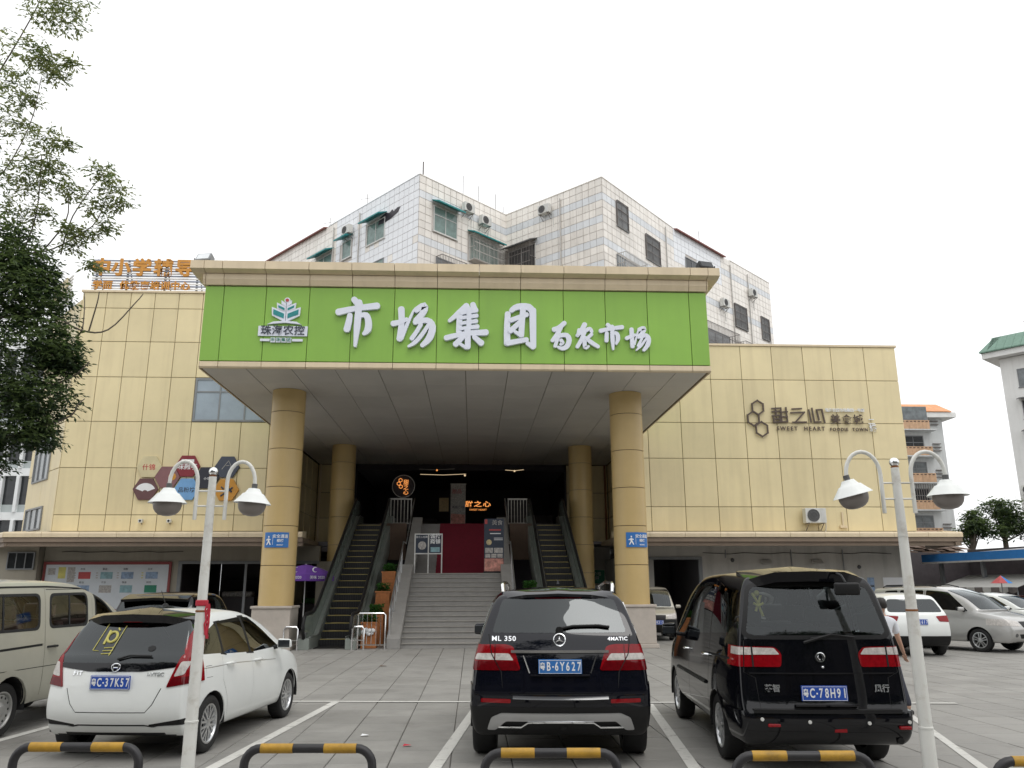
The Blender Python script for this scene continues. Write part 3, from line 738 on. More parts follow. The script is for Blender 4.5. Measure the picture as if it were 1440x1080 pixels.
# ================================================================== STAIRS
st = thing('staircase', 'broad grey stone staircase rising to red carpeted upper flight', 'staircase', (-.56, 25.7, 0))
SX0, SX1, NS, RI, TR = -2.14, 1.02, 15, .152, .29
for i in range(NS):
    b = MB(); y0 = 25.72+i*TR
    b.box(SX0, SX1, y0, y0+TR+.02, i*RI-(.05 if i else 0), (i+1)*RI-.035)
    o = b.build('riser', 'stone_slab', st)
    b = MB(); b.box(SX0, SX1, y0-.03, y0+TR, (i+1)*RI-.034, (i+1)*RI); b.build('tread', 'stone_step', st, bevel=.006)
YT = 25.72+NS*TR; ZT = NS*RI
b = MB(); b.box(SX0-.02, SX1+.02, YT, YT+1.3, ZT-.2, ZT); b.build('landing', 'stone_step', st)
N2 = 14; r2 = (4.4-ZT)/N2
for i in range(N2):
    y0 = YT+1.2+i*.27
    b = MB(); b.box(SX0, SX1, y0, y0+.29, ZT+i*r2-.02, ZT+(i+1)*r2); b.build('upper_step', 'shaded_stone', st)
# carpet following the steps
b = MB(); cx0, cx1 = -1.38, .62
prof = [(YT+.45, ZT+.012), (YT+1.185, ZT+.012)]
for i in range(N2):
    y0 = YT+1.2+i*.27-.012; prof += [(y0, ZT+(i+1)*r2+.012)] + ([(y0+.27, ZT+(i+1)*r2+.012)] if i < N2-1 else [(y0+.9, ZT+(i+1)*r2+.012)])
for i in range(len(prof)-1):
    (a, za), (c, zc) = prof[i], prof[i+1]; b.face([(cx0, a, za), (cx1, a, za), (cx1, c, zc), (cx0, c, zc)])
b.build('carpet', 'red_carpet', st)
# sloping side walls
sl = ZT/(YT-25.72); s2 = (4.4-ZT)/(N2*.27)
for nm, x0, x1 in (('side_wall', SX0-.42, SX0-.005), ('side_wall', SX1+.005, SX1+.42)):
    b = MB()
    b.prism([(x0, 25.55, 0), (x0, 25.55, .30), (x0, YT, ZT+.32), (x0, YT+1.2, ZT+.32), (x0, YT+1.2+N2*.27, 4.4+.3), (x0, YT+1.2+N2*.27, 0)], (x1-x0, 0, 0))
    b.build(nm, 'stone_slab', st, bevel=.01)
for x in (SX0-.36, SX1+.36):
    P = [(x, 25.75, .35), (x, 25.75, 1.15), (x, YT, ZT+1.12), (x, YT+1.2, ZT+1.12), (x, YT+1.2+N2*.27, 4.4+1.1)]
    b = MB(); b.tube(P, .028, 8); h = b.build('handrail', 'steel_brushed', st, smooth=True)
    b = MB()
    for k in range(1, 7):
        t = k/7; y = 25.75+t*(YT-25.75); z = .34+t*(ZT-.02); b2 = MB(); b2.cyl((x, y, z), (x, y, z+.80), .017, n=6); b2.build('baluster', 'steel_brushed', h)

# ================================================================== ESCALATORS
def escalator(cx, label, name='escalator'):
    root = thing(name, label, 'escalator', (cx, 25.9, 0), group='escalators flanking the stairs')
    hw = .50; y0, z1 = 26.3, 4.42; tan = math.tan(R(29.5)); y1 = y0+.9+z1/tan
    def zc(y):
        return min(z1, max(0.0, (y-y0-.9)*tan))
    # steps
    b = MB()
    n = 26; k = 0
    y = y0-.4
    b.box(cx-hw, cx+hw, y0-.5, y0+.5, 0, .02); b.build('comb_plate', 'esc_tread', root)
    b = MB(); b.box(cx-hw, cx+hw, y1-.1, y1+1.2, z1-.1, z1); b.build('comb_plate', 'esc_tread', root)
    d = .40; rise = d*tan
    i = 0
    while True:
        ya = y0+.5+i*d; za = (i+1)*rise
        if za > z1: break
        b = MB(); b.box(cx-hw, cx+hw, ya+.03, ya+d+.03, za-rise+.0, za-.02)
        so_ = b.build('step', 'esc_tread', root)
        b = MB(); b.box(cx-hw+.02, cx+hw-.02, ya+.022, ya+.055, za-.021, za+.001); b.build('step_edge', 'esc_yellow', so_)
        b = MB()
        for q in range(12): xx = cx-hw+.05+q*.082; b.box(xx, xx+.03, ya+.018, ya+.03, za-rise+.02, za-.03)
        b.build('riser_grooves', 'esc_dark', so_)
        i += 1
    for s in (-1, 1):
        xi = cx+s*(hw+.03); xo = cx+s*(hw+.36)
        xa, xb = min(xi, xo), max(xi, xo)
        # skirt and outer cladding
        low = [(y0-1.0, 0), (y0-1.0, .32), (y0+.5, .34), (y1+.1, z1+.34), (y1+1.3, z1+.34), (y1+1.3, z1-.5), (y1+.1, z1-.75), (y0+1.6, 0)]
        b = MB(); b.prism([(xa, y, z) for y, z in low], (xb-xa, 0, 0)); b.build('balustrade_base', 'esc_panel', root, bevel=.01)
        # inner panel (metal / glass)
        pn = [(y0-.9, .33), (y0-1.0, .70), (y0-.75, .95), (y0+.35, 1.0), (y0+.9, 1.18), (y1+.1, z1+1.0), (y1+1.2, z1+1.0), (y1+1.25, z1+.35), (y1+.1, z1+.35), (y0+.5, .35)]
        b = MB(); xm = cx+s*(hw+.20); b.prism([(xm-.012, y, z) for y, z in pn], (.024, 0, 0)); b.build('balustrade_panel', 'esc_glass', root)
        # handrail loop
        P = [(xm, y0-.5, .20), (xm, y0-.92, .26), (xm, y0-1.10, .48), (xm, y0-1.13, .70), (xm, y0-1.02, .92), (xm, y0-.75, 1.03), (xm, y0+.3, 1.05), (xm, y0+.9, 1.22), (xm, y1+.1, z1+1.05), (xm, y1+.9, z1+1.06), (xm, y1+1.25, z1+.95), (xm, y1+1.35, z1+.7), (xm, y1+1.2, z1+.42)]
        b = MB(); b.tube(P, .052, 8); b.build('handrail', 'black_plastic', root, smooth=True)
        b = MB(); b.box(xm-.05, xm+.05, y0-.95, y0-.80, 0, .5); b.build('newel_support', 'steel_brushed', root)
        b = MB(); b.tube([(xi, y0-.9, .36), (xi, y0+.5, .36), (xi, y1+.1, z1+.36), (xi, y1+1.2, z1+.36)], .018, 6); b.build('skirt_trim', 'steel_brushed', root, smooth=True)
    return root
escalator(-4.28, 'left dark escalator beside the purple parasol, with planter boxes on its right')
escalator(3.16, 'right dark escalator rising behind the roof of the black SUV')
# short stainless guards at the escalator feet
def guard(x0, x1, y, label, z0=.28, z1=.66):
    t = thing('guard_rail', label, 'railing', ((x0+x1)/2, y, 0), group='stainless guards by the escalators')
    b = MB()
    b.tube([(x0, y, 0), (x0, y, z1-.06), (x0+.05, y, z1), (x1-.05, y, z1), (x1, y, z1-.06), (x1, y, 0)], .026, 8); b.build('frame', 'chrome', t, smooth=True)
    b = MB(); b.cyl((x0, y, z0), (x1, y, z0), .016, n=6); b.build('rail', 'chrome', t, smooth=True)
    return t
guard(-5.52, -5.12, 25.15, 'low stainless guard left of the left escalator foot')
guard(-3.52, -3.18, 25.1, 'low stainless guard right of the left escalator foot')
# stainless fence in front of the planters
t = thing('steel_fence', 'stainless barred fence in front of planter boxes beside the stairs', 'fence', (-3.0, 25.5, 0))
b = MB(); b.tube([(-3.42, 25.5, 0), (-3.42, 25.5, .98), (-3.37, 25.5, 1.03), (-2.66, 25.5, 1.03), (-2.6, 25.5, .98), (-2.6, 25.5, 0)], .026, 8); b.build('frame', 'chrome', t, smooth=True)
b = MB(); b.cyl((-3.42, 25.5, .12), (-2.6, 25.5, .12), .018, n=6); b.build('rail', 'chrome', t, smooth=True)
for k in range(5):
    x = -3.28+k*.135; b = MB(); b.cyl((x, 25.5, .12), (x, 25.5, 1.03), .009, n=6); b.build('bar', 'chrome', t, smooth=True)
# planters stepping up between escalator and stairs
def planter(x, y, z, h, label, m='planter_wood', w=.46):
    t = thing('planter_box', label, 'planter', (x, y, z), group='timber planters beside the stairs')
    for s, (a, b_, c, d) in enumerate(((-w/2, w/2, -w/2, -w/2+.03), (-w/2, w/2, w/2-.03, w/2), (-w/2, -w/2+.03, -w/2+.031, w/2-.031), (w/2-.03, w/2, -w/2+.031, w/2-.031))):
        k = 3
        for q in range(k):
            bb = MB(); bb.box(x+a, x+b_, y+c, y+d, z+h*q/k+.004, z+h*(q+1)/k-.004); bb.build('board', m, t)
    b = MB(); b.box(x-w/2-.025, x+w/2+.025, y-w/2-.025, y-w/2+.05, z+h, z+h+.05); b.box(x-w/2-.025, x+w/2+.025, y+w/2-.05, y+w/2+.025, z+h, z+h+.05); b.build('rim', m, t)
    b = MB(); b.box(x-w/2+.03, x+w/2-.03, y-w/2+.03, y+w/2-.03, z+h-.08, z+h-.02); b.build('soil', 'brick_brown', t)
    b = MB(); rg = random.Random(int(y*97))
    for q in range(420):
        px, py = x+rg.uniform(-w/2+.03, w/2-.03), y+rg.uniform(-w/2+.03, w/2-.03); a = rg.uniform(0, 2*pi); l = rg.uniform(.07, .14); hh = rg.uniform(0, .30)
        p = Vector((px, py, z+h-.02+hh)); d = Vector((cos(a), sin(a), rg.uniform(-.2, .9))).normalized()*l; s = Vector((-sin(a), cos(a), 0))*l*.3
        b.add([p, p+d*.5+s, p+d, p+d*.5-s], [(0, 1, 2, 3)])
    b.build('plant', 'leaf_plant', t, kind='stuff')
    return t
def block(pl, x, y, z, w):
    b = MB(); b.box(x-w/2, x+w/2, y-.28, y+.28, 0, z-.002); b.build('plinth', 'planter_wood', pl)
for i, (y, z, lb) in enumerate(((26.0, 0, 'front orange timber planter with white bag hanging on it behind the steel fence'), (27.2, .62, 'second timber planter up beside the left stair wall'),
                                (28.4, 1.28, 'third timber planter up beside the left stair wall'), (29.6, 1.95, 'topmost timber planter beside left stair wall'))):
    x = -3.12 + .06*i
    pl_ = planter(x, y, z, .72 if i == 0 else .34, lb)
    if z: block(pl_, x, y, z, .5)
block(planter(1.95, 28.2, 1.35, .34, 'timber planter between stair wall and right escalator'), 1.95, 28.2, 1.35, .5)
b = MB(); rg = random.Random(5)
for q in range(10):
    b.ball((-3.12+rg.uniform(-.17, .14), 25.72, .44+rg.uniform(-.03, .12)), rg.uniform(.045, .08), 8, .9)
tag(b.build('plastic_bag', 'white_print', smooth=True), 'crumpled white plastic bag hanging on the front timber planter', 'bag')

# ---- upper landing guards
for x0, x1, lb in ((-3.55, -2.62, 'white barred landing guard under the round glowing sign'), (1.5, 2.35, 'white barred landing guard beside the right escalator')):
    t = thing('landing_guard', lb, 'railing', ((x0+x1)/2, 35.2, 4.4), group='landing guards')
    b = MB(); b.box(x0, x1, 35.15, 35.22, 5.46, 5.52); b.box(x0, x1, 35.15, 35.22, 4.42, 4.48); b.build('rail', 'cage_white', t)
    n = 7
    for k in range(n):
        x = x0+.03+(x1-x0-.06)*k/(n-1); b = MB(); b.box(x-.018, x+.018, 35.17, 35.205, 4.48, 5.46); b.build('bar', 'cage_white', t)

# ---- things in the hall
t = thing('round_sign', 'round glowing orange food town logo sign in the dark hall', 'sign', (-3.25, 38, 6.4))
b = MB(); b.tube([(-3.25+.52*cos(a), 38, 6.38+.52*sin(a)) for a in [2*pi*i/32 for i in range(33)]], .018, 6); b.build('ring', 'frame_white', t, smooth=True)
b = MB(); b.lathe([(.50, 0), (.50, .02)], (0, 0, 0), 32); me = b.mesh('disc'); me.transform(TT((-3.25, 38.06, 6.38))); ob('disc', me, 'hall_dark', t)
for dx, dz in ((-.14, .22), (-.22, .06), (-.12, -.08)):
    b = MB(); h = [(-3.25+dx+.085*sin(pi/3*i), 37.98, 6.44+dz+.085*cos(pi/3*i)) for i in range(7)]
    b.tube(h, .016, 6); b.build('hexagon', 'glow_orange', t)
for i, ch in enumerate('甜之心'): text('character', ch, .25, TT((-3.13, 37.98, 6.55-i*.235)), 'glow_orange', t, .01, bold=.01)
t = thing('glowing_sign', 'small glowing orange characters deep in the dark hall', 'sign', (.15, 39.8, 5.6))
for i, ch in enumerate('甜之心'): me = text_mesh(ch, .40, .02, bold=.02); me.transform(Matrix.Diagonal((1, .75, 1, 1))); me.transform(TT((-.20+i*.44, 39.8, 5.72))); ob('character', me, 'glow_orange', t)
text('english_name', 'SWEET HEART', .12, TT((.25, 39.8, 5.46)), 'glow_orange', t, .01, bold=.01, spacing=1.1)
t = thing('hanging_banner', 'pale hanging banner above the red carpet', 'banner', (-.72, 39.5, 5.5))
b = MB(); b.box(-1.08, -.36, 39.49, 39.51, 4.75, 6.66); cl = b.build('cloth', 'poster_grey', t)
b = MB(); b.cyl((-1.12, 39.5, 6.68), (-.32, 39.5, 6.68), .02, n=8); b.build('rod', 'frame_white', t)
text('lettering', '甜品', .24, TT((-.78, 39.48, 6.3)), 'print_red', t, .004); text('lettering', '美食广场', .15, TT((-.72, 39.48, 5.55)), 'print_dark', t, .004)
b = MB(); b.face([(-1.06, 39.482, 4.78), (-.38, 39.482, 4.78), (-.38, 39.482, 5.2), (-1.06, 39.482, 5.25)]); b.build('picture', 'poster_pink', t)
t = thing('menu_board', 'small dim cream menu picture left of the hanging banner', 'sign', (-1.45, 40.2, 5.7))
b = MB(); b.box(-1.66, -1.20, 40.2, 40.24, 5.42, 6.08); b.build('board', 'poster_cream', t); b = MB(); b.box(-1.69, -1.17, 40.245, 40.28, 5.39, 6.11); b.build('frame', 'hall_dark', t)
for i, (x0, x1, z) in enumerate(((-2.6, -.9, 7.33), (-2.55, -.35, 7.08), (1.55, 2.45, 7.3))):
    t = thing('pendant_lamp', ('thin upper hanging lamp bar right of the round sign', 'thin lower hanging lamp bar above the hanging banner', 'thin glowing lamp bar right side of the dark hall')[i], 'lamp', ((x0+x1)/2, 39, z), group='thin lamp bars in the hall')
    b = MB(); b.tube([(x0, 39, z), ((x0+x1)/2, 39, z-.03), (x1, 39, z+.02)], .010, 5); b.build('lamp_bar', 'glow_warm' if i != 0 else 'cage_white', t)
    b = MB(); b.ball((x1-.05 if i == 1 else (x0+x1)/2, 39, z-.05), .045, 8); b.build('bulb', 'glow_warm' if i != 0 else 'glow_orange', t, smooth=True)
    for xx in (x0+.2, x1-.2):
        b = MB(); b.cyl((xx, 39, z), (xx, 39, 7.64), .006, n=4); b.build('cable', 'black_plastic', t)
# dim shop counters deep in the hall
for i, (x0, x1, y, h) in enumerate(((-4.8, -2.0, 46, 1.1), (1.3, 4.4, 45, 1.2), (-1.0, .9, 48, 1.0))):
    b = MB(); b.box(x0, x1, y, y+.8, 4.401, 4.4+h); b.box(x0-.04, x1+.04, y-.04, y+.84, 4.4+h+.001, 4.45+h)
    tag(b.build('food_counter', 'hall_wall'), ('dark food counter at the left rear of the hall', 'dark food counter at the right rear of the hall', 'dark food counter at the middle rear of the hall')[i], 'counter')
# notice stand on landing, poster stand
t = thing('notice_stand', 'white framed notice stand with two dark posters on stair landing', 'sign stand', (-1.8, 30.2, ZT))
x0, x1, zz = -2.10, -1.12, ZT
b = MB()
for x in (x0, (x0+x1)/2, x1): b.box(x-.02, x+.02, 30.18, 30.22, zz, zz+1.42)
b.build('post', 'frame_white', t)
b = MB(); b.box(x0+.021, x1-.021, 30.185, 30.215, zz+1.38, zz+1.42); b.box(x0+.021, x1-.021, 30.185, 30.215, zz+.68, zz+.72); b.build('cross_bar', 'frame_white', t)
for i in range(2):
    a = x0+.03+i*.49; b = MB(); b.box(a, a+.43, 30.19, 30.21, zz+.725, zz+1.375); p_ = b.build('poster', 'poster_navy', t)
    if i == 0:
        text('lettering', '甜之心招聘', .085, TT((a+.215, 30.185, zz+1.29)), 'white_print', p_, .003)
        b = MB(); b.lathe([(.15, 0), (.15, .004)], (0, 0, 0), 20); me = b.mesh('picture'); me.transform(TT((a+.23, 30.185, zz+.99))); ob('picture', me, 'poster_grey', p_)
    else:
        text('lettering', '诚招\n商铺', .19, TT((a+.215, 30.185, zz+1.22)), 'white_print', p_, .003, bold=.02)
        b = MB(); b.face([(a+.05, 30.185, zz+.76), (a+.38, 30.185, zz+.76), (a+.38, 30.185, zz+.93), (a+.05, 30.185, zz+.93)]); b.build('picture', 'print_teal', p_)
t = thing('poster_stand', 'tall food poster stand at right end of the stair landing', 'poster stand', (.62, 30.1, ZT))
x0, x1 = .42, 1.0+.14
b = MB(); b.box(x0, x1, 30.09, 30.12, zz+.06, zz+1.95); p_ = b.build('poster', 'poster_navy', t)
b = MB(); b.box(x0-.02, x1+.02, 30.05, 30.2, zz, zz+.058); b.build('base', 'black_plastic', t)
def pp(a, c, z0, z1, m, nm='picture'):
    W_ = x1-x0; b = MB(); b.face([(x0+W_*a, 30.086, zz+z0), (x0+W_*c, 30.086, zz+z0), (x0+W_*c, 30.086, zz+z1), (x0+W_*a, 30.086, zz+z1)]); b.build(nm, m, p_)
pp(.02, .98, .07, .52, 'poster_pink'); pp(.05, .45, .72, .9, 'poster_grey'); pp(.5, .95, .72, .9, 'poster_grey')
for k in range(3): pp(.05+.31*k, .32+.31*k, .55, .69, 'poster_grey')
pp(.03, .16, 1.76, 1.93, 'print_red'); pp(.25, .85, 1.52, 1.57, 'print_red', 'caption'); pp(.3, .85, 1.40, 1.43, 'white_print', 'caption'); pp(.5, .95, 1.18, 1.20, 'white_print', 'caption'); pp(.5, .95, 1.24, 1.26, 'white_print', 'caption')
b = MB(); b.lathe([(.10, 0), (.10, .004)], (0, 0, 0), 18); me = b.mesh('picture'); me.transform(TT((x0+.18, 30.085, zz+1.1))); ob('picture', me, 'poster_cream', p_)
text('lettering', '美食', .2, TT((x0+.48, 30.085, zz+1.8)), 'poster_grey', p_, .003)

# ================================================================== SIGNS ON THE WALLS AND COLUMNS
for (cx, lb, ex) in ((-5.95, 'blue running man way sign on the left front column', 0), (4.98, 'blue running man way sign on the right front column', .20)):
    t = thing('way_sign', lb, 'sign', (cx+ex, 25.2, 3.2), group='blue way signs')
    r = .545; a0, a1 = -pi/2-.70+ex*1.3, -pi/2+.70+ex*1.3
    b = MB(); n = 14
    for i in range(n):
        p, q = a0+(a1-a0)*i/n, a0+(a1-a0)*(i+1)/n
        b.add([(cx+rr*cos(s), 25.75+rr*sin(s), z) for rr in (r, r+.012) for s in (p, q) for z in (2.97, 3.42)], [(0, 1, 3, 2), (4, 6, 7, 5), (0, 4, 5, 1), (2, 3, 7, 6), (0, 2, 6, 4), (1, 5, 7, 3)])
    pl = b.build('plate', 'plate_blue_light', t)
    def bend(me):
        for v in me.vertices:
            x, z, d = v.co.x, v.co.y, v.co.z
            s = -pi/2+x/(r+.014)+ex*1.3; v.co = (cx+(r+.014+d)*cos(s), 25.75+(r+.014+d)*sin(s), z+3.195)
        return me
    for body, sz, px, pz in (('安全通道', .115, .13, .10), ('楼梯', .10, .13, -.03), ('MARKET', .05, .13, -.155)):
        me = text_mesh(body, sz, .004, bold=.015); me.transform(Matrix.Translation((px, pz, .004))); ob('lettering', bend(me), 'white_print', pl)
    b = MB()
    def seg(p, q, w):
        u = (Vector(q)-Vector(p)).normalized(); n_ = Vector((-u.y, u.x, 0))*w/2
        b.prism([Vector(p)-n_, Vector(q)-n_, Vector(q)+n_, Vector(p)+n_], (0, 0, .004))
    seg((-.24, .04, .003), (-.22, -.06, .003), .06); seg((-.23, -.05, .0035), (-.29, -.15, .0035), .035); seg((-.21, -.05, .004), (-.16, -.15, .004), .035); seg((-.24, .03, .0045), (-.31, -.01, .0045), .028); seg((-.23, .03, .005), (-.16, .0, .005), .028)
    seg((-.245, .09, .0055), (-.205, .09, .0055), .05); seg((-.09, -.15, .003), (-.09, .15, .003), .008)
    ob('running_man', bend(b.mesh('running_man')), 'white_print', pl)

# hexagon stall signs on the left wall
HEX = [(-12.98, 6.52, 'hex_cream', 'cream hexagonal stall plate at the upper left of the hexagon cluster', '什锦', 'print_red', .26),
       (-13.03, 5.62, 'hex_brown', 'brown hexagonal stall plate with white fan shape', None, None, 0),
       (-12.22, 6.10, 'hex_mauve', 'dull mauve hexagonal stall plate behind the left lamp arm', None, None, 0),
       (-11.47, 6.55, 'hex_maroon', 'dark red hexagonal stall plate with white characters', '味融亭', 'white_print', .26),
       (-11.42, 5.62, 'hex_blue', 'light blue hexagonal stall plate', '品粉坊', 'print_dark', .22),
       (-10.66, 6.08, 'hex_black', 'near black hexagonal stall plate right of the red one', '小食', 'white_print', .12),
       (-9.90, 6.52, 'hex_slate', 'slate grey hexagonal stall plate top right of the cluster', None, None, 0),
       (-9.86, 5.60, 'hex_orange', 'orange hexagonal stall plate with dark drawing', None, None, 0)]
for i, (x, z, m, lb, tx_, tm, tsz) in enumerate(HEX):
    t = thing('stall_sign', lb, 'sign', (x, YP, z), group='hexagonal stall plates')
    b = MB(); d = .07+.006*(i % 3)
    b.prism([(x+.50*cos(pi/3*k), YP-.01, z+.50*sin(pi/3*k)*.98) for k in range(6)], (0, -d, 0)); pl = b.build('plate', m, t, bevel=.008)
    y = YP-.012-d
    if tx_: text('lettering', tx_, tsz, TT((x, y, z-.04)), tm, pl, .004, bold=.01)
    if m == 'hex_brown':
        b = MB(); P = [(x+.40*cos(a), y, z-.10+.34*sin(a)) for a in [R(20+140*k/12) for k in range(13)]]+[(x+.10*cos(a), y, z-.12+.08*sin(a)) for a in [R(160-140*k/8) for k in range(9)]]
        b.face(P); b.build('fan_print', 'white_print', pl)
    if m == 'hex_mauve':
        b = MB(); b.lathe([(.15, 0), (.15, .003)], (0, 0, 0), 14); me = b.mesh('print'); me.transform(TT((x+.2, y, z+.02))); ob('print', me, 'hex_orange', pl)
    if m == 'hex_maroon':
        b = MB(); b.face([(x-.25, y, z+.15), (x+.25, y, z+.15), (x+.25, y, z+.27), (x-.25, y, z+.27)]); b.build('print', 'white_print', pl)
    if m == 'hex_slate':
        b = MB()
        for a, c in (((-.2, -.1), (.05, .25)), ((.05, .25), (.2, -.05)), ((-.05, .05), (.1, .05))): b.tube([(x+a[0], y, z+a[1]), (x+c[0], y, z+c[1])], .012, 4)
        b.build('print', 'poster_grey', pl)
    if m == 'hex_orange':
        b = MB()
        for a, c in (((-.2, -.25), (.0, -.1)), ((-.05, .05), (.1, .15)), ((.1, -.05), (.25, .1)), ((.12, .05), (.22, -.1)), ((-.2, .12), (-.1, .02))): b.tube([(x+a[0], y, z+a[1]), (x+c[0], y, z+c[1])], .035, 5)
        b.build('print', 'print_dark', pl)

# small wall boxes (cameras / lamps)
for x, z, lb in ((-13.05, 4.35, 'small white camera housing under the brown hexagon'), (-11.95, 4.35, 'small grey camera housing right of the first under the hexagons')):
    t = thing('wall_camera', lb, 'camera', (x, YP, z), group='small cameras on the left wall')
    b = MB(); b.box(x-.08, x+.08, YP-.22, YP-.06, z-.06, z+.08); b.build('body', 'ac_white', t, bevel=.01); b = MB(); b.cyl((x, YP, z-.10), (x, YP-.14, z-.04), .02, n=6); b.build('bracket', 'frame_grey', t)
    b = MB(); b.cyl((x, YP-.225, z+.01), (x, YP-.215, z+.01), .045, n=10); b.build('lens', 'black_plastic', t)
b = MB(); b.box(15.05, 15.35, YP-.1, YP, 4.10, 4.2); b.box(15.17, 15.23, YP-.05, YP, 4.2, 4.75); tag(b.build('wall_conduit', 'beige_trim'), 'small beige conduit box right of the condenser on the yellow wall', 'conduit')
for x, z, lb in ((12.75, 2.82, 'grey wall lamp under the right ledge nearest the condenser'), (15.0, 2.82, 'white hooded wall lamp behind the black van roof'), (16.9, 2.6, 'small dark round alarm bell on grey wall near the right lamp post'), (11.3, 2.9, 'small dark round alarm bell left of wall lamps')):
    t = thing('wall_lamp' if 'lamp ' in lb and 'bell' not in lb else 'alarm_bell', lb, 'wall lamp' if 'bell' not in lb else 'bell', (x, YL, z))
    b = MB()
    if 'bell' in lb: b.cyl((x, YL-.001, z), (x, YL-.08, z), .09, .06, 14); b.build('shell', 'ac_dark', t)
    else:
        b.prism([(x-.22, YL-.30, z-.08), (x-.22, YL-.05, z+.1), (x-.22, YL-.05, z-.08)], (.44, 0, 0)); b.build('hood', 'ac_white', t); b = MB(); b.box(x-.12, x+.12, YL-.05, YL-.001, z-.06, z+.12); b.build('back_box', 'frame_grey', t)

# ---- AC condensers
def condenser(T, label, group, scale=1.0):
    """local: x along wall, y outward, z up; origin = bottom centre at the wall"""
    o = T @ Vector((0, 0, 0)); t = thing('air_conditioner', label, 'air conditioner', o, group=group)
    T = T @ Matrix.Scale(scale, 4)
    b = MB(T); b.box(-.42, .42, .12, .44, 0, .58); b.build('casing', 'ac_white', t, bevel=.012)
    b = MB(T)
    pts = [(-.10+.24*cos(a), .45, .29+.24*sin(a)) for a in [2*pi*i/20 for i in range(21)]]
    b.tube(pts, .012, 5)
    for i in range(4): a = pi*i/4; b.tube([(-.10-.23*cos(a), .45, .29-.23*sin(a)), (-.10+.23*cos(a), .45, .29+.23*sin(a))], .006, 4)
    b.tube([(-.10+.13*cos(a), .45, .29+.13*sin(a)) for a in [2*pi*i/16 for i in range(17)]], .008, 5); b.build('fan_grille', 'ac_dark', t)
    b = MB(T); b.lathe([(.23, 0), (.23, .004)], (0, 0, 0), 24)
    bb = MB(T); bb.add([(-.10+.235*cos(2*pi*i/24), .4425, .29+.235*sin(2*pi*i/24)) for i in range(24)], [tuple(range(24))]); bb.build('fan_opening', 'ac_dark', t)
    bb = MB(T); bb.box(.22, .38, .441, .447, .1, .48); bb.build('service_panel', 'frame_white', t)
    for x in (-.3, .3):
        b = MB(T); b.tube([(x, 0, -.02), (x, .5, -.02)], .018, 4); b.tube([(x, 0, -.34), (x, .42, -.03)], .016, 4); b.build('bracket', 'cage_iron', t)
    b = MB(T); b.tube([(.44, .2, .1), (.52, .1, -.1), (.5, .02, -.4), (.5, .02, -.9)], .022, 5); b.build('pipe', 'ac_white', t)
    return t
condenser(frame((13.92, YP, 4.28), (1, 0, 0), (0, -1, 0)), 'white outdoor air conditioner low on the right yellow wall', 'condensers on the yellow wall', 1.02)

# ---- floodlights on the canopy
for x, yr, lb, m in ((-8.12, R(-12), 'grey floodlight at left end of the canopy top', 'frame_grey'), (7.12, R(14), 'black floodlight at right end of the canopy top', 'black_plastic')):
    t = thing('floodlight', lb, 'floodlight', (x, 22.9, 11.1), yr, 'floodlights on the canopy')
    b = MB(); b.box(-.23, .23, -.12, .12, .13, .42); me = b.mesh('housing', bevel=.02); me.transform(Matrix.Rotation(R(-28), 4, 'X')); ob('housing', me, m, t, True)
    b = MB(); b.box(-.19, .19, -.128, -.121, .17, .38); me = b.mesh('lens'); me.transform(Matrix.Rotation(R(-28), 4, 'X')); ob('lens', me, 'flood_glass' if m == 'frame_grey' else 'pane_dark', t, True)
    b = MB(); b.tube([(-.26, 0, .25), (-.26, 0, .03), (.26, 0, .03), (.26, 0, .25)], .02, 6); b.build('yoke', m, t, local=True)
    b = MB(); b.box(-.08, .08, -.08, .08, -.02, .03); b.build('foot', m, t, local=True)

# ---- rooftop lettering frame on the left wall
t = thing('rooftop_sign', 'rooftop tutoring school sign of orange characters on slatted metal frame', 'sign', (-14, YW+.3, ZTL))
YS = YW+.25; zb = ZTL+.10
for k in range(13):
    b = MB(); z = zb+.04+k*.115; b.box(-16.35, -11.75+(0 if k > 3 else .5-.12*k), YS-.03, YS+.03, z, z+.06); b.build('slat', ('slat_grey', 'render_white')[k % 2], t)
for x in (-16.2, -14.9, -13.3, -11.95):
    b = MB(); b.box(x-.035, x+.035, YS+.04, YS+.12, zb-.02, zb+1.52); b.tube([(x, YS+.1, zb+1.4), (x, YS+1.0, zb)], .03, 5); b.build('post', 'frame_grey', t)
b = MB(); b.box(-16.3, -11.2, YS-.06, YS+.1, zb-.02, zb+.035); b.build('base_rail', 'frame_grey', t)
for i, ch in enumerate('中小学辅导'):
    x = (-15.97, -15.15, -14.27, -13.37, -12.47)[i]; text('character', ch, .80, TT((x, YS-.10, zb+1.06)), 'letter_orange', t, .06, bold=.035)
for i, ch in enumerate('学而优教育培训中心'):
    x = -16.05+i*.425+(.28 if i > 1 else 0); text('small_character', ch, .40, TT((x, YS-.10, zb+.27)), 'letter_orange', t, .06, bold=.03)
# returned end of the sign with pale letters
t = thing('rooftop_sign', 'pale side panel of lettering at the left roof corner behind leaves', 'sign', (-17, YW+1.3, ZTL))
sd = du; T2 = TT((SP[0], SP[1], 0), du, dn)
for k in range(9):
    b = MB(frame(Vector((SP[0]+.55, SP[1]-1.0, 13.62+k*.15)), du, dn)); b.box(0, 2.6, 0, .05, 0, .06); b.build('slat', 'render_white', t)
for i, ch in enumerate('辅导'): text('character', ch, .95, TT(Vector((SP[0]+.55, SP[1]-1.0, 14.35))+du*(.6+1.2*i)+dn*.12, du, dn), 'hex_cream', t, .05, bold=.03)

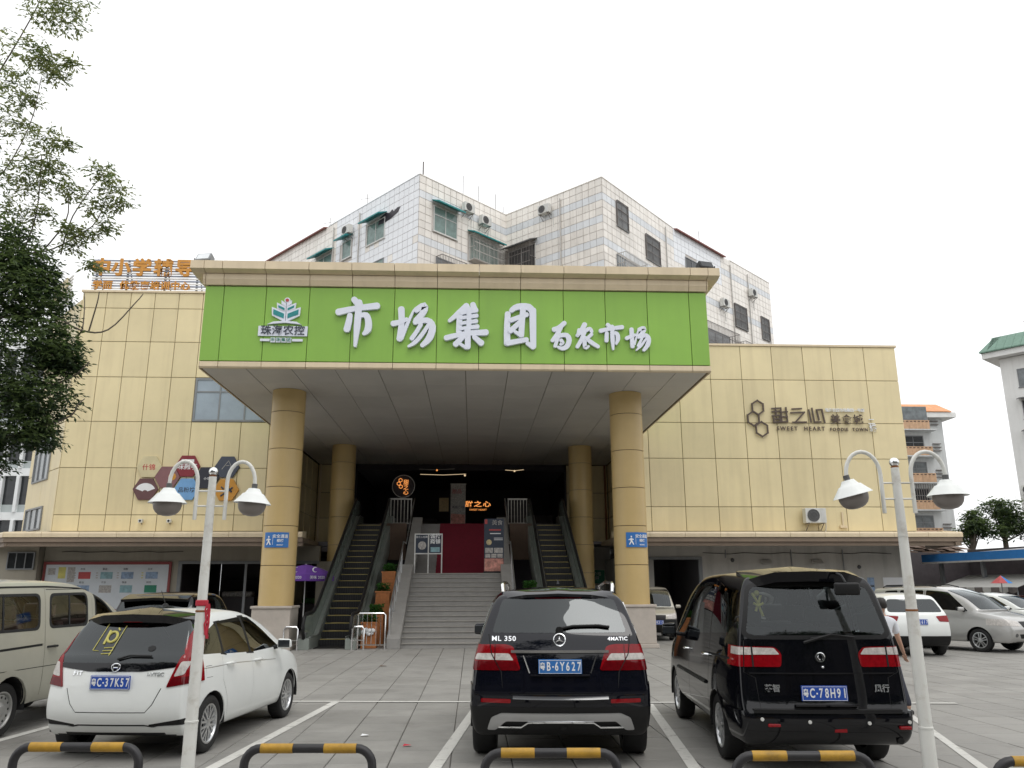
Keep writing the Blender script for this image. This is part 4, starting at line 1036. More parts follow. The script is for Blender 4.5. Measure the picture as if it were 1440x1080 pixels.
# ---- notice board under the left ledge
t = thing('notice_board', 'long red framed white notice board with pictures under the left ledge', 'notice board', (-15.2, YL, 2))
x0, x1, z0, z1 = -17.85, -12.62, .85, 2.86; y = YL-.03
b = MB(); b.box(x0+.1, x1-.1, y-.02, YL-.001, z0+.1, z1-.1); bd = b.build('board', 'board_white', t)
b = MB(); b.box(x0, x1, y-.05, YL-.002, z1-.099, z1+.02); b.box(x0, x1, y-.05, YL-.002, z0, z0+.099); b.box(x0, x0+.099, y-.05, YL-.002, z0+.1, z1-.1); b.box(x1-.099, x1, y-.05, YL-.002, z0+.1, z1-.1); b.build('frame', 'board_red', t)
rg = random.Random(11); yy = y-.024
def sheet(a, c, d, e, m, nm='picture'): b = MB(); b.face([(a, yy, d), (c, yy, d), (c, yy, e), (a, yy, e)]); return b.build(nm, m, bd)
sheet(x0+.2, x0+.5, 2.35, 2.62, 'poster_grey'); sheet(x0+.62, x0+.92, 2.2, 2.66, 'print_yellow'); sheet(x0+1.0, x0+1.3, 2.05, 2.66, 'poster_grey')
for i, x in enumerate((1.45, 2.35, 3.2, 4.2)):
    sheet(x0+x, x0+x+.5, 2.18, 2.46, ('print_red', 'print_teal', 'print_blue', 'print_blue')[i]); text('caption', ('市场', '果蔬', '海鲜', '百货')[i], .1, TT((x0+x+.16, yy-.003, 2.57)), 'print_dark', bd, .002)
    sheet(x0+x, x0+x+.5, 1.62, 1.92, ('print_blue', 'poster_grey', 'print_teal', 'print_green')[i]); text('caption', ('粮油', '干货', '熟食', '鲜肉')[i], .1, TT((x0+x+.16, yy-.003, 2.03)), 'print_dark', bd, .002)
    for k in range(3): sheet(x0+x-.18, x0+x-.1, 2.2+.1*k, 2.24+.1*k, 'print_yellow' if i == 3 else 'poster_grey', 'caption')
# green plate and notices on the pillar left of the right column
t = thing('stall_notice', 'green plate above white paper notice on the wall left of the right column', 'notice', (5.9, 38.4, 2))
b = MB(); b.box(5.05, 6.15, 38.44, 38.49, 1.95, 2.55); b.build('green_plate', 'print_green', t); text('lettering', '市场价格\n公平秤', .2, TT((5.6, 38.43, 2.27)), 'white_print', t, .004)
b = MB(); b.box(5.1, 6.1, 38.46, 38.49, 1.2, 1.85); b.build('paper_notice', 'white_print', t); text('lettering', '5号', .25, TT((5.6, 38.45, 1.55)), 'print_dark', t, .004)
# paper posters by the white SUV
for i, (x, c, d, m, lb) in enumerate(((15.95, .55, .75, 'print_yellow', 'yellow paper poster on the grey wall behind white crossover'), (16.6, .75, .7, 'white_print', 'white paper poster right of the yellow one on the grey wall'), (17.35, .3, .8, 'print_blue', 'narrow blue poster behind the right lamp post'), (18.35, .9, .8, 'white_print', 'printed notice at the right end of the grey wall'))):
    t = thing('wall_poster', lb, 'poster', (x, YL-.01, 1.4), group='paper posters on the grey wall'); b = MB(); b.box(x-c/2, x+c/2, YL-.02, YL-.002, 1.35, 1.35+d); b.build('sheet', m, t)
    b = MB(); b.face([(x-c*.4, YL-.023, 1.75), (x+c*.4, YL-.023, 1.75), (x+c*.4, YL-.023, 1.82), (x-c*.4, YL-.023, 1.82)]); b.build('caption', 'print_dark', t)

# ================================================================== PARASOL
t = thing('parasol', 'purple printed parasol standing between left column and escalator', 'parasol', (-5.95, 30, 0))
b = MB(); b.cyl((-5.95, 30, 0), (-5.95, 30, 2.62), .022, n=10); b.build('pole', 'frame_white', t, smooth=True)
b = MB(); b.lathe([(.28, 0), (.28, .06), (.05, .12)], (-5.95, 30, 0), 20); b.build('foot', 'ac_dark', t)
n = 8; rad = 1.0
for k in range(n):
    a0, a1 = 2*pi*k/n+.2, 2*pi*(k+1)/n+.2
    b = MB(); ct = Vector((-5.95, 30, 2.60))
    def rim(a, r, z): return Vector((-5.95+r*cos(a), 30+r*sin(a), z))
    P = [ct]
    rows_ = []
    for s in (0.0, .35, .7, 1.0):
        rows_.append([rim(a0+(a1-a0)*q/4, rad*s*(1-.03*sin(pi*q/4)), 2.60-.36*s**1.5) for q in range(5)])
    rows_.append([rim(a0+(a1-a0)*q/4, rad*1.01, 2.02) for q in range(5)])
    pts = [p for r_ in rows_ for p in r_]
    b.add(pts, [(i*5+j, i*5+j+1, (i+1)*5+j+1, (i+1)*5+j) for i in range(4) for j in range(4)])
    pl = b.build('canopy_panel', 'purple_cloth', t)
    am = (a0+a1)/2
    if sin(am) < -.2:
        u = Vector((-sin(am), cos(am), 0)); nn = Vector((cos(am), sin(am), 0)); c = rim(am, rad*.985, 2.13)
        text('print', '美味 2020', .13, TT(c+nn*.05, u, nn), 'white_print', pl, .003)
        b = MB(); b.tube([rim(am, rad*.80, 2.40)+u*(.10*cos(q))+Vector((0, 0, .08*sin(q)))+nn*.06 for q in [R(60+240*z/10) for z in range(11)]], [.004, .01, .016, .02, .022, .024, .022, .02, .016, .01, .004], 5); b.build('print', 'white_print', pl)
for k in range(n):
    a = 2*pi*k/n+.2; b = MB(); b.tube([(-5.95, 30, 2.58), (-5.95+cos(a)*.98, 30+sin(a)*.98, 2.24)], .008, 4); b.build('rib', 'frame_grey', t)
# things in the shade behind the left column: crates and a fridge
for i, (x, y, h, m, lb) in enumerate(((-7.0, 38.2, 1.1, 'leaf_plant', 'heap of green vegetables on a stall in the dark shop'), (-9.0, 38.6, .9, 'print_red', 'red crate stall in the dark shop'), (-10.8, 38.9, 1.4, 'poster_grey', 'pale fridge cabinet in the dark shop'))):
    t = thing('market_stall', lb, 'stall', (x, y, 0), group='stalls in the dark shop')
    b = MB(); b.box(x-.8, x+.8, y, y+.8, 0, h); b.build('counter', 'hall_wall', t); b = MB(); b.box(x-.7, x+.7, y+.05, y+.6, h+.001, h+.25); b.build('goods', m, t, bevel=.08)

# ================================================================== LAMP POSTS
def lamp_post(x, y, rz, label, tilt, lean, ribbon=False):
    t = thing('lamp_post', label, 'street lamp', (x, y, 0), rz, 'twin arm lamp posts')
    H = 2.92
    b = MB(); b.tube([(0, 0, 0), (0, 0, .55)], [.062, .060], 20); b.build('base_sleeve', 'lamp_white_paint', t, True, local=True)
    b = MB(); b.tube([(0, 0, .54), (0, 0, 1.55)], [.056, .052], 20); b.build('lower_pole', 'lamp_white_paint', t, True, local=True)
    b = MB(); b.tube([(0, 0, 1.55), (0, 0, 2.22), (0, 0, 2.86)], [.048, .043, .037], 20); b.build('upper_pole', 'lamp_white_paint', t, True, local=True)
    for z, r in ((.55, .063), (1.55, .054), (2.22, .045)):
        b = MB(); b.lathe([(r-.01, z-.012), (r, z-.008), (r, z+.008), (r-.01, z+.012)], (0, 0, 0), 20); b.build('collar', 'rust' if z == 1.55 else 'lamp_white_paint', t, True, local=True)
    b = MB(); b.cyl((0, 0, 2.855), (0, 0, 2.872), .036, n=16); b.build('rust_ring', 'rust', t, local=True)
    b = MB(); b.ball((0, 0, 2.912), .046, 18); b.build('finial', 'chrome', t, True, local=True)
    if not ribbon:
        b = MB(); b.box(-.025, .025, -.068, -.055, .14, .2); b.build('hatch', 'rust', t, local=True)
    for s, tl in ((-1, tilt[0]), (1, tilt[1])):
        xs = s*.145; xe = s*(.42 if ribbon else .47)
        zc = 2.80; rx = abs(xe-xs)/2
        path = [(xs, 0, 2.43), (xs, 0, 2.6), (xs, 0, zc)]
        for k in range(1, 12):
            a = pi-pi*k/12
            path.append(((xs+xe)/2+s*rx*cos(a), 0, zc+.215*sin(a)))
        path += [(xe, 0, zc-.005), (xe, 0, zc-.03)]
        b = MB(); b.tube(path, .019, 12); arm = b.build('arm', 'lamp_white_paint', t, True, local=True)
        b = MB()
        for z in (2.565, 2.715): b.cyl((s*.03, 0, z), (xs, 0, z), .009, n=8)
        b.build('tie_bar', 'lamp_white_paint', t, True, local=True)
        Tl = Matrix.Translation((xe, 0, zc-.03)) @ Matrix.Rotation(R(tl), 4, 'Y')
        b = MB(Tl); b.cyl((0, 0, -.03), (0, 0, .02), .028, n=10); b.build('socket', 'ac_dark', t, True, local=True)
        b = MB(Tl); b.lathe([(.055, -.028), (.062, -.04), (.085, -.075), (.105, -.082), (.118, -.10), (.175, -.165), (.185, -.178), (.178, -.178), (.11, -.11), (.08, -.09)], (0, 0, 0), 32)
        b.build('shade', 'lamp_white_clean', t, True, local=True, angle=50)
        b = MB(Tl); b.lathe([(.135, -.165), (.136, -.20), (.128, -.235), (.108, -.268), (.075, -.292), (.035, -.303), (.002, -.306)], (0, 0, 0), 32); b.build('globe', 'lamp_globe', t, True, local=True, angle=80)
    if ribbon:
        b = MB(); b.lathe([(.056, 1.60), (.060, 1.61), (.060, 1.645), (.056, 1.655)], (0, 0, 0), 16); rb = b.build('ribbon', 'red_cloth', t, local=True)
        b = MB(); rg = random.Random(2)
        for q in range(5):
            px = .055+rg.uniform(0, .018); py = -.03+rg.uniform(-.03, .03); P = [(px, py, 1.62)]
            for k in range(1, 6): P.append((px+rg.uniform(-.012, .014), py+rg.uniform(-.01, .01), 1.62-k*.055*rg.uniform(.8, 1.2)))
            w = rg.uniform(.006, .010)
            b.add([p for pt in P for p in ((pt[0]-w, pt[1], pt[2]), (pt[0]+w, pt[1]+.006, pt[2]))], [(2*i, 2*i+1, 2*i+3, 2*i+2) for i in range(len(P)-1)])
        b.build('ribbon_tail', 'red_cloth', rb, local=True)
    return t
lamp_post(-2.63, 8.3, R(2), 'left twin arm white lamp post with red cloth tied round it', (0, 4), 0, True)
lamp_post(4.02, 7.5, R(-3), 'right twin arm white lamp post with tilted left shade', (-14, 0), 0)

# ================================================================== BARRIERS
def barrier():
    t = thing('wheel_barrier', 'x', 'barrier', (0, 0, 0), 0, 'black and yellow hoop barriers')
    w, h, r, rb = .515, .515, .035, .13
    P = [(-w, 0, -.05), (-w, 0, h-rb)]+[(-w+rb-rb*cos(a), 0, h-rb+rb*sin(a)) for a in [R(15*k) for k in range(1, 6)]]+[(-w+rb, 0, h)]
    Q = [(-x, y, z) for x, y, z in P][::-1]
    b = MB(); b.tube(P+Q, r, 14); tb = b.build('hoop', 'black_paint', t, True, local=True)
    for a, c in ((-.385, -.125), (.125, .385)):
        b = MB(); b.tube([(a, 0, h), (c, 0, h)], r+.0025, 14); b.build('yellow_band', 'yellow_paint', tb, True, local=True)
    for s in (-1, 1):
        b = MB(); b.lathe([(.075, 0), (.075, .008), (.045, .012)], (s*w, 0, 0), 14); b.build('base_plate', 'black_paint', t, local=True)
    return t
pb = barrier()
BAR = [(-3.20, 7.27, 'leftmost hoop barrier behind the white hatchback tail'), (-1.30, 7.085, 'hoop barrier in the empty bay between white hatchback and black SUV'), (.62, 6.775, 'hoop barrier behind the black SUV'),
       (2.52, 6.54, 'hoop barrier behind the black van'), (4.35, 6.22, 'rightmost hoop barrier near the right lamp post')]
for i, (x, y, lb) in enumerate(BAR):
    o = pb if i == 0 else copy_tree(pb)
    o.location = (x, y, 0); o.rotation_euler = (0, 0, R(-3.8)); o['label'] = lb
# ================================================================== VEHICLES
def interp(tab, x):
    if x <= tab[0][0]: return tab[0][1]
    for (a, va), (b, vb) in zip(tab, tab[1:]):
        if x <= b: return va+(vb-va)*(x-a)/(b-a)
    return tab[-1][1]

def rpoly(pts, r=.05, seg=3):
    out = []; n = len(pts)
    for i in range(n):
        p = Vector(pts[i]); a = Vector(pts[i-1]); c = Vector(pts[(i+1) % n])
        rr = min(r, (a-p).length*.45, (c-p).length*.45)
        p0 = p+(a-p).normalized()*rr; p1 = p+(c-p).normalized()*rr
        for k in range(seg+1):
            t = k/seg; out.append(tuple((1-t)**2*p0+2*t*(1-t)*p+t*t*p1))
    return out

def circle(cx, cy, r, n=22): return [(cx+r*cos(2*pi*i/n), cy+r*sin(2*pi*i/n)) for i in range(n)]

def line_poly(path, w):
    P = [Vector(p) for p in path]; L, Q = [], []
    for i, p in enumerate(P):
        d = (P[min(i+1, len(P)-1)]-P[max(0, i-1)]).normalized(); n = Vector((-d.y, d.x))*w/2
        L.append(tuple(p+n)); Q.append(tuple(p-n))
    return L+Q[::-1]

def inside(p, poly):
    x, y = p; c = False; n = len(poly); j = n-1
    for i in range(n):
        xi, yi = poly[i]; xj, yj = poly[j]
        if (yi > y) != (yj > y) and x < (xj-xi)*(y-yi)/(yj-yi)+xi: c = not c
        j = i
    return c

class Car:
    def __init__(s, sp, name, label, cat, loc, heading, paint, lvl=2, group=None):
        s.sp = sp; s.root = thing(name, label, cat, loc, -R(heading), group); s.paint = paint
        W, L = sp['W'], sp['L']
        F = sp.get('F', [0, .07, .28, .55, .80, 1.0]); PR = sp.get('PR', [.90, .965, 1, 1, .98, .92])
        G = [.10, .45, .86, 1.0]
        yA = sp['ws'][0][1]; cols = sp['cols']; kA = cols.index('A'); cols = [yA if c == 'A' else c for c in cols]
        zb = sp['zb']; V = {}
        def plan(y):
            f = 1.0; pt, dt, pn, dn = sp.get('plan', (.07, .8, .16, .9))
            if y < dt: f -= pt*(1-y/dt)**2
            if y > L-dn: f -= pn*(1-(L-y)/dn)**2
            return f
        for j, yc in enumerate(cols):
            fr = yc/L
            for r, f in enumerate(F):
                y = yc
                for _ in range(3):
                    z = zb+f*(interp(sp['belt'], y)-zb); y0, y1 = interp(sp['tail'], z), interp(sp['nose'], z); y = y0+(y1-y0)*fr
                V['l', r, j] = Vector((W*PR[r]*plan(y), y, z))
        nr = len(F)-1
        for j in range(kA+1):
            b0 = V['l', nr, j]; d = (b0.y-V['l', nr, 0].y)/(V['l', nr, kA].y-V['l', nr, 0].y)
            V['u', 0, j] = b0
            for q, g in enumerate(G):
                y = b0.y
                for _ in range(3):
                    z = b0.z+g*(interp(sp['roof'], y)-.03-b0.z); y0, y1 = interp(sp['tailu'], z), interp(sp['ws'], z); y = y0+(y1-y0)*d
                wr = sp['roofW']*(1-sp.get('roof_taper', .05)*max(0, 1-y/.9))
                x = b0.x+(wr-b0.x)*(g**1.15)
                if g == 1.0: x -= .05
                V['u', q+1, j] = Vector((x, y, z))
        nc = len(cols)-1; nu = len(G)
        bl = sp.get('bulge', {}); ob_, og, orf, ow, oh, on = [bl.get(k, dv) for k, dv in (('tail', .06), ('glass', .07), ('roof', .045), ('ws', .16), ('hood', .035), ('nose', .12))]
        # boundary loop with offsets
        loop = []
        for j in range(nc+1): loop.append((('l', 0, j), (0, 0, 0)))
        for r in range(1, nr+1): loop.append((('l', r, nc), (0, on, 0)))
        for j in range(nc-1, kA, -1): loop.append((('l', nr, j), (0, 0, oh)))
        loop.append((('l', nr, kA), (0, ow*.9, oh)))
        for q in range(1, nu+1): loop.append((('u', q, kA), (0, ow, 0 if q < nu else orf*.5)))
        for j in range(kA-1, 0, -1): loop.append((('u', nu, j), (0, 0, orf)))
        for q in range(nu, 0, -1): loop.append((('u', q, 0), (0, -og, orf*.6 if q == nu else 0)))
        for r in range(nr, 0, -1): loop.append((('l', r, 0), (0, -ob_, 0)))
        bm = bmesh.new(); vm = {}
        for sd in (1, -1):
            for k, p in V.items():
                if k[0] == 'u' and k[1] == 0: continue
                vm[sd, k] = bm.verts.new((p.x*sd, p.y, p.z))
            for j in range(kA+1): vm[sd, ('u', 0, j)] = vm[sd, ('l', nr, j)]
            for r in range(nr):
                for j in range(nc): bm.faces.new([vm[sd, ('l', r, j)], vm[sd, ('l', r, j+1)], vm[sd, ('l', r+1, j+1)], vm[sd, ('l', r+1, j)]])
            for q in range(nu):
                for j in range(kA): bm.faces.new([vm[sd, ('u', q, j)], vm[sd, ('u', q, j+1)], vm[sd, ('u', q+1, j+1)], vm[sd, ('u', q+1, j)]])
        SS = [.93, .70, .36]
        n = len(loop); ring = []
        for k, off in loop:
            p = V[k]; row = [vm[1, k]]
            for sx in SS: row.append(bm.verts.new((p.x*sx, p.y+off[1]*(1-sx*sx), p.z+off[2]*(1-sx*sx))))
            row.append(bm.verts.new((0, p.y+off[1], p.z+off[2])))
            for sx in SS[::-1]: row.append(bm.verts.new((-p.x*sx, p.y+off[1]*(1-sx*sx), p.z+off[2]*(1-sx*sx))))
            row.append(vm[-1, k]); ring.append(row)
        for i in range(n):
            a, b = ring[i], ring[(i+1) % n]
            for m in range(len(a)-1): bm.faces.new([a[m], a[m+1], b[m+1], b[m]])
        bmesh.ops.recalc_face_normals(bm, faces=bm.faces)
        me = bpy.data.meshes.new('cage'); bm.to_mesh(me); bm.free()
        o = bpy.data.objects.new('cage', me); COL.objects.link(o)
        md = o.modifiers.new('s', 'SUBSURF'); md.levels = lvl; md.render_levels = lvl
        bpy.context.view_layer.update()
        ev = o.evaluated_get(bpy.context.evaluated_depsgraph_get())
        me2 = bpy.data.meshes.new_from_object(ev)
        bpy.data.objects.remove(o); bpy.data.meshes.remove(me)
        s.bm = bmesh.new(); s.bm.from_mesh(me2); bpy.data.meshes.remove(me2)
        bmesh.ops.recalc_face_normals(s.bm, faces=s.bm.faces); s.bm.normal_update()
        ref = s.bm.copy(); bmesh.ops.triangulate(ref, faces=ref.faces); ref.normal_update(); ref.verts.ensure_lookup_table(); ref.faces.ensure_lookup_table()
        s.ref = ref; s.bvh = BVHTree.FromBMesh(ref)
        s.lay = s.bm.faces.layers.int.new('tag'); s.tags = []; s.wheel_no = 0

    def normal(s, co):
        p, n, i, d = s.bvh.find_nearest(co)
        if i is None: return Vector((0, 0, 1))
        f = s.ref.faces[i]; a, b, c = [v.co for v in f.verts]
        v0, v1, v2 = b-a, c-a, p-a
        d00, d01, d11, d20, d21 = v0.dot(v0), v0.dot(v1), v1.dot(v1), v2.dot(v0), v2.dot(v1)
        den = d00*d11-d01*d01
        if abs(den) < 1e-14: return n
        v = (d11*d20-d01*d21)/den; w_ = (d00*d21-d01*d20)/den
        nn = f.verts[0].normal*(1-v-w_)+f.verts[1].normal*v+f.verts[2].normal*w_
        return nn.normalized() if nn.length > 1e-6 else n

    def select(s, poly, axis, lim):
        us = [p[0] for p in poly]; vs = [p[1] for p in poly]; u0, u1, v0, v1 = min(us)-.02, max(us)+.02, min(vs)-.02, max(vs)+.02
        W = s.sp['W']
        if axis in 'RL':
            sg = 1 if axis == 'R' else -1; lx = .3*W if lim is None else lim
            pr = lambda c: (c.y, c.z); ok = lambda f, c: c.x*sg > lx and f.normal.x*sg > -.3
            pno = lambda e: Vector((0, -e[1], e[0])); pco = lambda p: Vector((0, p[0], p[1])); dep = Vector((1, 0, 0)), Vector((lx*sg, 0, 0)), lim is not None
        elif axis in 'BF':
            sg = -1 if axis == 'B' else 1; ly = (.9 if axis == 'B' else s.sp['L']*.45) if lim is None else lim
            pr = lambda c: (c.x, c.z); ok = lambda f, c: (c.y < ly if axis == 'B' else c.y > ly) and f.normal.y*sg > -.35
            pno = lambda e: Vector((-e[1], 0, e[0])); pco = lambda p: Vector((p[0], 0, p[1])); dep = Vector((0, 1, 0)), Vector((0, ly, 0)), lim is not None
        else:
            lz = 1.2 if lim is None else lim
            pr = lambda c: (c.x, c.y); ok = lambda f, c: c.z > lz and f.normal.z > -.1
            pno = lambda e: Vector((-e[1], e[0], 0)); pco = lambda p: Vector((p[0], p[1], 0)); dep = Vector((0, 0, 1)), Vector((0, 0, lz)), lim is not None
        def overl(f):
            q = [pr(v.co) for v in f.verts]
            return max(a for a, b in q) > u0 and min(a for a, b in q) < u1 and max(b for a, b in q) > v0 and min(b for a, b in q) < v1
        def okd(f):
            return ok(f, f.calc_center_median())
        def near(f):   # generous depth test before the depth cut
            c = f.calc_center_median()
            if axis in 'RL': return c.x*sg > lx-.15 and f.normal.x*sg > -.5
            if axis == 'B': return c.y < ly+.15 and f.normal.y*sg > -.5
            if axis == 'F': return c.y > ly-.15 and f.normal.y*sg > -.5
            return c.z > lz-.15
        cand = [f for f in s.bm.faces if near(f) and overl(f)]
        def cut(cand, pc, pn):
            geom = set(cand)
            for f in cand: geom.update(f.verts); geom.update(f.edges)
            r = bmesh.ops.bisect_plane(s.bm, geom=list(geom), dist=1e-5, plane_co=pc, plane_no=pn)
            return [g for g in r['geom'] if isinstance(g, bmesh.types.BMFace) and g.is_valid]
        if dep[2]: cand = cut(cand, dep[1], dep[0])
        n = len(poly)
        for i in range(n):
            p, q = poly[i], poly[(i+1) % n]; e = (q[0]-p[0], q[1]-p[1]); l = math.hypot(*e)
            if l < 1e-5: continue
            cand = cut(cand, pco(p), pno((e[0]/l, e[1]/l)))
        s.bm.normal_update()
        return [f for f in cand if f.is_valid and okd(f) and inside(pr(f.calc_center_median()), poly)]

    def region(s, name, poly, axis, m, lim=None, off=.0, rim=.02, parent=None, mirror=False, label=None):
        """cut an area out of the body skin and make it a part of its own"""
        polys = [(poly, axis)]
        if mirror: polys.append((poly, 'L')) if axis == 'R' else polys.append(([(-a, b) for a, b in poly], axis))
        ids = []
        for pl, ax in polys:
            fs = s.select(pl, ax, lim); s.tags.append(dict(name=name, m=m, off=off, rim=rim, parent=parent, label=label)); k = len(s.tags)
            for f in fs: f[s.lay] = k
            ids.append(k)
        return ids

    def hole(s, poly, axis, lim=None):
        fs = s.select(poly, axis, lim); bmesh.ops.delete(s.bm, geom=fs, context='FACES')

    def mesh_from(s, faces, off, rim, flip=False):
        vm = {}; vs = []; F = []; nor = []
        def vid(v):
            if v not in vm:
                n = s.normal(v.co); vm[v] = len(vs); vs.append(v.co+n*off); nor.append(-n if flip else n)
            return vm[v]
        for f in faces:
            ids = [vid(v) for v in f.verts]; F.append(ids[::-1] if flip else ids)
        nb = len(vs); bd = []
        if rim:
            fset = set(faces)
            for f in faces:
                for l in f.loops:
                    if not any(g in fset for g in l.edge.link_faces if g is not f): bd.append((l.vert, l.link_loop_next.vert))
            low = {}
            for a, c in bd:
                ids = []
                for v in (a, c):
                    n = s.normal(v.co)
                    vs.append(v.co+n*off); nor.append(n); hi = len(vs)-1
                    vs.append(v.co+n*(off-rim)); nor.append(n); ids.append((hi, hi+1))
                F.append([ids[1][0], ids[0][0], ids[0][1], ids[1][1]])
        me = bpy.data.meshes.new('skin'); me.from_pydata([tuple(v) for v in vs], [], F)
        me.polygons.foreach_set('use_smooth', [True]*len(me.polygons))
        k = len(F)-len(bd)
        for i in range(k, len(F)): me.polygons[i].use_smooth = False
        me.validate()
        me.normals_split_custom_set_from_vertices([tuple(n) for n in nor]) if len(nor) == len(me.vertices) else None
        return me

    def finish(s, liner='trunk_interior'):
        s.bm.normal_update()
        s.tags.append(dict(name='underbody', m='rubber', off=0, rim=0, parent=None, label=None)); ku = len(s.tags)
        for f in s.bm.faces:
            if f[s.lay] == 0 and f.normal.z < -.85 and f.calc_center_median().z < s.sp['zb']+.035: f[s.lay] = ku
        groups = {}
        for f in s.bm.faces: groups.setdefault(f[s.lay], []).append(f)
        body = groups.get(0, [])
        s.body = ob('body', s.mesh_from(body, 0, .012), s.paint, s.root, True)
        if liner: ob('cabin_lining', s.mesh_from(body, -.035, 0, True), liner, s.root, True)
        s.made = {}
        for k, t in enumerate(s.tags, 1):
            fs = groups.get(k)
            if not fs: continue
            pa = s.root if t['parent'] is None else (s.made.get(t['parent']) or s.root)
            o = ob(t['name'], s.mesh_from(fs, t['off'], t['rim']), t['m'], pa, True, label=t['label'])
            s.made[k] = o
        s.bm.free()

    def on(s, x, z, back=True):
        """point on the rear (or front) skin"""
        o = Vector((x, -2 if back else s.sp['L']+2, z)); p = s.bvh.ray_cast(o, Vector((0, 1 if back else -1, 0)))
        return (p[0], p[1]) if p[0] is not None else (Vector((x, 0, z)), Vector((0, -1, 0)))

    def on_side(s, y, z, sd):
        p = s.bvh.ray_cast(Vector((3*sd, y, z)), Vector((-sd, 0, 0)))
        return p[0] if p[0] is not None else Vector((sd*s.sp['W'], y, z))

    def arches(s, ys, r, zc):
        for y in ys:
            for ax in 'RL': s.hole(circle(y, zc, r, 24), ax, .55*s.sp['W'])
        W = s.sp['W']
        for y in ys:
            for sd in (1, -1):
                b = MB(); n = 18; x0, x1 = sd*(W*.985), sd*(W-.32)
                A = [R(-8+196*i/n) for i in range(n+1)]
                b.add([(x, y+(r+.004)*cos(a), zc+(r+.004)*sin(a)) for x in (x0, x1) for a in A], [(i, i+1, n+2+i, n+1+i) for i in range(n)])
                b.add([(x1, y+(r+.004)*cos(a), zc+(r+.004)*sin(a)) for a in A], [tuple(range(n+1))])
                b.build('wheel_arch', 'rubber', s.root, local=True)

    def wheels(s, ys, r, w=.2, style='spoke', inset=.02, n=7, rim_r=.66):
        key = ('wheel', r, w, style, n, rim_r)
        if key not in _cache:
            b = MB(); h = w/2
            b.lathe([(r*rim_r, -h*.85), (r*.80, -h), (r*.93, -h*.98), (r*.985, -h*.80), (r, -h*.5), (r, h*.5), (r*.985, h*.80), (r*.93, h*.98), (r*.80, h), (r*rim_r, h*.85)], (0, 0, 0), 40, 'X', False)
            ty = b.mesh('tyre', True, angle=50)
            b = MB(); q = r*rim_r
            # dish
            b.lathe([(q+.004, h*.80), (q+.004, h*.93), (q-.012, h*.95), (q-.022, h*.80), (q-.03, h*.1)], (0, 0, 0), 40, 'X', False)
            if style == 'spoke':
                for k in range(n):
                    a = 2*pi*k/n; T = Matrix.Rotation(a, 4, 'X'); bb = MB(T)
                    for d in (-1, 1):
                        bb.prism([(h*.86, d*.010, .03), (h*.86, d*.028, .03), (h*.80, d*(.030+q*.10), q-.012), (h*.80, d*(.006+q*.08), q-.012)], (-.03, 0, 0))
                    b.add(bb.v, bb.f)
                b.lathe([(.002, h*.90), (.030, h*.90), (.055, h*.84), (.06, h*.5)], (0, 0, 0), 20, 'X')
            else:
                b.lathe([(.002, h*.98), (.05, h*.98), (.06, h*.85), (q*.45, h*.70), (q*.62, h*.82), (q*.80, h*.80), (q*.95, h*.55)], (0, 0, 0), 40, 'X', False)
            rm = b.mesh('rim', True, angle=30)
            b = MB(); b.lathe([(.002, h*.30), (q-.02, h*.30), (q-.02, h*.2)], (0, 0, 0), 24, 'X')
            dk = b.mesh('brake')
            hl = None
            if style != 'spoke':
                b = MB()
                for k in range(12):
                    a = 2*pi*k/12; c = Vector((h*.835, q*.70*cos(a), q*.70*sin(a))); pts = [c+Vector((0, .016*cos(t), .016*sin(t))) for t in [2*pi*i/8 for i in range(8)]]
                    b.add(pts, [tuple(range(8))])
                hl = b.mesh('rim_holes')
            _cache[key] = (ty, rm, dk, hl)
        ty, rm, dk, hl = _cache[key]
        for y in ys:
            for sd in (1, -1):
                o = ob('wheel', ty.copy() if not ty.materials else ty, 'rubber', s.root, True, loc=(sd*(s.sp['W']-inset-w/2), y, r))
                if sd < 0: o.rotation_euler = (0, 0, pi)
                a = ob('rim', rm, 'rim_silver' if style == 'spoke' else 'rim_steel', o, True)
                ob('brake_disc', dk, 'black_plastic', o, True)
                if hl: ob('rim_holes', hl, 'rubber', o, True)

    def plate(s, x, z, body, y=None, front=False, m='plate_blue'):
        p, n = s.on(x, z, not front); yy = p.y if y is None else y
        d = -1 if not front else 1
        b = MB(); b.box(-.22, .22, -.006, .006, -.07, .07); me = b.mesh('licence_plate', bevel=.004); me.transform(Matrix.Translation((x, yy+d*.022, z)))
        pl = ob('licence_plate', me, m, s.root, True)
        T = TT((x, yy+d*.030, z-.002), (1, 0, 0) if not front else (-1, 0, 0), (0, d, 0))
        b = MB()
        for a in ((-.212, .212, -.064, -.060), (-.212, .212, .060, .064), (-.212, -.208, -.059, .059), (.208, .212, -.059, .059)): b.add([(a[0], a[2], 0), (a[1], a[2], 0), (a[1], a[3], 0), (a[0], a[3], 0)], [(0, 1, 2, 3)])
        me = b.mesh('border'); me.transform(T); ob('border', me, 'white_print', pl, True)
        pos = [-.178, -.117] + [-.035+.0565*i for i in range(5)]
        k = 0
        b = MB(); b.add([(-.072+.009*cos(t), .009*sin(t), 0) for t in [2*pi*i/8 for i in range(8)]], [tuple(range(8))]); me = b.mesh('dot'); me.transform(T); ob('dot', me, 'white_print', pl, True)
        for ch, px in zip(body, pos):
            me = text_mesh(ch, .118 if k else .078, .003, bold=.022 if k else .03, sx=.62 if k else .68); me.transform(Matrix.Translation((px, 0, 0))); me.transform(T); ob('character', me, 'white_print', pl, True); k += 1
        return pl

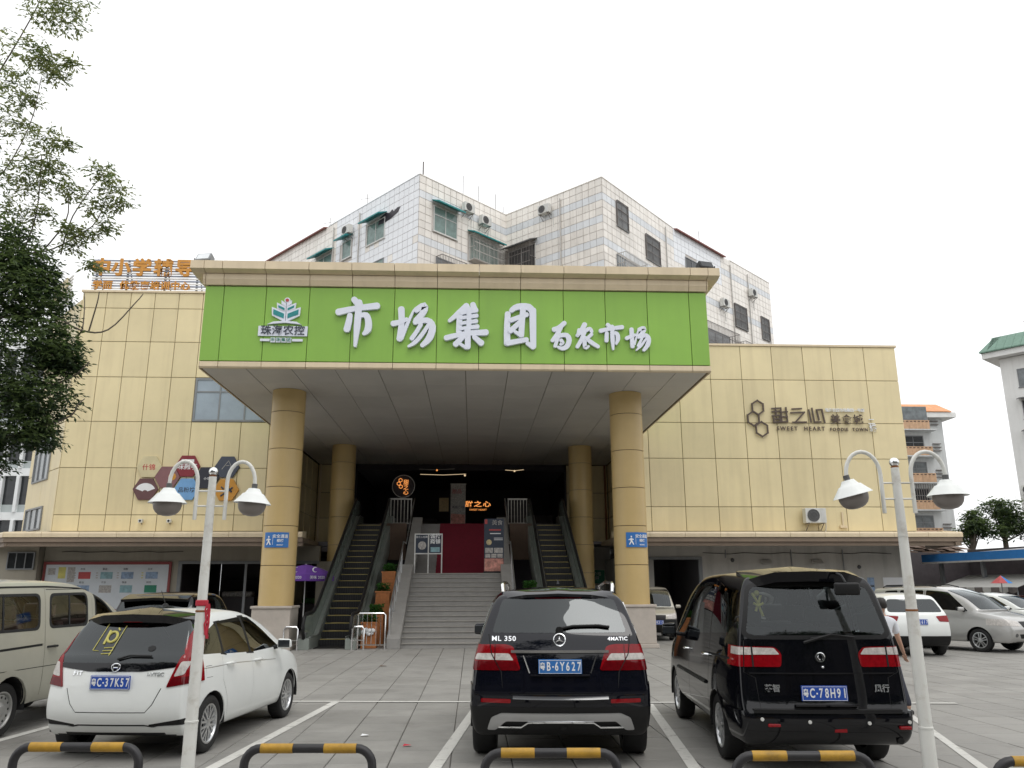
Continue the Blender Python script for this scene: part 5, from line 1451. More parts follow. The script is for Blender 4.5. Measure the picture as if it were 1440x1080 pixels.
    def mirror(s, y, z, m, size=(.20, .13), sides=(1, -1)):
        for sd in sides:
            p = s.on_side(y, z, sd); x = p.x
            b = MB(); b.add([(a*size[0], c*.07, d*size[1]) for a, c, d in ((0, -1, -.5), (1, -.7, -.42), (1, .3, -.36), (0, .9, -.4), (0, -1, .5), (.95, -.7, .46), (.95, .3, .36), (0, .9, .42))],
                            [(3, 2, 1, 0), (4, 5, 6, 7), (0, 1, 5, 4), (1, 2, 6, 5), (2, 3, 7, 6), (3, 0, 4, 7)])
            me = b.mesh('wing_mirror', True, bevel=.028, seg=3, angle=80); me.transform(Matrix.Translation((x+sd*.07, y, z+.03)) @ Matrix.Diagonal((sd, 1, 1, 1)))
            o = ob('wing_mirror', me, m, s.root, True)
            b = MB(); b.tube([(x-sd*.03, y, z-.03), (x+sd*.11, y+.005, z+.0)], [.03, .024], 8); b.build('mirror_arm', 'black_plastic', o, True, local=True)
            b = MB(); b.box(.02, size[0]-.01, -.085, -.0715, -.045, .05); me = b.mesh('mirror_glass', bevel=.006); me.transform(Matrix.Translation((x+sd*.07, y, z+.03)) @ Matrix.Diagonal((sd, 1, 1, 1))); ob('mirror_glass', me, 'pane_dark', o, True)

    def handle(s, y, z, m, sides=(1, -1)):
        for sd in sides:
            p = s.on_side(y, z, sd)
            b = MB(); b.tube([(p.x-sd*.01, y-.10, z), (p.x+sd*.035, y-.075, z+.004), (p.x+sd*.04, y, z+.006), (p.x+sd*.035, y+.075, z+.004), (p.x-sd*.01, y+.10, z)], [.012, .015, .016, .015, .012], 8); b.build('door_handle', m, s.root, True, local=True)

    def seats(s, rows, z=.55, m='trunk_interior', w=.48):
        for y in rows:
            for x in (-.38*s.sp['W']/.87, .38*s.sp['W']/.87):
                b = MB(); b.box(x-w/2, x+w/2, y-.06, y+.10, z, z+.62); me = b.mesh('seat', True, bevel=.05, seg=3, angle=80); o = ob('seat', me, m, s.root, True)
                b = MB(); b.box(x-.13, x+.13, y-.03, y+.06, z+.66, z+.84); me = b.mesh('headrest', True, bevel=.035, seg=3, angle=80); ob('headrest', me, m, o, True)
                b = MB(); b.box(x-w/2, x+w/2, y+.0, y+.5, z-.2, z-.01); ob('seat_cushion', b.mesh('seat_cushion', True, bevel=.04, angle=80), m, o, True)

    def badge_text(s, body, x, z, size, m='chrome', **kw):
        me = text_mesh(body, size, .006, **kw)
        for v in me.vertices:
            p, n = s.on(x+v.co.x, z+v.co.y); v.co = p+n*(.007+v.co.z)
        return ob('badge_lettering', me, m, s.root, True)

def wiper(car, pts, w=.012):
    P = []
    for x, z in pts:
        p, n = car.on(x, z); P.append(p+n*.025)
    b = MB(); b.tube(P, w, 6); return b.build('wiper', 'black_plastic', car.root, True, local=True)

def bent_strip(car, path, hgt, dep, m, name, out=.0, tilt=0):
    """strip following the rear skin: path of (x,z)"""
    b = MB(); P = []
    for x, z in path:
        p, n = car.on(x, z); P.append((p+Vector((0, -out, 0))))
    rows = []
    for p in P: rows += [p+Vector((0, .02, -hgt/2)), p+Vector((0, -dep, -hgt/2+.004)), p+Vector((0, -dep*(1-tilt), hgt/2-.004)), p+Vector((0, .02, hgt/2))]
    n = len(P); F = []
    for i in range(n-1):
        for j in range(3): F.append((i*4+j, i*4+j+1, i*4+5+j, i*4+4+j))
    F += [(0, 1, 2, 3), (4*n-4, 4*n-3, 4*n-2, 4*n-1)]
    b.add(rows, F); return b.build(name, m, car.root, True, local=True, angle=40)

def spoiler(car, pts_top, thick, m, name='spoiler'):
    """pts_top: list over x of (x, y_front, z_front, y_back, z_back) defining the upper sheet"""
    b = MB(); n = len(pts_top); V = []
    for x, yf, zf, yb, zb_ in pts_top: V += [(x, yf, zf), (x, (yf+yb)/2, (zf+zb_)/2+.008), (x, yb, zb_), (x, yb+.012, zb_-thick), (x, yf, zf-thick*1.6)]
    F = []
    for i in range(n-1):
        for j in range(5): F.append((i*5+j, i*5+(j+1) % 5, i*5+5+(j+1) % 5, i*5+5+j))
    F += [tuple(range(5)), tuple(range(5*n-5, 5*n))]
    b.add(V, F); return b.build(name, m, car.root, True, local=True, angle=38)

# ------------------------------------------------------------------ black SUV
SUV = dict(W=.965, L=4.80, zb=.30, roofW=.70, roof_taper=.06,
    tail=[(.30, .26), (.42, .10), (.55, .015), (.70, 0), (.80, .035), (.95, .055), (1.12, .075), (1.30, .14)],
    tailu=[(1.22, .12), (1.40, .205), (1.55, .315), (1.66, .41), (1.74, .50)],
    nose=[(.28, 4.62), (.45, 4.78), (.75, 4.80), (.95, 4.72), (1.05, 4.55)],
    belt=[(0, 1.285), (.3, 1.265), (1.5, 1.17), (3.4, 1.08), (4.0, 1.06), (4.6, .98), (4.8, .9)],
    ws=[(1.08, 3.50), (1.3, 3.18), (1.5, 2.9), (1.72, 2.5)],
    roof=[(0, 1.69), (.45, 1.715), (1.2, 1.755), (2.0, 1.765), (2.6, 1.71), (3.5, 1.5)],
    PR=[.90, .965, 1, .995, .955, .885], plan=(.075, .9, .16, .9),
    cols=[0, .07, .22, .55, 1.0, 1.5, 2.1, 2.7, 3.2, 'A', 3.9, 4.3, 4.6, 4.74, 4.80], bulge=dict(tail=.09, glass=.09))
c = Car(SUV, 'parked_car', 'black SUV with silver lower bumper trim parked before the stairs', 'car', (.90, 8.66, 0), 4.5, 'paint_black_navy')
rw = [(-.60, 1.64), (.60, 1.64), (.70, 1.305), (-.70, 1.305)]
c.region('rear_window', rpoly(rw, .04), 'B', 'glass_dark', off=.003)
for sd in (1,):
    c.region('quarter_window', rpoly([(.55, 1.28), (.62, 1.58), (1.28, 1.655), (1.33, 1.21)], .05), 'R', 'glass_dark', mirror=True)
    c.region('side_window', rpoly([(1.40, 1.205), (1.36, 1.66), (2.28, 1.665), (2.33, 1.15)], .04), 'R', 'glass_dark', mirror=True)
    c.region('side_window', rpoly([(2.40, 1.145), (2.36, 1.66), (2.62, 1.63), (3.20, 1.26), (3.30, 1.10)], .04), 'R', 'glass_dark', mirror=True)
    k = c.region('tail_light', rpoly([(.475, 1.175), (.56, 1.195), (1.2, 1.185), (1.2, .945), (.40, .945)], .03), 'B', 'lamp_red', lim=.42, off=.008, mirror=True)
    c.region('reversing_light', rpoly([(.52, 1.105), (.845, 1.105), (.865, 1.045), (.47, 1.04)], .015), 'B', 'lamp_clear', lim=.16, off=.012, mirror=True)
    c.region('lamp_divider', [(.655, 1.19), (.667, 1.19), (.675, .95), (.663, .95)], 'B', 'lamp_dark_red', off=.013, mirror=True)
    c.region('lamp_lower', [(.455, 1.03), (.88, 1.03), (.90, .95), (.41, .95)], 'B', 'lamp_dark_red', lim=.2, off=.010, mirror=True)
c.region('windscreen', rpoly([(-.60, 1.62), (.60, 1.62), (.70, 1.12), (-.70, 1.12)], .05), 'F', 'glass_dark')
c.region('tailgate_seam', line_poly([(-.735, 1.29), (-.70, 1.10), (-.60, .93), (-.58, .72), (.58, .72), (.60, .93), (.70, 1.10), (.735, 1.29)], .012), 'B', 'rubber', off=-.004, rim=0)
c.region('bumper', [(-1, .80), (-.62, .80), (-.50, .715), (.50, .715), (.62, .80), (1, .80), (1, .28), (-1, .28)], 'B', 'paint_black_navy', lim=.40, off=.012, rim=.03)
c.region('lower_bumper', [(-1.0, .60), (1.0, .60), (1.0, .28), (-1.0, .28)], 'B', 'black_plastic', lim=.30, off=.014)
c.region('diffuser', rpoly([(-.745, .385), (-.70, .50), (-.60, .545), (.60, .545), (.70, .50), (.745, .385), (.66, .385), (.55, .475), (-.55, .475), (-.66, .385)], .02), 'B', 'steel_brushed', lim=.3, off=.032)
c.region('rear_reflector', rpoly([(.50, .675), (.80, .68), (.80, .645), (.50, .64)], .01), 'B', 'lamp_red', lim=.3, off=.026, mirror=True)
c.arches((.97, 3.885), .41, .385)
c.finish()
c.wheels((.97, 3.885), .375, .255, inset=.025)
c.plate(0, .985, '粤B6Y627', m='plate_blue_light')
# plate recess, chrome grip bar, step plate, lower skid strip
bent_strip(c, [(x*.1, 1.128) for x in range(-5, 6)], .034, .03, 'chrome', 'grip_bar')
bent_strip(c, [(x*.1, .90-.0) for x in (-3, -2, -1, 0, 1, 2, 3)], .02, .03, 'paint_black_navy', 'plate_shelf')
bent_strip(c, [(-.48, .695), (-.3, .69), (-.1, .688), (.1, .688), (.3, .69), (.48, .695)], .036, .062, 'chrome', 'step_plate', tilt=.85)
bent_strip(c, [(-.63, .395), (-.40, .395), (-.33, .445), (-.1, .45), (.1, .45), (.33, .445), (.40, .395), (.63, .395)], .022, .055, 'chrome', 'skid_strip')
for x in (-.31, .31):
    s0, n0 = c.on(x, 1.0); b = MB(); b.tube([(x*1.2, s0.y-.008, 1.09), (x*1.0, s0.y-.012, .92)], .008, 5); b.build('recess_edge', 'chrome', c.root, True, local=True)
c.badge_text('ML 350', -.575, 1.245, .066, bold=.02, spacing=1.12, sx=1.15); c.badge_text('4MATIC', .60, 1.242, .048, bold=.025, spacing=1.1, sx=1.15)
p, n = c.on(0, 1.238)
b = MB(); b.tube([(.060*cos(a), .060*sin(a), 0) for a in [2*pi*i/28 for i in range(29)]], .007, 6)
for k in range(3):
    a = pi/2+2*pi*k/3; b.add([(.057*cos(a), .057*sin(a), 0), (.012*cos(a+pi/3), .012*sin(a+pi/3), 0), (0, 0, .010), (.012*cos(a-pi/3), .012*sin(a-pi/3), 0)], [(0, 1, 2), (0, 2, 3)])
me = b.mesh('star_badge'); u = Vector((1, 0, 0)); nn = Vector((0, n.y, n.z)).normalized(); me.transform(TT(p+nn*.010, u, nn, nn.cross(u))); ob('star_badge', me, 'chrome', c.root, True)
spoiler(c, [(x, .50, interp([(0, 1.765), (.6, 1.72)], abs(x)), .285+.12*(abs(x)/.6)**3, interp([(0, 1.70), (.4, 1.685), (.6, 1.645)], abs(x))) for x in (-.60, -.5, -.35, -.15, 0, .15, .35, .5, .60)], .03, 'paint_black_navy')
bent_strip(c, [(x*.05, 1.652) for x in range(-5, 6)], .012, .012, 'lamp_dark_red', 'brake_light')
wiper(c, [(0, 1.335), (.14, 1.36), (.40, 1.365), (.52, 1.35)], .013)
b = MB(); b.lathe([(.04, 0), (.035, .03), (.01, .035)], (0, 0, 0), 12, 'Y'); me = b.mesh('wiper_hub'); p, n = c.on(0, 1.33); me.transform(Matrix.Translation(p-Vector((0, .03, 0)))); ob('wiper_hub', me, 'black_plastic', c.root, True)
for sd in (-1, 1):
    b = MB(); b.tube([(sd*.60, .52, 1.71), (sd*.612, .60, 1.785), (sd*.615, .75, 1.81), (sd*.61, 1.6, 1.825), (sd*.60, 2.4, 1.785), (sd*.60, 2.5, 1.74)], [.018, .02, .02, .018, .018, .014], 8); b.build('roof_rail', 'chrome', c.root, True, local=True)
    b = MB(); P = [c.on_side(y, z, sd)+Vector((sd*.006, 0, 0)) for y, z in ((.50, 1.275), (.60, 1.60), (1.3, 1.675), (2.3, 1.68))]; b.tube(P, .008, 5); b.build('window_trim', 'chrome', c.root, True, local=True)
c.mirror(3.0, 1.18, 'paint_black_navy', (.20, .17)); c.handle(1.55, 1.03, 'chrome'); c.handle(2.6, 1.0, 'chrome')
b = MB(); b.add([(0, .9, 1.80), (0, 1.12, 1.79), (.03, 1.12, 1.79), (.03, .9, 1.80), (.015, .93, 1.86)], [(0, 1, 2, 3), (0, 1, 4), (1, 2, 4), (2, 3, 4), (3, 0, 4)]); b.build('antenna_fin', 'paint_black_navy', c.root, local=True)
for x in (-.45, .45):
    b = MB(); b.cyl((x, .10, .40), (x, .35, .40), .045, n=12); b.build('exhaust', 'black_plastic', c.root, True, local=True)
b = MB(); b.tube([(0, .08, .40), (0, .3, .36)], .03, 8); b.cyl((.03, .09, .40), (.03, .05, .40), .035, n=10); b.build('tow_eye', 'black_plastic', c.root, True, local=True)
c.seats((1.6, 2.6), .62)

# ------------------------------------------------------------------ white hatchback
HAT = dict(W=.84, L=3.97, zb=.23, roofW=.62, roof_taper=.07,
    tail=[(.23, .20), (.32, .08), (.46, .0), (.62, .0), (.74, .035), (.95, .07), (1.05, .10)],
    tailu=[(.98, .09), (1.2, .23), (1.36, .35), (1.48, .44)],
    nose=[(.22, 3.82), (.4, 3.95), (.6, 3.96), (.78, 3.86), (.9, 3.6)],
    belt=[(0, 1.05), (.3, 1.03), (1.2, .99), (2.6, .94), (3.1, .93), (3.6, .84), (3.96, .72)],
    ws=[(.93, 3.15), (1.15, 2.76), (1.35, 2.38), (1.50, 2.02)],
    roof=[(0, 1.45), (.4, 1.48), (1.0, 1.515), (1.6, 1.52), (2.1, 1.475), (3.1, 1.2)],
    PR=[.905, .965, 1, 1, .975, .925], plan=(.12, .7, .2, .9),
    cols=[0, .06, .2, .5, .9, 1.3, 1.8, 2.3, 2.8, 'A', 3.45, 3.7, 3.86, 3.94, 3.97], bulge=dict(tail=.075, glass=.07))
c = Car(HAT, 'parked_car', 'white hatchback with black roof spoiler and yellow sticker in its rear window', 'car', (-3.80, 9.33, 0), 7.0, 'paint_white')
c.region('rear_window', rpoly([(-.64, 1.42), (.64, 1.42), (.70, 1.06), (.64, .985), (-.64, .985), (-.70, 1.06)], .03), 'B', 'glass_dark', lim=.6, off=.003)
c.region('tailgate_trim', rpoly([(-.65, .99), (.65, .99), (.63, .945), (.30, .905), (-.30, .905), (-.63, .945)], .02), 'B', 'paint_black', off=.006)
c.region('light_column', rpoly([(.635, 1.37), (.70, 1.38), (.775, 1.07), (.70, 1.04), (.665, 1.10)], .02), 'B', 'lamp_red', lim=.52, off=.010, mirror=True)
c.region('tail_light', rpoly([(.665, 1.06), (.70, 1.09), (1.0, 1.09), (1.0, .80), (.75, .775), (.57, .745)], .02), 'B', 'lamp_red', lim=.40, off=.010, mirror=True)
c.region('reversing_light', rpoly([(.68, 1.0), (.74, 1.0), (.725, .87), (.63, .85)], .02), 'B', 'lamp_clear', lim=.2, off=.014, mirror=True)
c.region('lamp_lower', [(.62, .84), (.9, .86), (.9, .80), (.75, .775), (.575, .748)], 'B', 'lamp_dark_red', lim=.3, off=.012, mirror=True)
c.region('bumper_slot', rpoly([(.40, .375), (.78, .435), (.78, .365), (.50, .35), (.44, .335)], .012), 'B', 'black_plastic', lim=.35, off=-.012, rim=0, mirror=True)
c.region('bumper_line', line_poly([(-.44, .35), (-.36, .365), (.36, .365), (.44, .35)], .022), 'B', 'black_plastic', off=-.008, rim=0)
c.region('lower_bumper', [(-.55, .285), (.55, .285), (.55, .18), (-.55, .18)], 'B', 'black_plastic', lim=.3, off=-.004)
c.region('tailgate_seam', line_poly([(-.52, .74), (-.45, .58), (-.38, .50), (.38, .50), (.45, .58), (.52, .74)], .010), 'B', 'rubber', off=-.004, rim=0)
c.region('pillar_trim', [(.86, 1.02), (.86, 1.385), (1.02, 1.395), (1.02, 1.0)], 'R', 'black_plastic', off=.001, mirror=True)
c.region('pillar_trim', [(1.62, .975), (1.60, 1.43), (1.80, 1.43), (1.86, .96)], 'R', 'black_plastic', off=.001, mirror=True)
c.region('quarter_window', rpoly([(.42, 1.05), (.60, 1.28), (.88, 1.37), (.90, 1.03)], .03), 'R', 'glass_dark', mirror=True)
c.region('side_window', rpoly([(.95, 1.02), (.93, 1.385), (1.62, 1.415), (1.72, .985)], .03), 'R', 'glass_dark', mirror=True)
c.region('side_window', rpoly([(1.78, .98), (1.69, 1.415), (1.95, 1.40), (2.35, 1.22), (2.80, .985)], .03), 'R', 'glass_dark', mirror=True)
c.region('windscreen', rpoly([(-.56, 1.42), (.56, 1.42), (.66, .98), (-.66, .98)], .05), 'F', 'glass_tint')
for path in ([(.90, 1.0), (.86, .75), (.98, .55), (1.05, .33)], [(1.76, .97), (1.78, .6), (1.72, .33)], [(2.75, .95), (2.80, .6), (2.72, .33)]):
    c.region('door_seam', line_poly(path, .009), 'R', 'rubber', off=-.003, rim=0, mirror=True)
c.region('crease_line', line_poly([(.4, .90), (1.2, .895), (2.6, .83)], .010), 'R', 'paint_silver', off=-.002, rim=0, mirror=True)
c.region('fuel_flap_seam', line_poly([(.46, .92), (.60, .92), (.60, .80), (.46, .80), (.46, .92)], .006), 'R', 'rubber', off=-.002, rim=0)
c.arches((.62, 3.15), .345, .305)
c.finish()
c.wheels((.62, 3.15), .302, .19, inset=.03, n=8, rim_r=.68)
c.plate(-.02, .80, '粤C37K57')
c.badge_text('FIT', -.42, .80+.085, .06, bold=.02, spacing=1.2, sx=1.2); c.badge_text('i-VTEC', .44, .875, .05, bold=.02, spacing=1.05, sx=1.15)
p, n = c.on(0, .945)
b = MB()
for seg_ in (((-.030, .03), (-.022, -.034)), ((.030, .03), (.022, -.034)), ((-.026, -.002), (.026, -.002))): b.tube([(seg_[0][0], seg_[0][1], 0), (seg_[1][0], seg_[1][1], 0)], .0065, 6)
b.tube([(.048*cos(a)*(1+.12*sin(a)), .042*sin(a), 0) for a in [2*pi*i/24 for i in range(25)]], .005, 6)
me = b.mesh('maker_badge'); u = Vector((1, 0, 0)); nn = Vector((0, n.y, n.z)).normalized(); me.transform(TT(p+nn*.012, u, nn, nn.cross(u))); ob('maker_badge', me, 'chrome', c.root, True)
spoiler(c, [(x, .62, interp([(0, 1.555), (.62, 1.48)], abs(x)), .23+.20*(abs(x)/.62)**3, interp([(0, 1.49), (.4, 1.475), (.62, 1.42)], abs(x))) for x in (-.64, -.54, -.36, -.15, 0, .15, .36, .54, .64)], .085, 'paint_black')
bent_strip(c, [(x*.05, 1.405) for x in range(-3, 4)], .014, .02, 'lamp_dark_red', 'brake_light', out=.05)
wiper(c, [(0, 1.02), (.12, 1.05), (.36, 1.045)], .011)
b = MB(); b.lathe([(.04, 0), (.03, .03), (.008, .04)], (.0, .95, 1.555), 12); b.tube([(0, .95, 1.585), (0, .82, 1.74)], [.006, .003], 5); b.build('aerial', 'black_plastic', c.root, True, local=True)
# window sticker
P = lambda x, z: (lambda q: q[0]+q[1]*.008)(c.on(x, z))
b = MB(); b.tube([P(-.19+.055*cos(a), 1.245+.052*sin(a)) for a in [2*pi*i/20 for i in range(21)]], .014, 6); b.tube([P(-.245, 1.31), P(-.255, 1.17)], .012, 6); b.tube([P(-.135, 1.31), P(-.16, 1.335)], .010, 6); b.build('window_sticker', 'print_yellow', c.root, True, local=True)
b = MB()
for x0, z0, x1, z1 in ((-.30, 1.38, -.35, 1.11), (-.08, 1.36, -.13, 1.06), (-.35, 1.11, -.28, 1.105)): b.tube([P(x0, z0), P(x1, z1)], .004, 4)
for k in range(3): b.tube([P(-.23, 1.135-.03*k), P(-.12, 1.14-.03*k)], .006, 4)
b.build('window_sticker', 'print_yellow', c.root, local=True)
for x, z, r in ((.31, 1.13, .028),):
    b = MB(); b.add([P(x+r*1.5*cos(a), z+r*sin(a)) for a in [2*pi*i/12 for i in range(12)]], [tuple(range(12))]); b.build('window_disc', 'black_plastic', c.root, local=True)
c.mirror(2.62, 1.0, 'paint_white', (.19, .14)); c.handle(1.08, .905, 'paint_white'); c.handle(1.95, .875, 'paint_white')
c.seats((1.3, 2.2), .48)

# ------------------------------------------------------------------ black people carrier
VAN = dict(W=.87, L=4.72, zb=.31, roofW=.70, roof_taper=.10,
    tail=[(.31, .14), (.38, .03), (.50, 0), (.585, 0), (.61, .055), (.80, .075), (1.0, .09), (1.25, .12)],
    tailu=[(1.18, .11), (1.4, .15), (1.7, .24), (1.88, .33)],
    nose=[(.3, 4.55), (.5, 4.70), (.75, 4.72), (.95, 4.6)],
    belt=[(0, 1.255), (1.5, 1.20), (3.3, 1.12), (3.8, 1.09), (4.3, 1.0), (4.7, .88)],
    ws=[(1.08, 3.95), (1.3, 3.62), (1.6, 3.18), (1.90, 2.7)],
    roof=[(0, 1.85), (.35, 1.885), (1.2, 1.935), (2.2, 1.925), (2.8, 1.86), (3.9, 1.5)],
    PR=[.93, .985, 1, 1, .985, .945], plan=(.105, .8, .16, .8), F=[0, .10, .28, .36, .70, 1.0],
    cols=[0, .05, .16, .45, .98, 1.5, 2.0, 2.6, 3.2, 3.6, 'A', 4.2, 4.5, 4.64, 4.72], bulge=dict(tail=.05, glass=.06, ws=.2))
c = Car(VAN, 'parked_van', 'black people carrier with rear roof spoiler and hanging rear mirror', 'van', (3.41, 8.14, 0), 4.8, 'paint_black')
c.region('window_seal', rpoly([(-.625, 1.80), (.625, 1.80), (.735, 1.30), (.66, 1.255), (-.66, 1.255), (-.735, 1.30)], .08, 4), 'B', 'black_plastic', off=.002)
c.region('rear_window', rpoly([(-.59, 1.765), (.59, 1.765), (.685, 1.32), (.62, 1.295), (-.62, 1.295), (-.685, 1.32)], .08, 4), 'B', 'glass_clear', off=.0, rim=0)
c.region('tail_light', rpoly([(.37, 1.125), (.43, 1.185), (1.0, 1.195), (1.0, 1.0), (.385, 1.0)], .03), 'B', 'lamp_red', lim=.40, off=.010, mirror=True)
c.region('indicator_light', rpoly([(.39, 1.115), (.44, 1.175), (.84, 1.185), (.84, 1.11)], .015), 'B', 'lamp_clear', lim=.3, off=.014, mirror=True)
c.region('lamp_divider', [(.645, 1.19), (.66, 1.19), (.66, 1.0), (.645, 1.0)], 'B', 'black_plastic', off=.016, mirror=True)
c.region('bumper', [(-1, .60), (1, .60), (1, .30), (-1, .30)], 'B', 'paint_black', lim=.42, off=.035, rim=.05)
c.region('tailgate_seam', line_poly([(-.72, 1.25), (-.745, .95), (-.64, .90), (-.62, .62), (.62, .62), (.64, .90), (.745, .95), (.72, 1.25)], .010), 'B', 'rubber', off=-.004, rim=0)
c.region('side_glass', rpoly([(.28, 1.31), (.36, 1.74), (1.20, 1.80), (1.24, 1.265)], .06), 'R', 'glass_tint', mirror=True)
c.region('side_glass', rpoly([(1.30, 1.26), (1.27, 1.80), (2.45, 1.80), (2.50, 1.20)], .05), 'R', 'glass_tint', mirror=True)
c.region('side_glass', rpoly([(2.58, 1.195), (2.52, 1.79), (2.78, 1.75), (3.45, 1.33), (3.60, 1.14)], .05), 'R', 'glass_tint', mirror=True)
c.region('windscreen', rpoly([(-.60, 1.78), (.60, 1.78), (.74, 1.15), (-.74, 1.15)], .06), 'F', 'glass_clear')
for path in ([(1.27, 1.83), (1.26, 1.2), (1.36, .36)], [(2.52, 1.82), (2.55, 1.2), (2.53, .36)], [(3.62, 1.1), (3.55, .6), (3.42, .36)]):
    c.region('door_seam', line_poly(path, .010), 'R', 'rubber', off=-.004, rim=0, mirror=True)
c.region('slide_rail', line_poly([(.35, 1.06), (1.26, 1.045)], .022), 'R', 'rubber', off=-.006, rim=0, mirror=True)
c.arches((.98, 3.78), .365, .33)
c.finish()
c.wheels((.98, 3.78), .33, .205, inset=.03, n=6)
c.plate(-.01, .765, '粤C78H91', y=.015)
bent_strip(c, [(x*.1-.0, .655) for x in range(-3, 4)], .02, .05, 'paint_black', 'plate_shelf')
bent_strip(c, [(x*.1, .94) for x in range(-7, 8)], .018, .012, 'paint_black', 'crease_strip')
bent_strip(c, [(x*.1, .605) for x in range(-7, 8)], .04, .055, 'black_plastic', 'bumper_step')
for x, z in ((-.63, .535), (-.19, .515), (.37, .505), (.76, .51)):
    p, n = c.on(x, z); b = MB(); b.cyl(p+Vector((0, -.032, 0)), p+Vector((0, -.046, 0)), .017, n=12); b.build('parking_sensor', 'ac_white', c.root, local=True)
for a, b_, z, h in ((-.58, -.46, .48, .03), (.04, .16, .455, .075), (.655, .765, .46, .03)):
    b = MB(); b.box(a, b_, -.055, .03, z-h/2, z+h/2); b.build('rear_reflector', 'lamp_red', c.root, bevel=.008, local=True)
p, n = c.on(0, 1.09)
b = MB(); b.tube([(.042*cos(a), .042*sin(a), 0) for a in [2*pi*i/24 for i in range(25)]], .006, 6); b.tube([(-.016, .026, 0), (-.026, 0, 0), (-.008, -.026, 0)], .006, 5); b.tube([(.016, -.026, 0), (.026, 0, 0), (.008, .026, 0)], .006, 5)
me = b.mesh('maker_badge'); u = Vector((1, 0, 0)); nn = Vector((0, n.y, n.z)).normalized(); me.transform(TT(p+nn*.010, u, nn, nn.cross(u))); ob('maker_badge', me, 'chrome', c.root, True)
p, n = c.on(.01, 1.0); b = MB(); b.ball(p+Vector((0, -.01, 0)), .014, 10); b.build('lock', 'chrome', c.root, True, local=True)
c.badge_text('菱智', -.49, .80, .075, m='steel_brushed', bold=.02); c.badge_text('风行', .56, .80, .075, m='steel_brushed', bold=.02)
wiper(c, [(-.15, 1.225), (.03, 1.275), (.13, 1.30)], .014); wiper(c, [(-.08, 1.262), (.13, 1.30), (.36, 1.272)], .008)
spoiler(c, [(x, .75, interp([(0, 1.975), (.60, 1.93)], abs(x)), .10+.22*(abs(x)/.60)**3, interp([(0, 1.915), (.4, 1.905), (.60, 1.83)], abs(x))) for x in (-.60, -.5, -.35, -.15, 0, .15, .35, .5, .60)], .10, 'paint_black')
b = MB(); b.tube([(.26, .16, 1.90), (.27, .02, 1.87), (.28, -.05, 1.80)], .012, 6); b.build('mirror_stalk', 'black_plastic', c.root, True, local=True)
b = MB(); b.box(.16, .41, -.08, -.04, 1.68, 1.80); me = b.mesh('hanging_mirror', True, bevel=.022, seg=3, angle=80); ob('hanging_mirror', me, 'black_plastic', c.root, True)
c.mirror(3.35, 1.16, 'paint_black', (.19, .21)); c.handle(1.42, 1.02, 'chrome'); c.handle(2.68, 1.0, 'chrome')
b = MB(); b.cyl((.68, .02, .335), (.68, .3, .335), .032, n=12); b.build('exhaust', 'black_plastic', c.root, True, local=True)
for sd in (1, -1):
    b = MB(); P = [c.on_side(y, .72, sd)+Vector((sd*.004, 0, 0)) for y in (1.42, 1.8, 2.4, 3.0, 3.35)]; b.tube(P, .022, 6); b.build('side_moulding', 'black_plastic', c.root, True, local=True)
c.seats((1.2, 2.1, 3.0), .70)
b = MB()
for P_ in ([(-.56, .30, 1.70), (-.50, .30, 1.60), (-.53, .30, 1.52)], [(-.47, .30, 1.68), (-.50, .30, 1.58), (-.46, .30, 1.47)], [(-.55, .30, 1.60), (-.50, .29, 1.57), (-.45, .30, 1.60)]): b.tube(P_, .014, 6)
b.ball((-.51, .30, 1.70), .03, 8); b.build('hanging_charm', 'print_yellow', c.root, local=True)

# ------------------------------------------------------------------ cream minibus at the left edge
BUS = dict(W=.80, L=4.95, zb=.34, roofW=.69, roof_taper=.05,
    tail=[(.34, .10), (.5, .0), (.8, .0), (1.25, .04)], tailu=[(1.1, .04), (1.4, .07), (1.75, .16), (1.84, .25)],
    nose=[(.3, 4.80), (.5, 4.93), (.8, 4.92), (1.0, 4.8)],
    belt=[(0, 1.19), (2.0, 1.19), (4.0, 1.16), (4.4, 1.12), (4.8, .98), (4.95, .9)],
    ws=[(1.12, 4.45), (1.3, 4.12), (1.6, 3.62), (1.84, 3.15)],
    roof=[(0, 1.80), (.4, 1.85), (1.5, 1.885), (2.6, 1.88), (3.1, 1.83), (4.4, 1.4)],
    PR=[.93, .98, 1, 1, .99, .965], plan=(.06, .4, .12, .5),
    cols=[0, .05, .2, .6, 1.2, 1.8, 2.5, 3.0, 3.5, 4.0, 'A', 4.65, 4.8, 4.9, 4.95])
c = Car(BUS, 'parked_van', 'cream minibus with clear side windows cut off by the left edge', 'van', (-6.60, 9.62, 0), 5.0, 'paint_cream')
for a, b_, d, e in ((.35, 1.85, 1.24, 1.70), (2.05, 3.00, 1.25, 1.71)):
    c.region('window_seal', rpoly([(a, d), (a, e), (b_, e+.01), (b_, d)], .10, 4), 'R', 'rubber', off=.002, mirror=True)
    c.region('side_window', rpoly([(a+.04, d+.035), (a+.04, e-.035), (b_-.04, e-.025), (b_-.04, d+.035)], .09, 4), 'R', 'glass_clear', rim=0, mirror=True)
c.region('window_seal', rpoly([(3.20, 1.24), (3.20, 1.70), (3.40, 1.665), (3.95, 1.25)], .05, 4), 'R', 'rubber', off=.002, mirror=True)
c.region('side_window', rpoly([(3.235, 1.275), (3.235, 1.665), (3.38, 1.635), (3.86, 1.28)], .05, 4), 'R', 'glass_clear', rim=0, mirror=True)
c.region('rear_window', rpoly([(-.58, 1.72), (.58, 1.72), (.62, 1.28), (-.62, 1.28)], .08), 'B', 'glass_tint')
c.region('windscreen', rpoly([(-.58, 1.74), (.58, 1.74), (.70, 1.2), (-.70, 1.2)], .06), 'F', 'glass_clear')
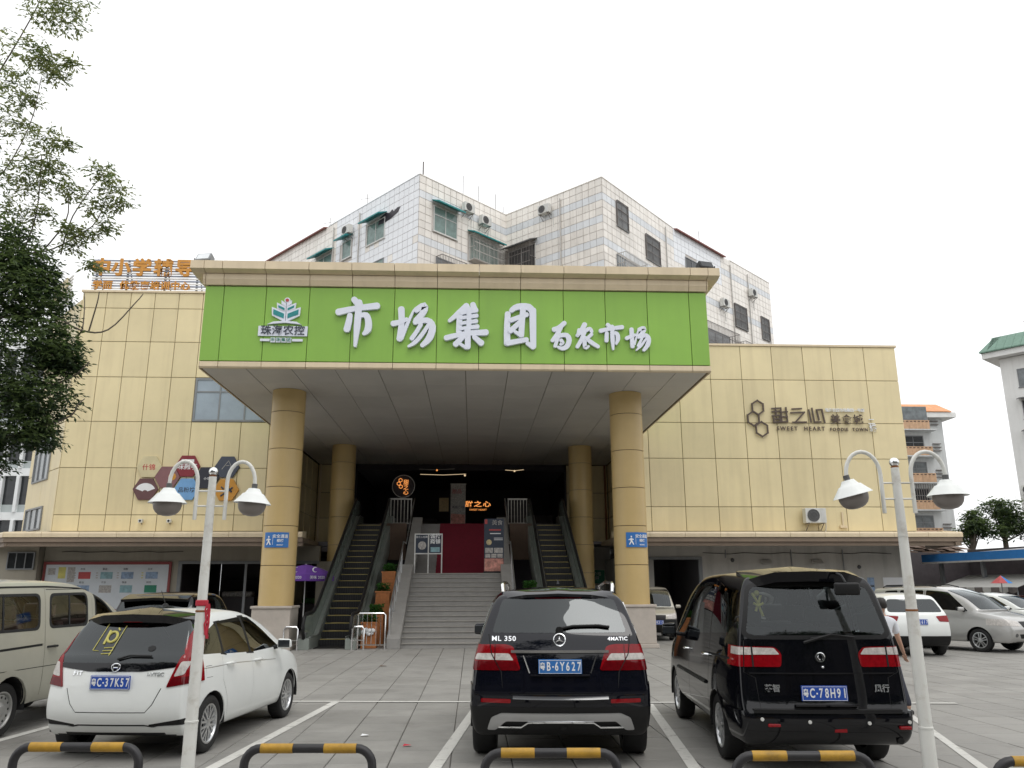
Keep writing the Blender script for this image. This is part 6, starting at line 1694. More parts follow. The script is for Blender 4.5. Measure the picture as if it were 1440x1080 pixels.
c.region('slide_rail', line_poly([(.35, 1.02), (1.93, 1.055)], .030), 'R', 'rubber', off=-.012, rim=0)
for path in ([(1.95, 1.78), (1.97, 1.0), (1.97, .42)], [(3.12, 1.78), (3.12, 1.0), (3.10, .42)], [(4.05, 1.15), (4.02, .6)], [(1.98, 1.76), (3.10, 1.77)]):
    c.region('door_seam', line_poly(path, .011), 'R', 'rubber', off=-.004, rim=0)
c.region('crease_line', line_poly([(.2, .78), (1.9, .78), (3.1, .78)], .010), 'R', 'rubber', off=-.002, rim=0)
c.region('arch_flare', [(1.30+.50*cos(a), .33+.46*sin(a)) for a in [R(5+170*i/14) for i in range(15)]]+[(1.30+.40*cos(a), .33+.37*sin(a)) for a in [R(175-170*i/14) for i in range(15)]], 'R', 'paint_cream', off=.022, rim=.03, mirror=True)
c.arches((1.30, 3.95), .385, .335)
c.finish('cabin_beige')
c.wheels((1.30, 3.95), .325, .19, 'steel', inset=.05, rim_r=.66)
c.mirror(3.75, 1.22, 'black_plastic', (.16, .2)); c.handle(2.12, 1.02, 'black_plastic', (1,)); c.handle(3.25, 1.0, 'black_plastic', (1,))
for a, b_, z0, z1 in ((1.09, 1.11, 1.26, 1.70), (2.52, 2.54, 1.27, 1.71)):
    b = MB(); P = [c.on_side(a, z, 1) for z in (z0, (z0+z1)/2, z1)]; b.tube(P, .014, 6); b.build('window_bar', 'rubber', c.root, local=True)
b = MB(); P = [c.on_side(y, interp(BUS['roof'], y)-.085, 1)+Vector((.004, 0, 0)) for y in (.3, 1, 2, 2.8, 3.1)]; b.tube(P, .012, 6); b.build('roof_gutter', 'rubber', c.root, True, local=True)
c.seats((.9, 1.7, 2.6, 3.4), .72, 'hex_brown')

# ------------------------------------------------------------------ cars further off
def simple_car(sp, name, label, cat, loc, heading, paint, plate=None, front=False, lower=None, rails=False):
    c = Car(sp, name, label, cat, loc, heading, paint)
    W, L, dz = sp['W'], sp['L'], sp.get('dz', 0)
    rb = interp(sp['belt'], 0); rt = interp(sp['roof'], .45)
    tw = sp['roofW']
    c.region('rear_window', rpoly([(-tw*.90, rt-.10), (tw*.90, rt-.10), (W*.78, rb+.02), (-W*.78, rb+.02)], .08), 'B', 'glass_dark', off=.002)
    yA = sp['ws'][0][1]; yT = sp['ws'][-1][1]; zA = sp['ws'][0][0]
    c.region('windscreen', rpoly([(-tw*.92, rt-.07), (tw*.92, rt-.07), (W*.80, zA+.07), (-W*.80, zA+.07)], .06), 'F', 'glass_tint', off=.002)
    ys = [.45, L*.26, L*.45, None]
    def bz(y): return interp(sp['belt'], y)+.025
    def rz(y): return interp(sp['roof'], y)-.11
    for a, b_ in ((ys[0], ys[1]-.04), (ys[1]+.04, ys[2]-.04)):
        a2 = a+.25 if a == ys[0] else a
        c.region('side_window', rpoly([(a, bz(a)), (a2, rz(a2)), (b_, rz(b_)), (b_, bz(b_))], .05), 'R', 'glass_dark', mirror=True)
    a = ys[2]+.04; b2 = max(a+.2, yT-.05)
    c.region('side_window', rpoly([(a, bz(a)), (a, rz(a)), (b2, rz(b2)), (yA-.30, bz(yA))], .05), 'R', 'glass_dark', mirror=True)
    for f in ys[1:3]: c.region('door_seam', line_poly([(f, rz(f)), (f, .6), (f-.03, sp['zb']+.1)], .012), 'R', 'rubber', off=-.004, rim=0, mirror=True)
    zl = rb-.08
    c.region('tail_light', rpoly([(W*.52, zl), (W*1.2, zl+.04), (W*1.2, zl-.15), (W*.60, zl-.13)], .03), 'B', 'lamp_red', lim=.40, off=.010, mirror=True)
    hz = interp(sp['nose'], 0) and interp(sp['belt'], L-.25)-.10
    c.region('headlight', rpoly([(W*.48, hz), (W*1.2, hz+.10), (W*1.2, hz-.10), (W*.50, hz-.13)], .03), 'F', 'lamp_clear', lim=L-.65, off=.008, mirror=True)
    c.region('grille', rpoly([(-W*.44, hz), (W*.44, hz), (W*.40, hz-.16), (-W*.40, hz-.16)], .03), 'F', 'black_plastic', lim=L-.5, off=-.006, rim=0)
    c.region('lower_grille', rpoly([(-W*.6, hz-.33), (W*.6, hz-.33), (W*.5, hz-.45), (-W*.5, hz-.45)], .03), 'F', 'black_plastic', lim=L-.5, off=-.006, rim=0)
    c.region('fog_light', circle(W*.70, hz-.36, .05, 12), 'F', 'ac_dark', lim=L-.6, off=.004, mirror=True)
    if lower: c.region('lower_cladding', [(-2, lower), (2, lower), (2, .1), (-2, .1)], 'B', 'black_plastic', lim=.5, off=.006)
    if lower and front: c.region('lower_cladding', [(-2, lower), (2, lower), (2, .1), (-2, .1)], 'F', 'black_plastic', lim=L-.5, off=.006)
    wr = sp.get('wr', .32); ax = sp['axles']
    c.arches(ax, wr*1.13, wr*1.02)
    c.finish()
    c.wheels(ax, wr, .205, inset=.03, n=5)
    c.mirror(yA-.42, bz(yA)+.03, paint, (.18, .13)); c.handle(ys[1]+.16, bz(ys[1])-.12, paint); c.handle(ys[2]+.16, bz(ys[2])-.12, paint)
    if plate: c.plate(0, (rb-.22) if not front else hz-.24, plate, front=front)
    if rails:
        for sd in (-1, 1):
            b = MB(); b.tube([(sd*(tw-.10), .55, rt+.0), (sd*(tw-.08), .7, rt+.06), (sd*(tw-.08), L*.45, rt+.075), (sd*(tw-.09), L*.52, rt+.01)], .016, 8); b.build('roof_rail', 'chrome' if rails == 1 else 'black_plastic', c.root, True, local=True)
    return c
S2 = dict(SUV); S2.update(W=.90, L=4.4, axles=(.85, 3.45), wr=.34, ws=[(1.08, 3.25), (1.3, 2.95), (1.5, 2.65), (1.68, 2.35)], cols=[0, .07, .22, .55, 1.0, 1.5, 2.1, 2.6, 3.0, 'A', 3.6, 3.95, 4.2, 4.34, 4.40],
    nose=[(.28, 4.22), (.45, 4.38), (.75, 4.40), (.95, 4.32), (1.05, 4.15)], belt=[(0, 1.2), (.3, 1.18), (1.5, 1.12), (3.2, 1.06), (3.7, 1.04), (4.2, .96), (4.4, .88)],
    roof=[(0, 1.63), (.45, 1.655), (1.2, 1.69), (2.0, 1.70), (2.6, 1.65), (3.5, 1.45)], tailu=[(1.15, .10), (1.35, .20), (1.5, .31), (1.6, .40), (1.68, .48)])
c = simple_car(S2, 'parked_car', 'dark SUV half hidden between the minibus and white hatchback', 'car', (-6.12, 16.3, 0), -3, 'paint_black', '粤C5U218')
spoiler(c, [(x, .62, 1.68-.03*abs(x), .16, 1.60-.05*abs(x)) for x in (-.62, -.4, -.2, 0, .2, .4, .62)], .05, 'paint_black')
HRV = dict(HAT); HRV.update(W=.89, L=4.30, zb=.26, dz=.08, axles=(.83, 3.44), wr=.33, roofW=.66,
    ws=[(.99, 3.35), (1.2, 2.95), (1.4, 2.55), (1.60, 2.15)], cols=[0, .06, .2, .5, .9, 1.4, 1.9, 2.5, 3.0, 'A', 3.7, 4.0, 4.18, 4.26, 4.30],
    nose=[(.22, 4.14), (.4, 4.28), (.65, 4.29), (.85, 4.18), (.98, 3.9)], belt=[(0, 1.09), (.3, 1.08), (1.2, 1.04), (2.6, 1.0), (3.3, .99), (3.9, .91), (4.3, .80)],
    tail=[(.26, .22), (.4, .06), (.62, .0), (.80, .02), (.95, .05), (1.12, .12)], tailu=[(1.05, .10), (1.25, .28), (1.42, .44), (1.56, .56)],
    roof=[(0, 1.50), (.5, 1.54), (1.1, 1.585), (1.8, 1.59), (2.3, 1.54), (3.3, 1.25)])
simple_car(HRV, 'parked_car', 'white crossover seen from behind, with red tail lamps, beyond right lamp post', 'car', (11.55, 21.3, 0), 8, 'paint_white', '粤C2J617', lower=.52)
t_ = bpy.data.objects
LIV = dict(VAN); LIV.update(W=.86, L=4.45, zb=.26, axles=(.78, 3.55), wr=.315, roofW=.66,
    ws=[(1.06, 3.62), (1.3, 3.36), (1.5, 3.10), (1.74, 2.75)], cols=[0, .05, .16, .45, .9, 1.4, 2.0, 2.6, 3.1, 3.4, 'A', 3.98, 4.25, 4.38, 4.45], F=[0, .08, .28, .5, .78, 1.0],
    nose=[(.24, 4.28), (.45, 4.43), (.68, 4.44), (.88, 4.28)], belt=[(0, 1.16), (1.5, 1.12), (3.3, 1.08), (3.7, 1.05), (4.2, .93), (4.45, .80)],
    tail=[(.26, .14), (.45, 0), (.75, .02), (1.15, .08)], tailu=[(1.05, .07), (1.3, .13), (1.5, .22), (1.74, .3)],
    roof=[(0, 1.70), (.35, 1.73), (1.2, 1.765), (2.2, 1.765), (2.7, 1.72), (3.7, 1.3)])
c = simple_car(LIV, 'parked_van', 'silver people carrier facing right with fog lamp, beside the white crossover', 'van', (13.1, 26.3, 0), 152, 'paint_silver', '粤C8M306', front=True, rails=2)
simple_car(HAT | dict(axles=(.62, 3.15), wr=.30), 'parked_car', 'white car mostly cut off at the right edge beyond silver people carrier', 'car', (19.3, 32.4, 0), 160, 'paint_white')
MV = dict(BUS); MV.update(W=.74, L=3.75, zb=.28, axles=(.75, 2.95), wr=.29, roofW=.62, cols=[0, .05, .2, .5, .9, 1.3, 1.8, 2.2, 2.6, 2.95, 'A', 3.45, 3.6, 3.7, 3.75],
    ws=[(1.05, 3.28), (1.3, 3.0), (1.55, 2.72), (1.76, 2.4)], nose=[(.28, 3.62), (.45, 3.74), (.8, 3.73), (1.0, 3.6)], belt=[(0, 1.1), (2.0, 1.1), (3.0, 1.06), (3.3, 1.03), (3.6, .92), (3.75, .85)],
    roof=[(0, 1.72), (.4, 1.76), (1.2, 1.79), (2.0, 1.78), (2.4, 1.74), (3.3, 1.4)], tailu=[(1.0, .04), (1.4, .08), (1.7, .16), (1.76, .25)])
simple_car(MV, 'parked_van', 'small beige microvan facing out behind the right column', 'van', (6.62, 31.9, 0), 186, 'paint_beige', '粤C9K512', front=True, lower=.72)
# ================================================================== APARTMENT BLOCK behind the market
ap = thing('apartment_block', 'white tiled zigzag apartment block rising behind the canopy', 'building', (6, 60, 0))
PT = [(-21, 69.4), (-3.8, 50.0), (2.3, 56.0), (8.6, 49.9), (15.4, 57.7), (27.2, 69.1)]
ZR = 29.0
b = MB(); b.prism([(x+.0, y+.02, 14) for x, y in PT]+[(27, 85, 14), (-21, 85, 14)], (0, 0, ZR-14-.02)); b.build('wall', 'apt_wall', ap)
tiles_big = []; rest = MB(); rest2 = MB(); rest3 = MB()
TSZ = .56
def tile_face(p, q, z0, z1, holes, kind, stair=None, nmat='apt_tile'):
    """small square wall tiles along a plan segment, skipping window holes (u0,u1,z0,z1)"""
    P, Q = Vector((*p, 0)), Vector((*q, 0)); L = (Q-P).length; u = (Q-P).normalized(); n = Vector((u.y, -u.x, 0))
    nu_ = max(1, round(L/TSZ)); du_ = L/nu_; nz_ = max(1, round((z1-z0)/TSZ)); dz_ = (z1-z0)/nz_
    a = math.atan2(u.y, u.x)
    for j in range(nz_):
        for i in range(nu_):
            uu, zz = (i+.5)*du_, z0+(j+.5)*dz_
            if any(h[0]-.1 < uu < h[1]+.1 and h[2]-.1 < zz < h[3]+.1 for h in holes): continue
            if stair and zz > stair(uu): continue
            tiles_big.append((P+u*uu+Vector((0, 0, zz)), a, du_, dz_, u, n, nmat, kind))
def F(i): 
    p, q = Vector((*PT[i], 0)), Vector((*PT[i+1], 0)); u = (q-p).normalized(); return p, u, Vector((u.y, -u.x, 0)), (q-p).length
def apt_window(i, u0, z0, w_, h_, cols=2, m='pane_grey', awning=None, cage=None, rows=(0,)):
    p, u, n, L = F(i); o = p+u*u0+Vector((0, 0, z0))+n*.02
    T = frame(o, u, n)
    wf = window(ap, T, w_, h_, cols, 'frame_white' if awning else 'frame_grey', m, .06, .06, rows=rows, sill=True)
    if awning:
        b = MB(T); k = 8
        for q in range(k):
            a, c = -.15+(w_+.3)*q/k, -.15+(w_+.3)*(q+1)/k-.01
            b.prism([(a, 0, h_+.38), (a, .75, h_+.08), (a, .75, h_-.02), (a, .72, h_-.02), (a, 0, h_+.33)], (c-a, 0, 0))
        b.build('awning', awning, wf)
    if cage:
        b = MB(T); d = cage[0]
        k = int(w_/.14)
        for q in range(k+1):
            x = w_*q/k; b.box(x-.012, x+.012, d-.02, d, 0, h_)
        for z in (0, h_*.33, h_*.66, h_): b.box(-.03, w_+.03, d-.03, d+.005, z-.02, z+.02)
        for x in (0, w_):
            for z in (0, h_*.5, h_): b.box(x-.02, x+.02, .02, d-.031, z-.015, z+.015)
            for q in range(1, 4): b.box(x-.012, x+.012, d*q/4-.012, d*q/4+.012, .016, h_)
        b.box(-.02, w_+.02, .03, d-.031, -.06, -.02)
        b.build('window_cage', cage[1], wf)
    return wf
H = {i: [] for i in range(5)}
def awin(i, u0, z0, w_, h_, **kw): H[i].append((u0, u0+w_, z0, z0+h_)); return apt_window(i, u0, z0, w_, h_, **kw)
L0 = F(0)[3]
# face 0 (left), distances measured from the left end; corner A at L0
awin(0, L0-6.0, 25.6, 2.2, 1.6, cols=2, m='pane_green', awning='teal')
awin(0, L0-9.2, 25.5, 1.2, 1.4, cols=1, m='pane_green', awning='teal')
awin(0, L0-13.0, 25.2, 2.4, 1.4, cols=2, m='pane_green', awning='teal')
awin(0, L0-17.5, 24.8, 3.2, 1.5, cols=3, cage=(.7, 'cage_white'))
awin(0, L0-6.0, 22.6, 2.2, 1.5, cols=2, m='pane_green'); awin(0, L0-13.0, 22.4, 2.4, 1.4, cols=2, m='pane_green', cage=(.6, 'cage_iron'))
# face 1 A->V
awin(1, 1.3, 25.3, 2.2, 1.9, cols=2, m='pane_green', awning='teal', rows=(1.25,))
awin(1, 4.7, 24.2, 3.0, 1.9, cols=3, m='pane_green', awning='teal', cage=(.6, 'cage_white'))
awin(1, 1.6, 21.9, 2.3, 1.6, cols=2, cage=(.65, 'cage_iron')); awin(1, 5.0, 21.2, 2.6, 1.6, cols=2, cage=(.6, 'cage_iron'))
# face 2 V->B
awin(2, .3, 23.6, 2.6, 2.3, cols=2, m='pane_dark', cage=(.7, 'cage_iron'), awning='ac_dark')
# face 3 B->brk
awin(3, 1.8, 26.1, 1.5, 1.9, cols=2, m='pane_grey', rows=(1.3,), cage=(.12, 'cage_iron')); awin(3, 5.8, 25.0, 2.1, 1.9, cols=2, m='pane_grey', rows=(1.3,), cage=(.12, 'cage_iron'))
awin(3, 1.6, 22.4, 3.0, 1.5, cols=3, cage=(.75, 'cage_white')); awin(3, 6.2, 21.8, 2.6, 1.5, cols=2, cage=(.6, 'cage_white'))
# face 4 brk->C
awin(4, 1.6, 25.2, 1.9, 1.9, cols=2, m='pane_dark'); awin(4, 9.2, 23.2, 2.1, 2.0, cols=2, m='pane_grey', cage=(.12, 'cage_iron')); awin(4, 14.0, 23.2, 1.5, 2.0, cols=2, m='pane_grey', cage=(.12, 'cage_iron'))
awin(4, 2.0, 19.6, 6.0, 2.3, cols=5, cage=(.95, 'cage_iron')); awin(4, 9.0, 19.4, 6.6, 2.2, cols=5, cage=(.95, 'cage_iron'))
for i in range(5):
    tile_face(PT[i], PT[i+1], 18.6, ZR-(0 if i in (1, 2, 3) else .0), H[i], i, nmat='apt_tile')
# which tiles show largest: nearest to the street
def tkey(t): return t[0].y - .25*(t[0].z > 23.0)*6
order = sorted(range(len(tiles_big)), key=lambda k: (tiles_big[k][0].z < 22.6, tiles_big[k][0].y))
big = set(order[:298]); rg = random.Random(4)
bulk = {'apt_tile': MB(), 'apt_tile_grey': MB(), 'apt_tile_white': MB()}
for k, (c, a, w_, h_, u, n, nm, fc) in enumerate(tiles_big):
    band = int((c.z-18.6)/TSZ)
    mm = 'apt_tile_grey' if (band % 6 == 4 or (fc == 2 and band % 6 == 1)) and fc != 0 else 'apt_tile'
    if fc == 0 and c.x > -10.5 and rg.random() < .97: mm = 'apt_tile_white'
    if fc == 4 and c.x < 20.5 and c.z > 26.2: mm = 'apt_tile_white'
    if k in big:
        me = panel_mesh(w_-.03, h_-.03, .02, .004); key = (me.name, mm)
        if key not in _cache:
            q = me.copy(); q.materials.clear(); q.materials.append(M[mm]); _cache[key] = q
        o = ob('wall_tile', _cache[key], None, ap); o.location = c; o.rotation_euler = (rg.uniform(-.004, .004), 0, a)
    else:
        x, z, d = w_/2-.015, h_/2-.015, .02+rg.uniform(-.003, .003)
        T = frame(c, u, n); bb = bulk[mm]; sv = bb.T; bb.T = T
        bb.add([(-x, 0, -z), (x, 0, -z), (x, 0, z), (-x, 0, z), (-x, d, -z), (x, d, -z), (x, d, z), (-x, d, z)], [(4, 5, 6, 7), (0, 1, 5, 4), (1, 2, 6, 5), (2, 3, 7, 6), (3, 0, 4, 7)]); bb.T = sv
for mm, bb in bulk.items(): ob('wall_tile_field', bb.mesh('wall_tile_field', recalc=False), mm, ap, kind='stuff')
# lower roof slopes with brown red tiles, parapet caps
b = MB()
for i, z in ((1, ZR), (2, ZR), (3, ZR)):
    p, u, n, L = F(i); T = frame(p+Vector((0, 0, z)), u, n); b.T = T; b.box(0, L, -.25, .05, 0, .07)
b.T = None; b.build('parapet_cap', 'apt_tile', ap)
for i, ua, ub in ((0, 0, L0-11.5), (4, .2, 8.8)):
    p, u, n, L = F(i); T = frame(p+Vector((0, 0, ZR)), u, n)
    for k in range(int((ub-ua)/1.1)):
        a = ua+1.1*k; b = MB(T); b.prism([(a, .30, -.12), (a, .30, -.02), (a, -1.0, .40), (a, -1.0, .30)], (1.08, 0, 0)); b.build('eave_tile', 'brown_red_trim', ap)
b = MB(); p, u, n, L = F(0); b.T = frame(p+Vector((0, 0, ZR)), u, n); b.box(L0-11.4, L0-.01, -.25, .05, 0, .07); b.T = None; b.build('parapet_cap', 'apt_tile_white', ap)
b = MB(); p, u, n, L = F(4); b.T = frame(p+Vector((0, 0, ZR)), u, n); b.box(9.0, L, -.25, .05, 0, .07); b.T = None; b.build('parapet_cap', 'apt_tile', ap)
# burn mark on the white corner wall
p, u, n, L = F(0)
b = MB(frame(p+u*(L0-3.4)+n*.028+Vector((0, 0, 27.05)), u, n)); pts = [(-1.3, 0, -.25), (-1.0, 0, .28), (-.3, 0, .42), (.1, 0, .25), (.4, 0, .42), (.6, 0, .2), (1.0, 0, .36), (1.35, 0, .3), (1.1, 0, -.02), (.4, 0, -.2), (-.4, 0, -.3)]
b.prism(pts, (0, .02, 0)); b.build('smoke_stain', 'hall_dark', ap)
# aerials and rods on the roof
for i, (x, y, h) in enumerate(((-3.6, 50.3, 1.2), (-.9, 52.9, 1.6), (.2, 54, 1.4), (1.5, 55.4, 1.5), (-8, 55.0, 1.1), (-11.5, 59.5, 1.3), (18.5, 61, 1.4), (2.1, 56.2, .9))):
    b = MB(); b.cyl((x, y+.15, ZR-.2), (x, y+.15, ZR+h), .022 if i else .05, n=6)
    if i in (4, 5): b.cyl((x-.5, y+.15, ZR+h*.6), (x+.4, y+.15, ZR+h*.75), .015, n=5)
    tag(b.build('roof_rod', 'cage_iron'), ('white vent pipe at the left front roof corner', 'thin rod on the roof right of the left corner', 'thin rod on roof above the two condensers', 'thin rod near the roof valley', 'thin aerial on the far left roof edge near condenser', 'leftmost thin aerial on the apartment roof', 'thin rod over the brown right eave', 'short rod at the roof valley itself')[i], 'aerial')
# condensers on the block
for i, uu, z, lb in ((0, L0-8.2, 27.2, 'condenser on the apartment left face under the roof edge'), (1, 4.3, 27.6, 'left one of two condensers on the apartment face beside the teal awnings'), (1, 6.0, 27.2, 'right one of two condensers on the apartment face beside the teal awnings'),
                     (2, 4.0, 27.7, 'condenser high on the inner face of the right apartment wing'), (4, 7.0, 24.2, 'condenser under the brown eave near the black floodlight'), (4, 12.3, 26.5, 'condenser near the right end of the apartment roof')):
    p, u, n, L = F(i); condenser(frame(p+u*uu+Vector((0, 0, z))+n*.02, u, n), lb, 'condensers on the apartment block', 1.15)
# drain pipes
for i, uu in ((0, L0-7.0), (0, L0-10.5), (2, 5.2), (3, 9.0), (4, 8.9), (4, 12.0)):
    p, u, n, L = F(i); b = MB(frame(p+u*uu, u, n)); b.cyl((0, .09, 18.6), (0, .09, ZR-.4), .05, n=8); b.build('drain_pipe', 'cage_white', ap, smooth=True)

# ================================================================== BUILDING WITH ORANGE EAVES (right, far)
ob_ = thing('apartment_block', 'grey block with orange tiled eaves and tiled balconies right of the yellow hall', 'building', (50, 90, 0))
b = MB(); b.box(44, 54.5, 90, 104, 0, 20.7); b.build('wall', 'render_grey', ob_)
b = MB(); b.box(43.5, 55.7, 89.0, 105, 20.72, 21.3); b.build('eave_board', 'render_white', ob_)
for k in range(20):
    for (yb, zb_, yt, zt) in ((88.9, 21.32, 90.3, 22.0), (90.3, 22.0, 91.8, 22.75)):
        x = 43.4+k*.62; b = MB(); xs = 55.8-.9*(yt-88.9)/1.4
        if x > 55: continue
        b.prism([(x, yb, zb_), (x, yb, zb_+.10), (x, yt, zt+.10), (x, yt, zt)], (.60, 0, 0)); b.build('roof_tile', 'orange_roof', ob_)
b = MB(); b.prism([(43.6, 89.2, 21.31), (55.5, 89.2, 21.31), (54.0, 91.8, 22.7), (43.6, 91.8, 22.7)], (0, 2, 0)); b.build('roof_slab', 'orange_roof', ob_)
for k in range(6):
    z = 4.0+k*3.05
    b = MB(); b.box(46.5, 53.0, 88.6, 89.98, z-.12, z); b.build('balcony_slab', 'render_grey', ob_)
    if k < 6:
        for q in range(7):
            b = MB(); x = 46.6+q*.80; b.box(x, x+.78, 88.6, 88.72, z+.01, z+1.02); b.build('balcony_panel', 'balcony_tile', ob_)
        b = MB()
        for q in range(12): b.box(46.7+q*.46, 46.95+q*.46, 88.57, 88.599, z+.82, z+.93)
        b.build('balcony_ornament', 'brick_brown', ob_)
    wf = window(ob_, frame((47.0, 89.97, z+.1), (1, 0, 0), (0, -1, 0)), 5.0, 2.4, 4, 'frame_grey', ('pane_dark', 'pane_grey')[k % 2], .1, .06, rows=(1.6,))
    if k in (0, 2):
        b = MB()
        for q in range(20): b.box(47.0+q*.27, 47.05+q*.27, 88.58, 88.63, z+1.03, z+2.85)
        b.build('window_cage', 'cage_iron', wf)
    if k == 5: b = MB(); b.box(46.9, 52.0, 88.6, 88.66, z+1.03, z+2.6); b.build('balcony_glazing', 'pane_grey', wf)
    for q in range(3): b = MB(); b.box(53.0, 53.9, 89.7, 89.98, z+.7+q*.4, z+.78+q*.4); b.build('drying_rack', 'cage_iron', ob_)
b = MB()
for q in range(4):
    for k in range(7): b.box(47.1+q*.35, 47.35+q*.35, 88.5, 88.57, 5.2+k*.32, 5.42+k*.32)
tag(b.build('lattice_screen', 'frame_white'), 'white lattice screen on the lowest visible balcony of the grey block', 'screen')

# ================================================================== TALL WHITE BUILDING at the right edge
wb = thing('apartment_block', 'white block with green tiled eave cut off by the right edge', 'building', (56, 76, 0))
o = Vector((50.4, 72.5, 0)); u = Vector((.62, -.785, 0)).normalized(); n = Vector((u.y, -u.x, 0))
T = frame(o, u, n)
b = MB(T); b.box(0, 22, -16, 0, 0, 22.9); b.build('wall', 'render_white', wb)
b = MB(T); b.box(-1.1, 23, -17, 1.1, 22.95, 23.5); b.build('eave_board', 'render_white', wb)
for k in range(30):
    b = MB(T); x = -1.25+k*.72; b.prism([(x, 1.32, 23.5), (x, 1.32, 23.62), (x+(.9 if k == 0 else 0), -.6, 25.3), (x+(.9 if k == 0 else 0), -.6, 25.15)], (.70, 0, 0)); b.build('roof_tile', 'green_roof', wb)
b = MB(T); b.prism([(-1.2, 1.2, 23.51), (-.2, -.7, 25.1), (-.2, -14, 25.1), (-1.2, -15, 23.51)], (22, 0, 0)); b.build('roof_slab', 'green_roof', wb)
for k in range(7):
    z = 1.6+k*3.05
    for q, (a, w_) in enumerate(((1.35, 2.6), (7.5, 2.6), (13.5, 2.6))):
        wf = window(wb, frame(o+u*a+n*.01+Vector((0, 0, z)), u, n), w_, 1.75, 2, 'frame_grey', ('pane_grey', 'pane_blue', 'pane_dark')[(k+q) % 3], .08, .06, sill=True)
        if k in (2, 4, 5): b = MB(frame(o+u*a+n*.01+Vector((0, 0, z)), u, n)); b.prism([(-.2, 0, 2.1), (-.2, .8, 1.85), (-.2, .8, 1.8), (-.2, 0, 2.0)], (w_+.4, 0, 0)); b.build('awning', 'ac_dark', wf)
for k, lb in ((2, 'condenser on the white right hand block, lower'), (3, 'condenser on the white right hand block, upper')):
    condenser(frame(o+u*1.0+n*.01+Vector((0, 0, 1.6+3.05*k-.9)), u, n), lb, 'condensers on the white block', 1.5)
b = MB(T)
for k in range(5): b.tube([(3.5+1.1*k, -.5, 24.9), (3.0+1.1*k, .3, 26.3), (5.2+1.1*k, .5, 26.6)], .05, 4)
b.tube([(2.6, .2, 26.0), (9, .5, 27.2)], .06, 5); b.tube([(7.5, 0, 26.5), (7.5, 0, 28)], .05, 5); b.box(7.0, 9.5, -.4, .5, 27.0, 28.6); tag(b.build('roof_frame', 'cage_white'), 'pale metal frame and tank on the green eave roof', 'roof frame')

# ================================================================== WHITE OFFICE at the left edge
of = thing('office_block', 'white office block with vertical fins behind the tree at the left edge', 'building', (-38, 60, 0))
b = MB(); b.box(-52, -31.2, 60, 75, 0, 20); b.build('wall', 'office_white', of)
for k in range(6):
    z = .8+k*3.15
    b = MB(); b.box(-52, -31.2, 59.72, 59.99, z-.55, z); b.build('floor_band', 'office_white', of)
    for q in range(18):
        x = -31.4-1.15*q
        b = MB(); b.box(x-.22, x, 59.6, 59.99, z+.001, z+2.598); b.build('fin', 'office_white', of)
        f = MB(); f.box(x-1.15, x-.222, 59.90, 59.985, z+.001, z+.55); sp_ = f.build('spandrel', 'spandrel', of)
        p_ = MB(); p_.box(x-1.15, x-.222, 59.93, 59.98, z+.552, z+2.598); p_.build('pane', 'pane_dark', of)

# ================================================================== SHED WITH BLUE FASCIA (right)
sh = thing('market_shed', 'low open market shed with bright blue fascia at the right edge', 'shed', (24, 36, 0))
A, B_ = Vector((20.9, 41.5, 0)), Vector((20.6, 25.5, 0))
A, B_ = Vector((22.25, 40, 0)), Vector((24.5, 27.0, 0))
u = (B_-A).normalized(); n = Vector((u.y, -u.x, 0)); L = (B_-A).length
if n.x > 0: n = -n
for k in range(9):
    b = MB(frame(A+u*(L*k/9)+Vector((0, 0, 2.92)), u, n)); b.prism([(.004, 0, 0), (.004, 0, .36), (.004, -.06, .36), (.004, -.06, 0)], (L/9-.008, 0, 0)); b.build('fascia_panel', 'sheet_blue', sh)
b = MB(frame(A+Vector((0, 0, 2.9)), u, n)); b.box(0, L, -.02, .03, -.06, .015); b.build('gutter', 'ac_white', sh)
b = MB(frame(A, u, n)); b.prism([(0, -.07, 3.2), (0, -9, 3.9), (0, -9, 3.8), (0, -.07, 3.1)], (L, 0, 0)); b.build('roof', 'frame_grey', sh)
for k in range(5):
    b = MB(frame(A+u*(L*(k+.3)/5), u, n)); b.box(-.08, .08, -.5, -.34, 0, 3.05); b.build('post', 'frame_grey', sh)
b = MB(frame(A, u, n)); b.box(-6, L+26, -8.2, -8, 0, 3.85); b.build('back_wall', 'hall_wall', sh)
b = MB(frame(A, u, n)); b.box(-6.2, -6.0, -8.2, 2, 0, 3.7); b.build('end_wall', 'hall_wall', sh)
rg = random.Random(8)
for i in range(7):
    a = L*(i+.5)/7; c = A+u*a-n*rg.uniform(2.2, 3.0)
    t = thing('market_stall', ('stall of green crops under the blue shed, farthest', 'stall of red crates under the shed, second from the far end', 'stall of pale sacks under the shed, third from the far end', 'stall of green crops in the middle of the shed', 'stall of brown crates under the shed, third from the near end', 'stall of green crops under the shed, second from the near end', 'stall of pale boxes under the shed, nearest')[i], 'stall', c, group='stalls under the blue shed')
    b = MB(frame(c, u, n)); b.box(-.8, .8, -.5, .5, 0, 1.0); b.build('table', 'hall_wall', t); b = MB(frame(c, u, n)); b.box(-.7, .7, -.4, .4, 1.001, 1.35); b.build('goods', ('leaf_plant', 'print_red', 'poster_grey', 'leaf_plant', 'brick_brown', 'leaf_plant', 'poster_grey')[i], t, bevel=.1)
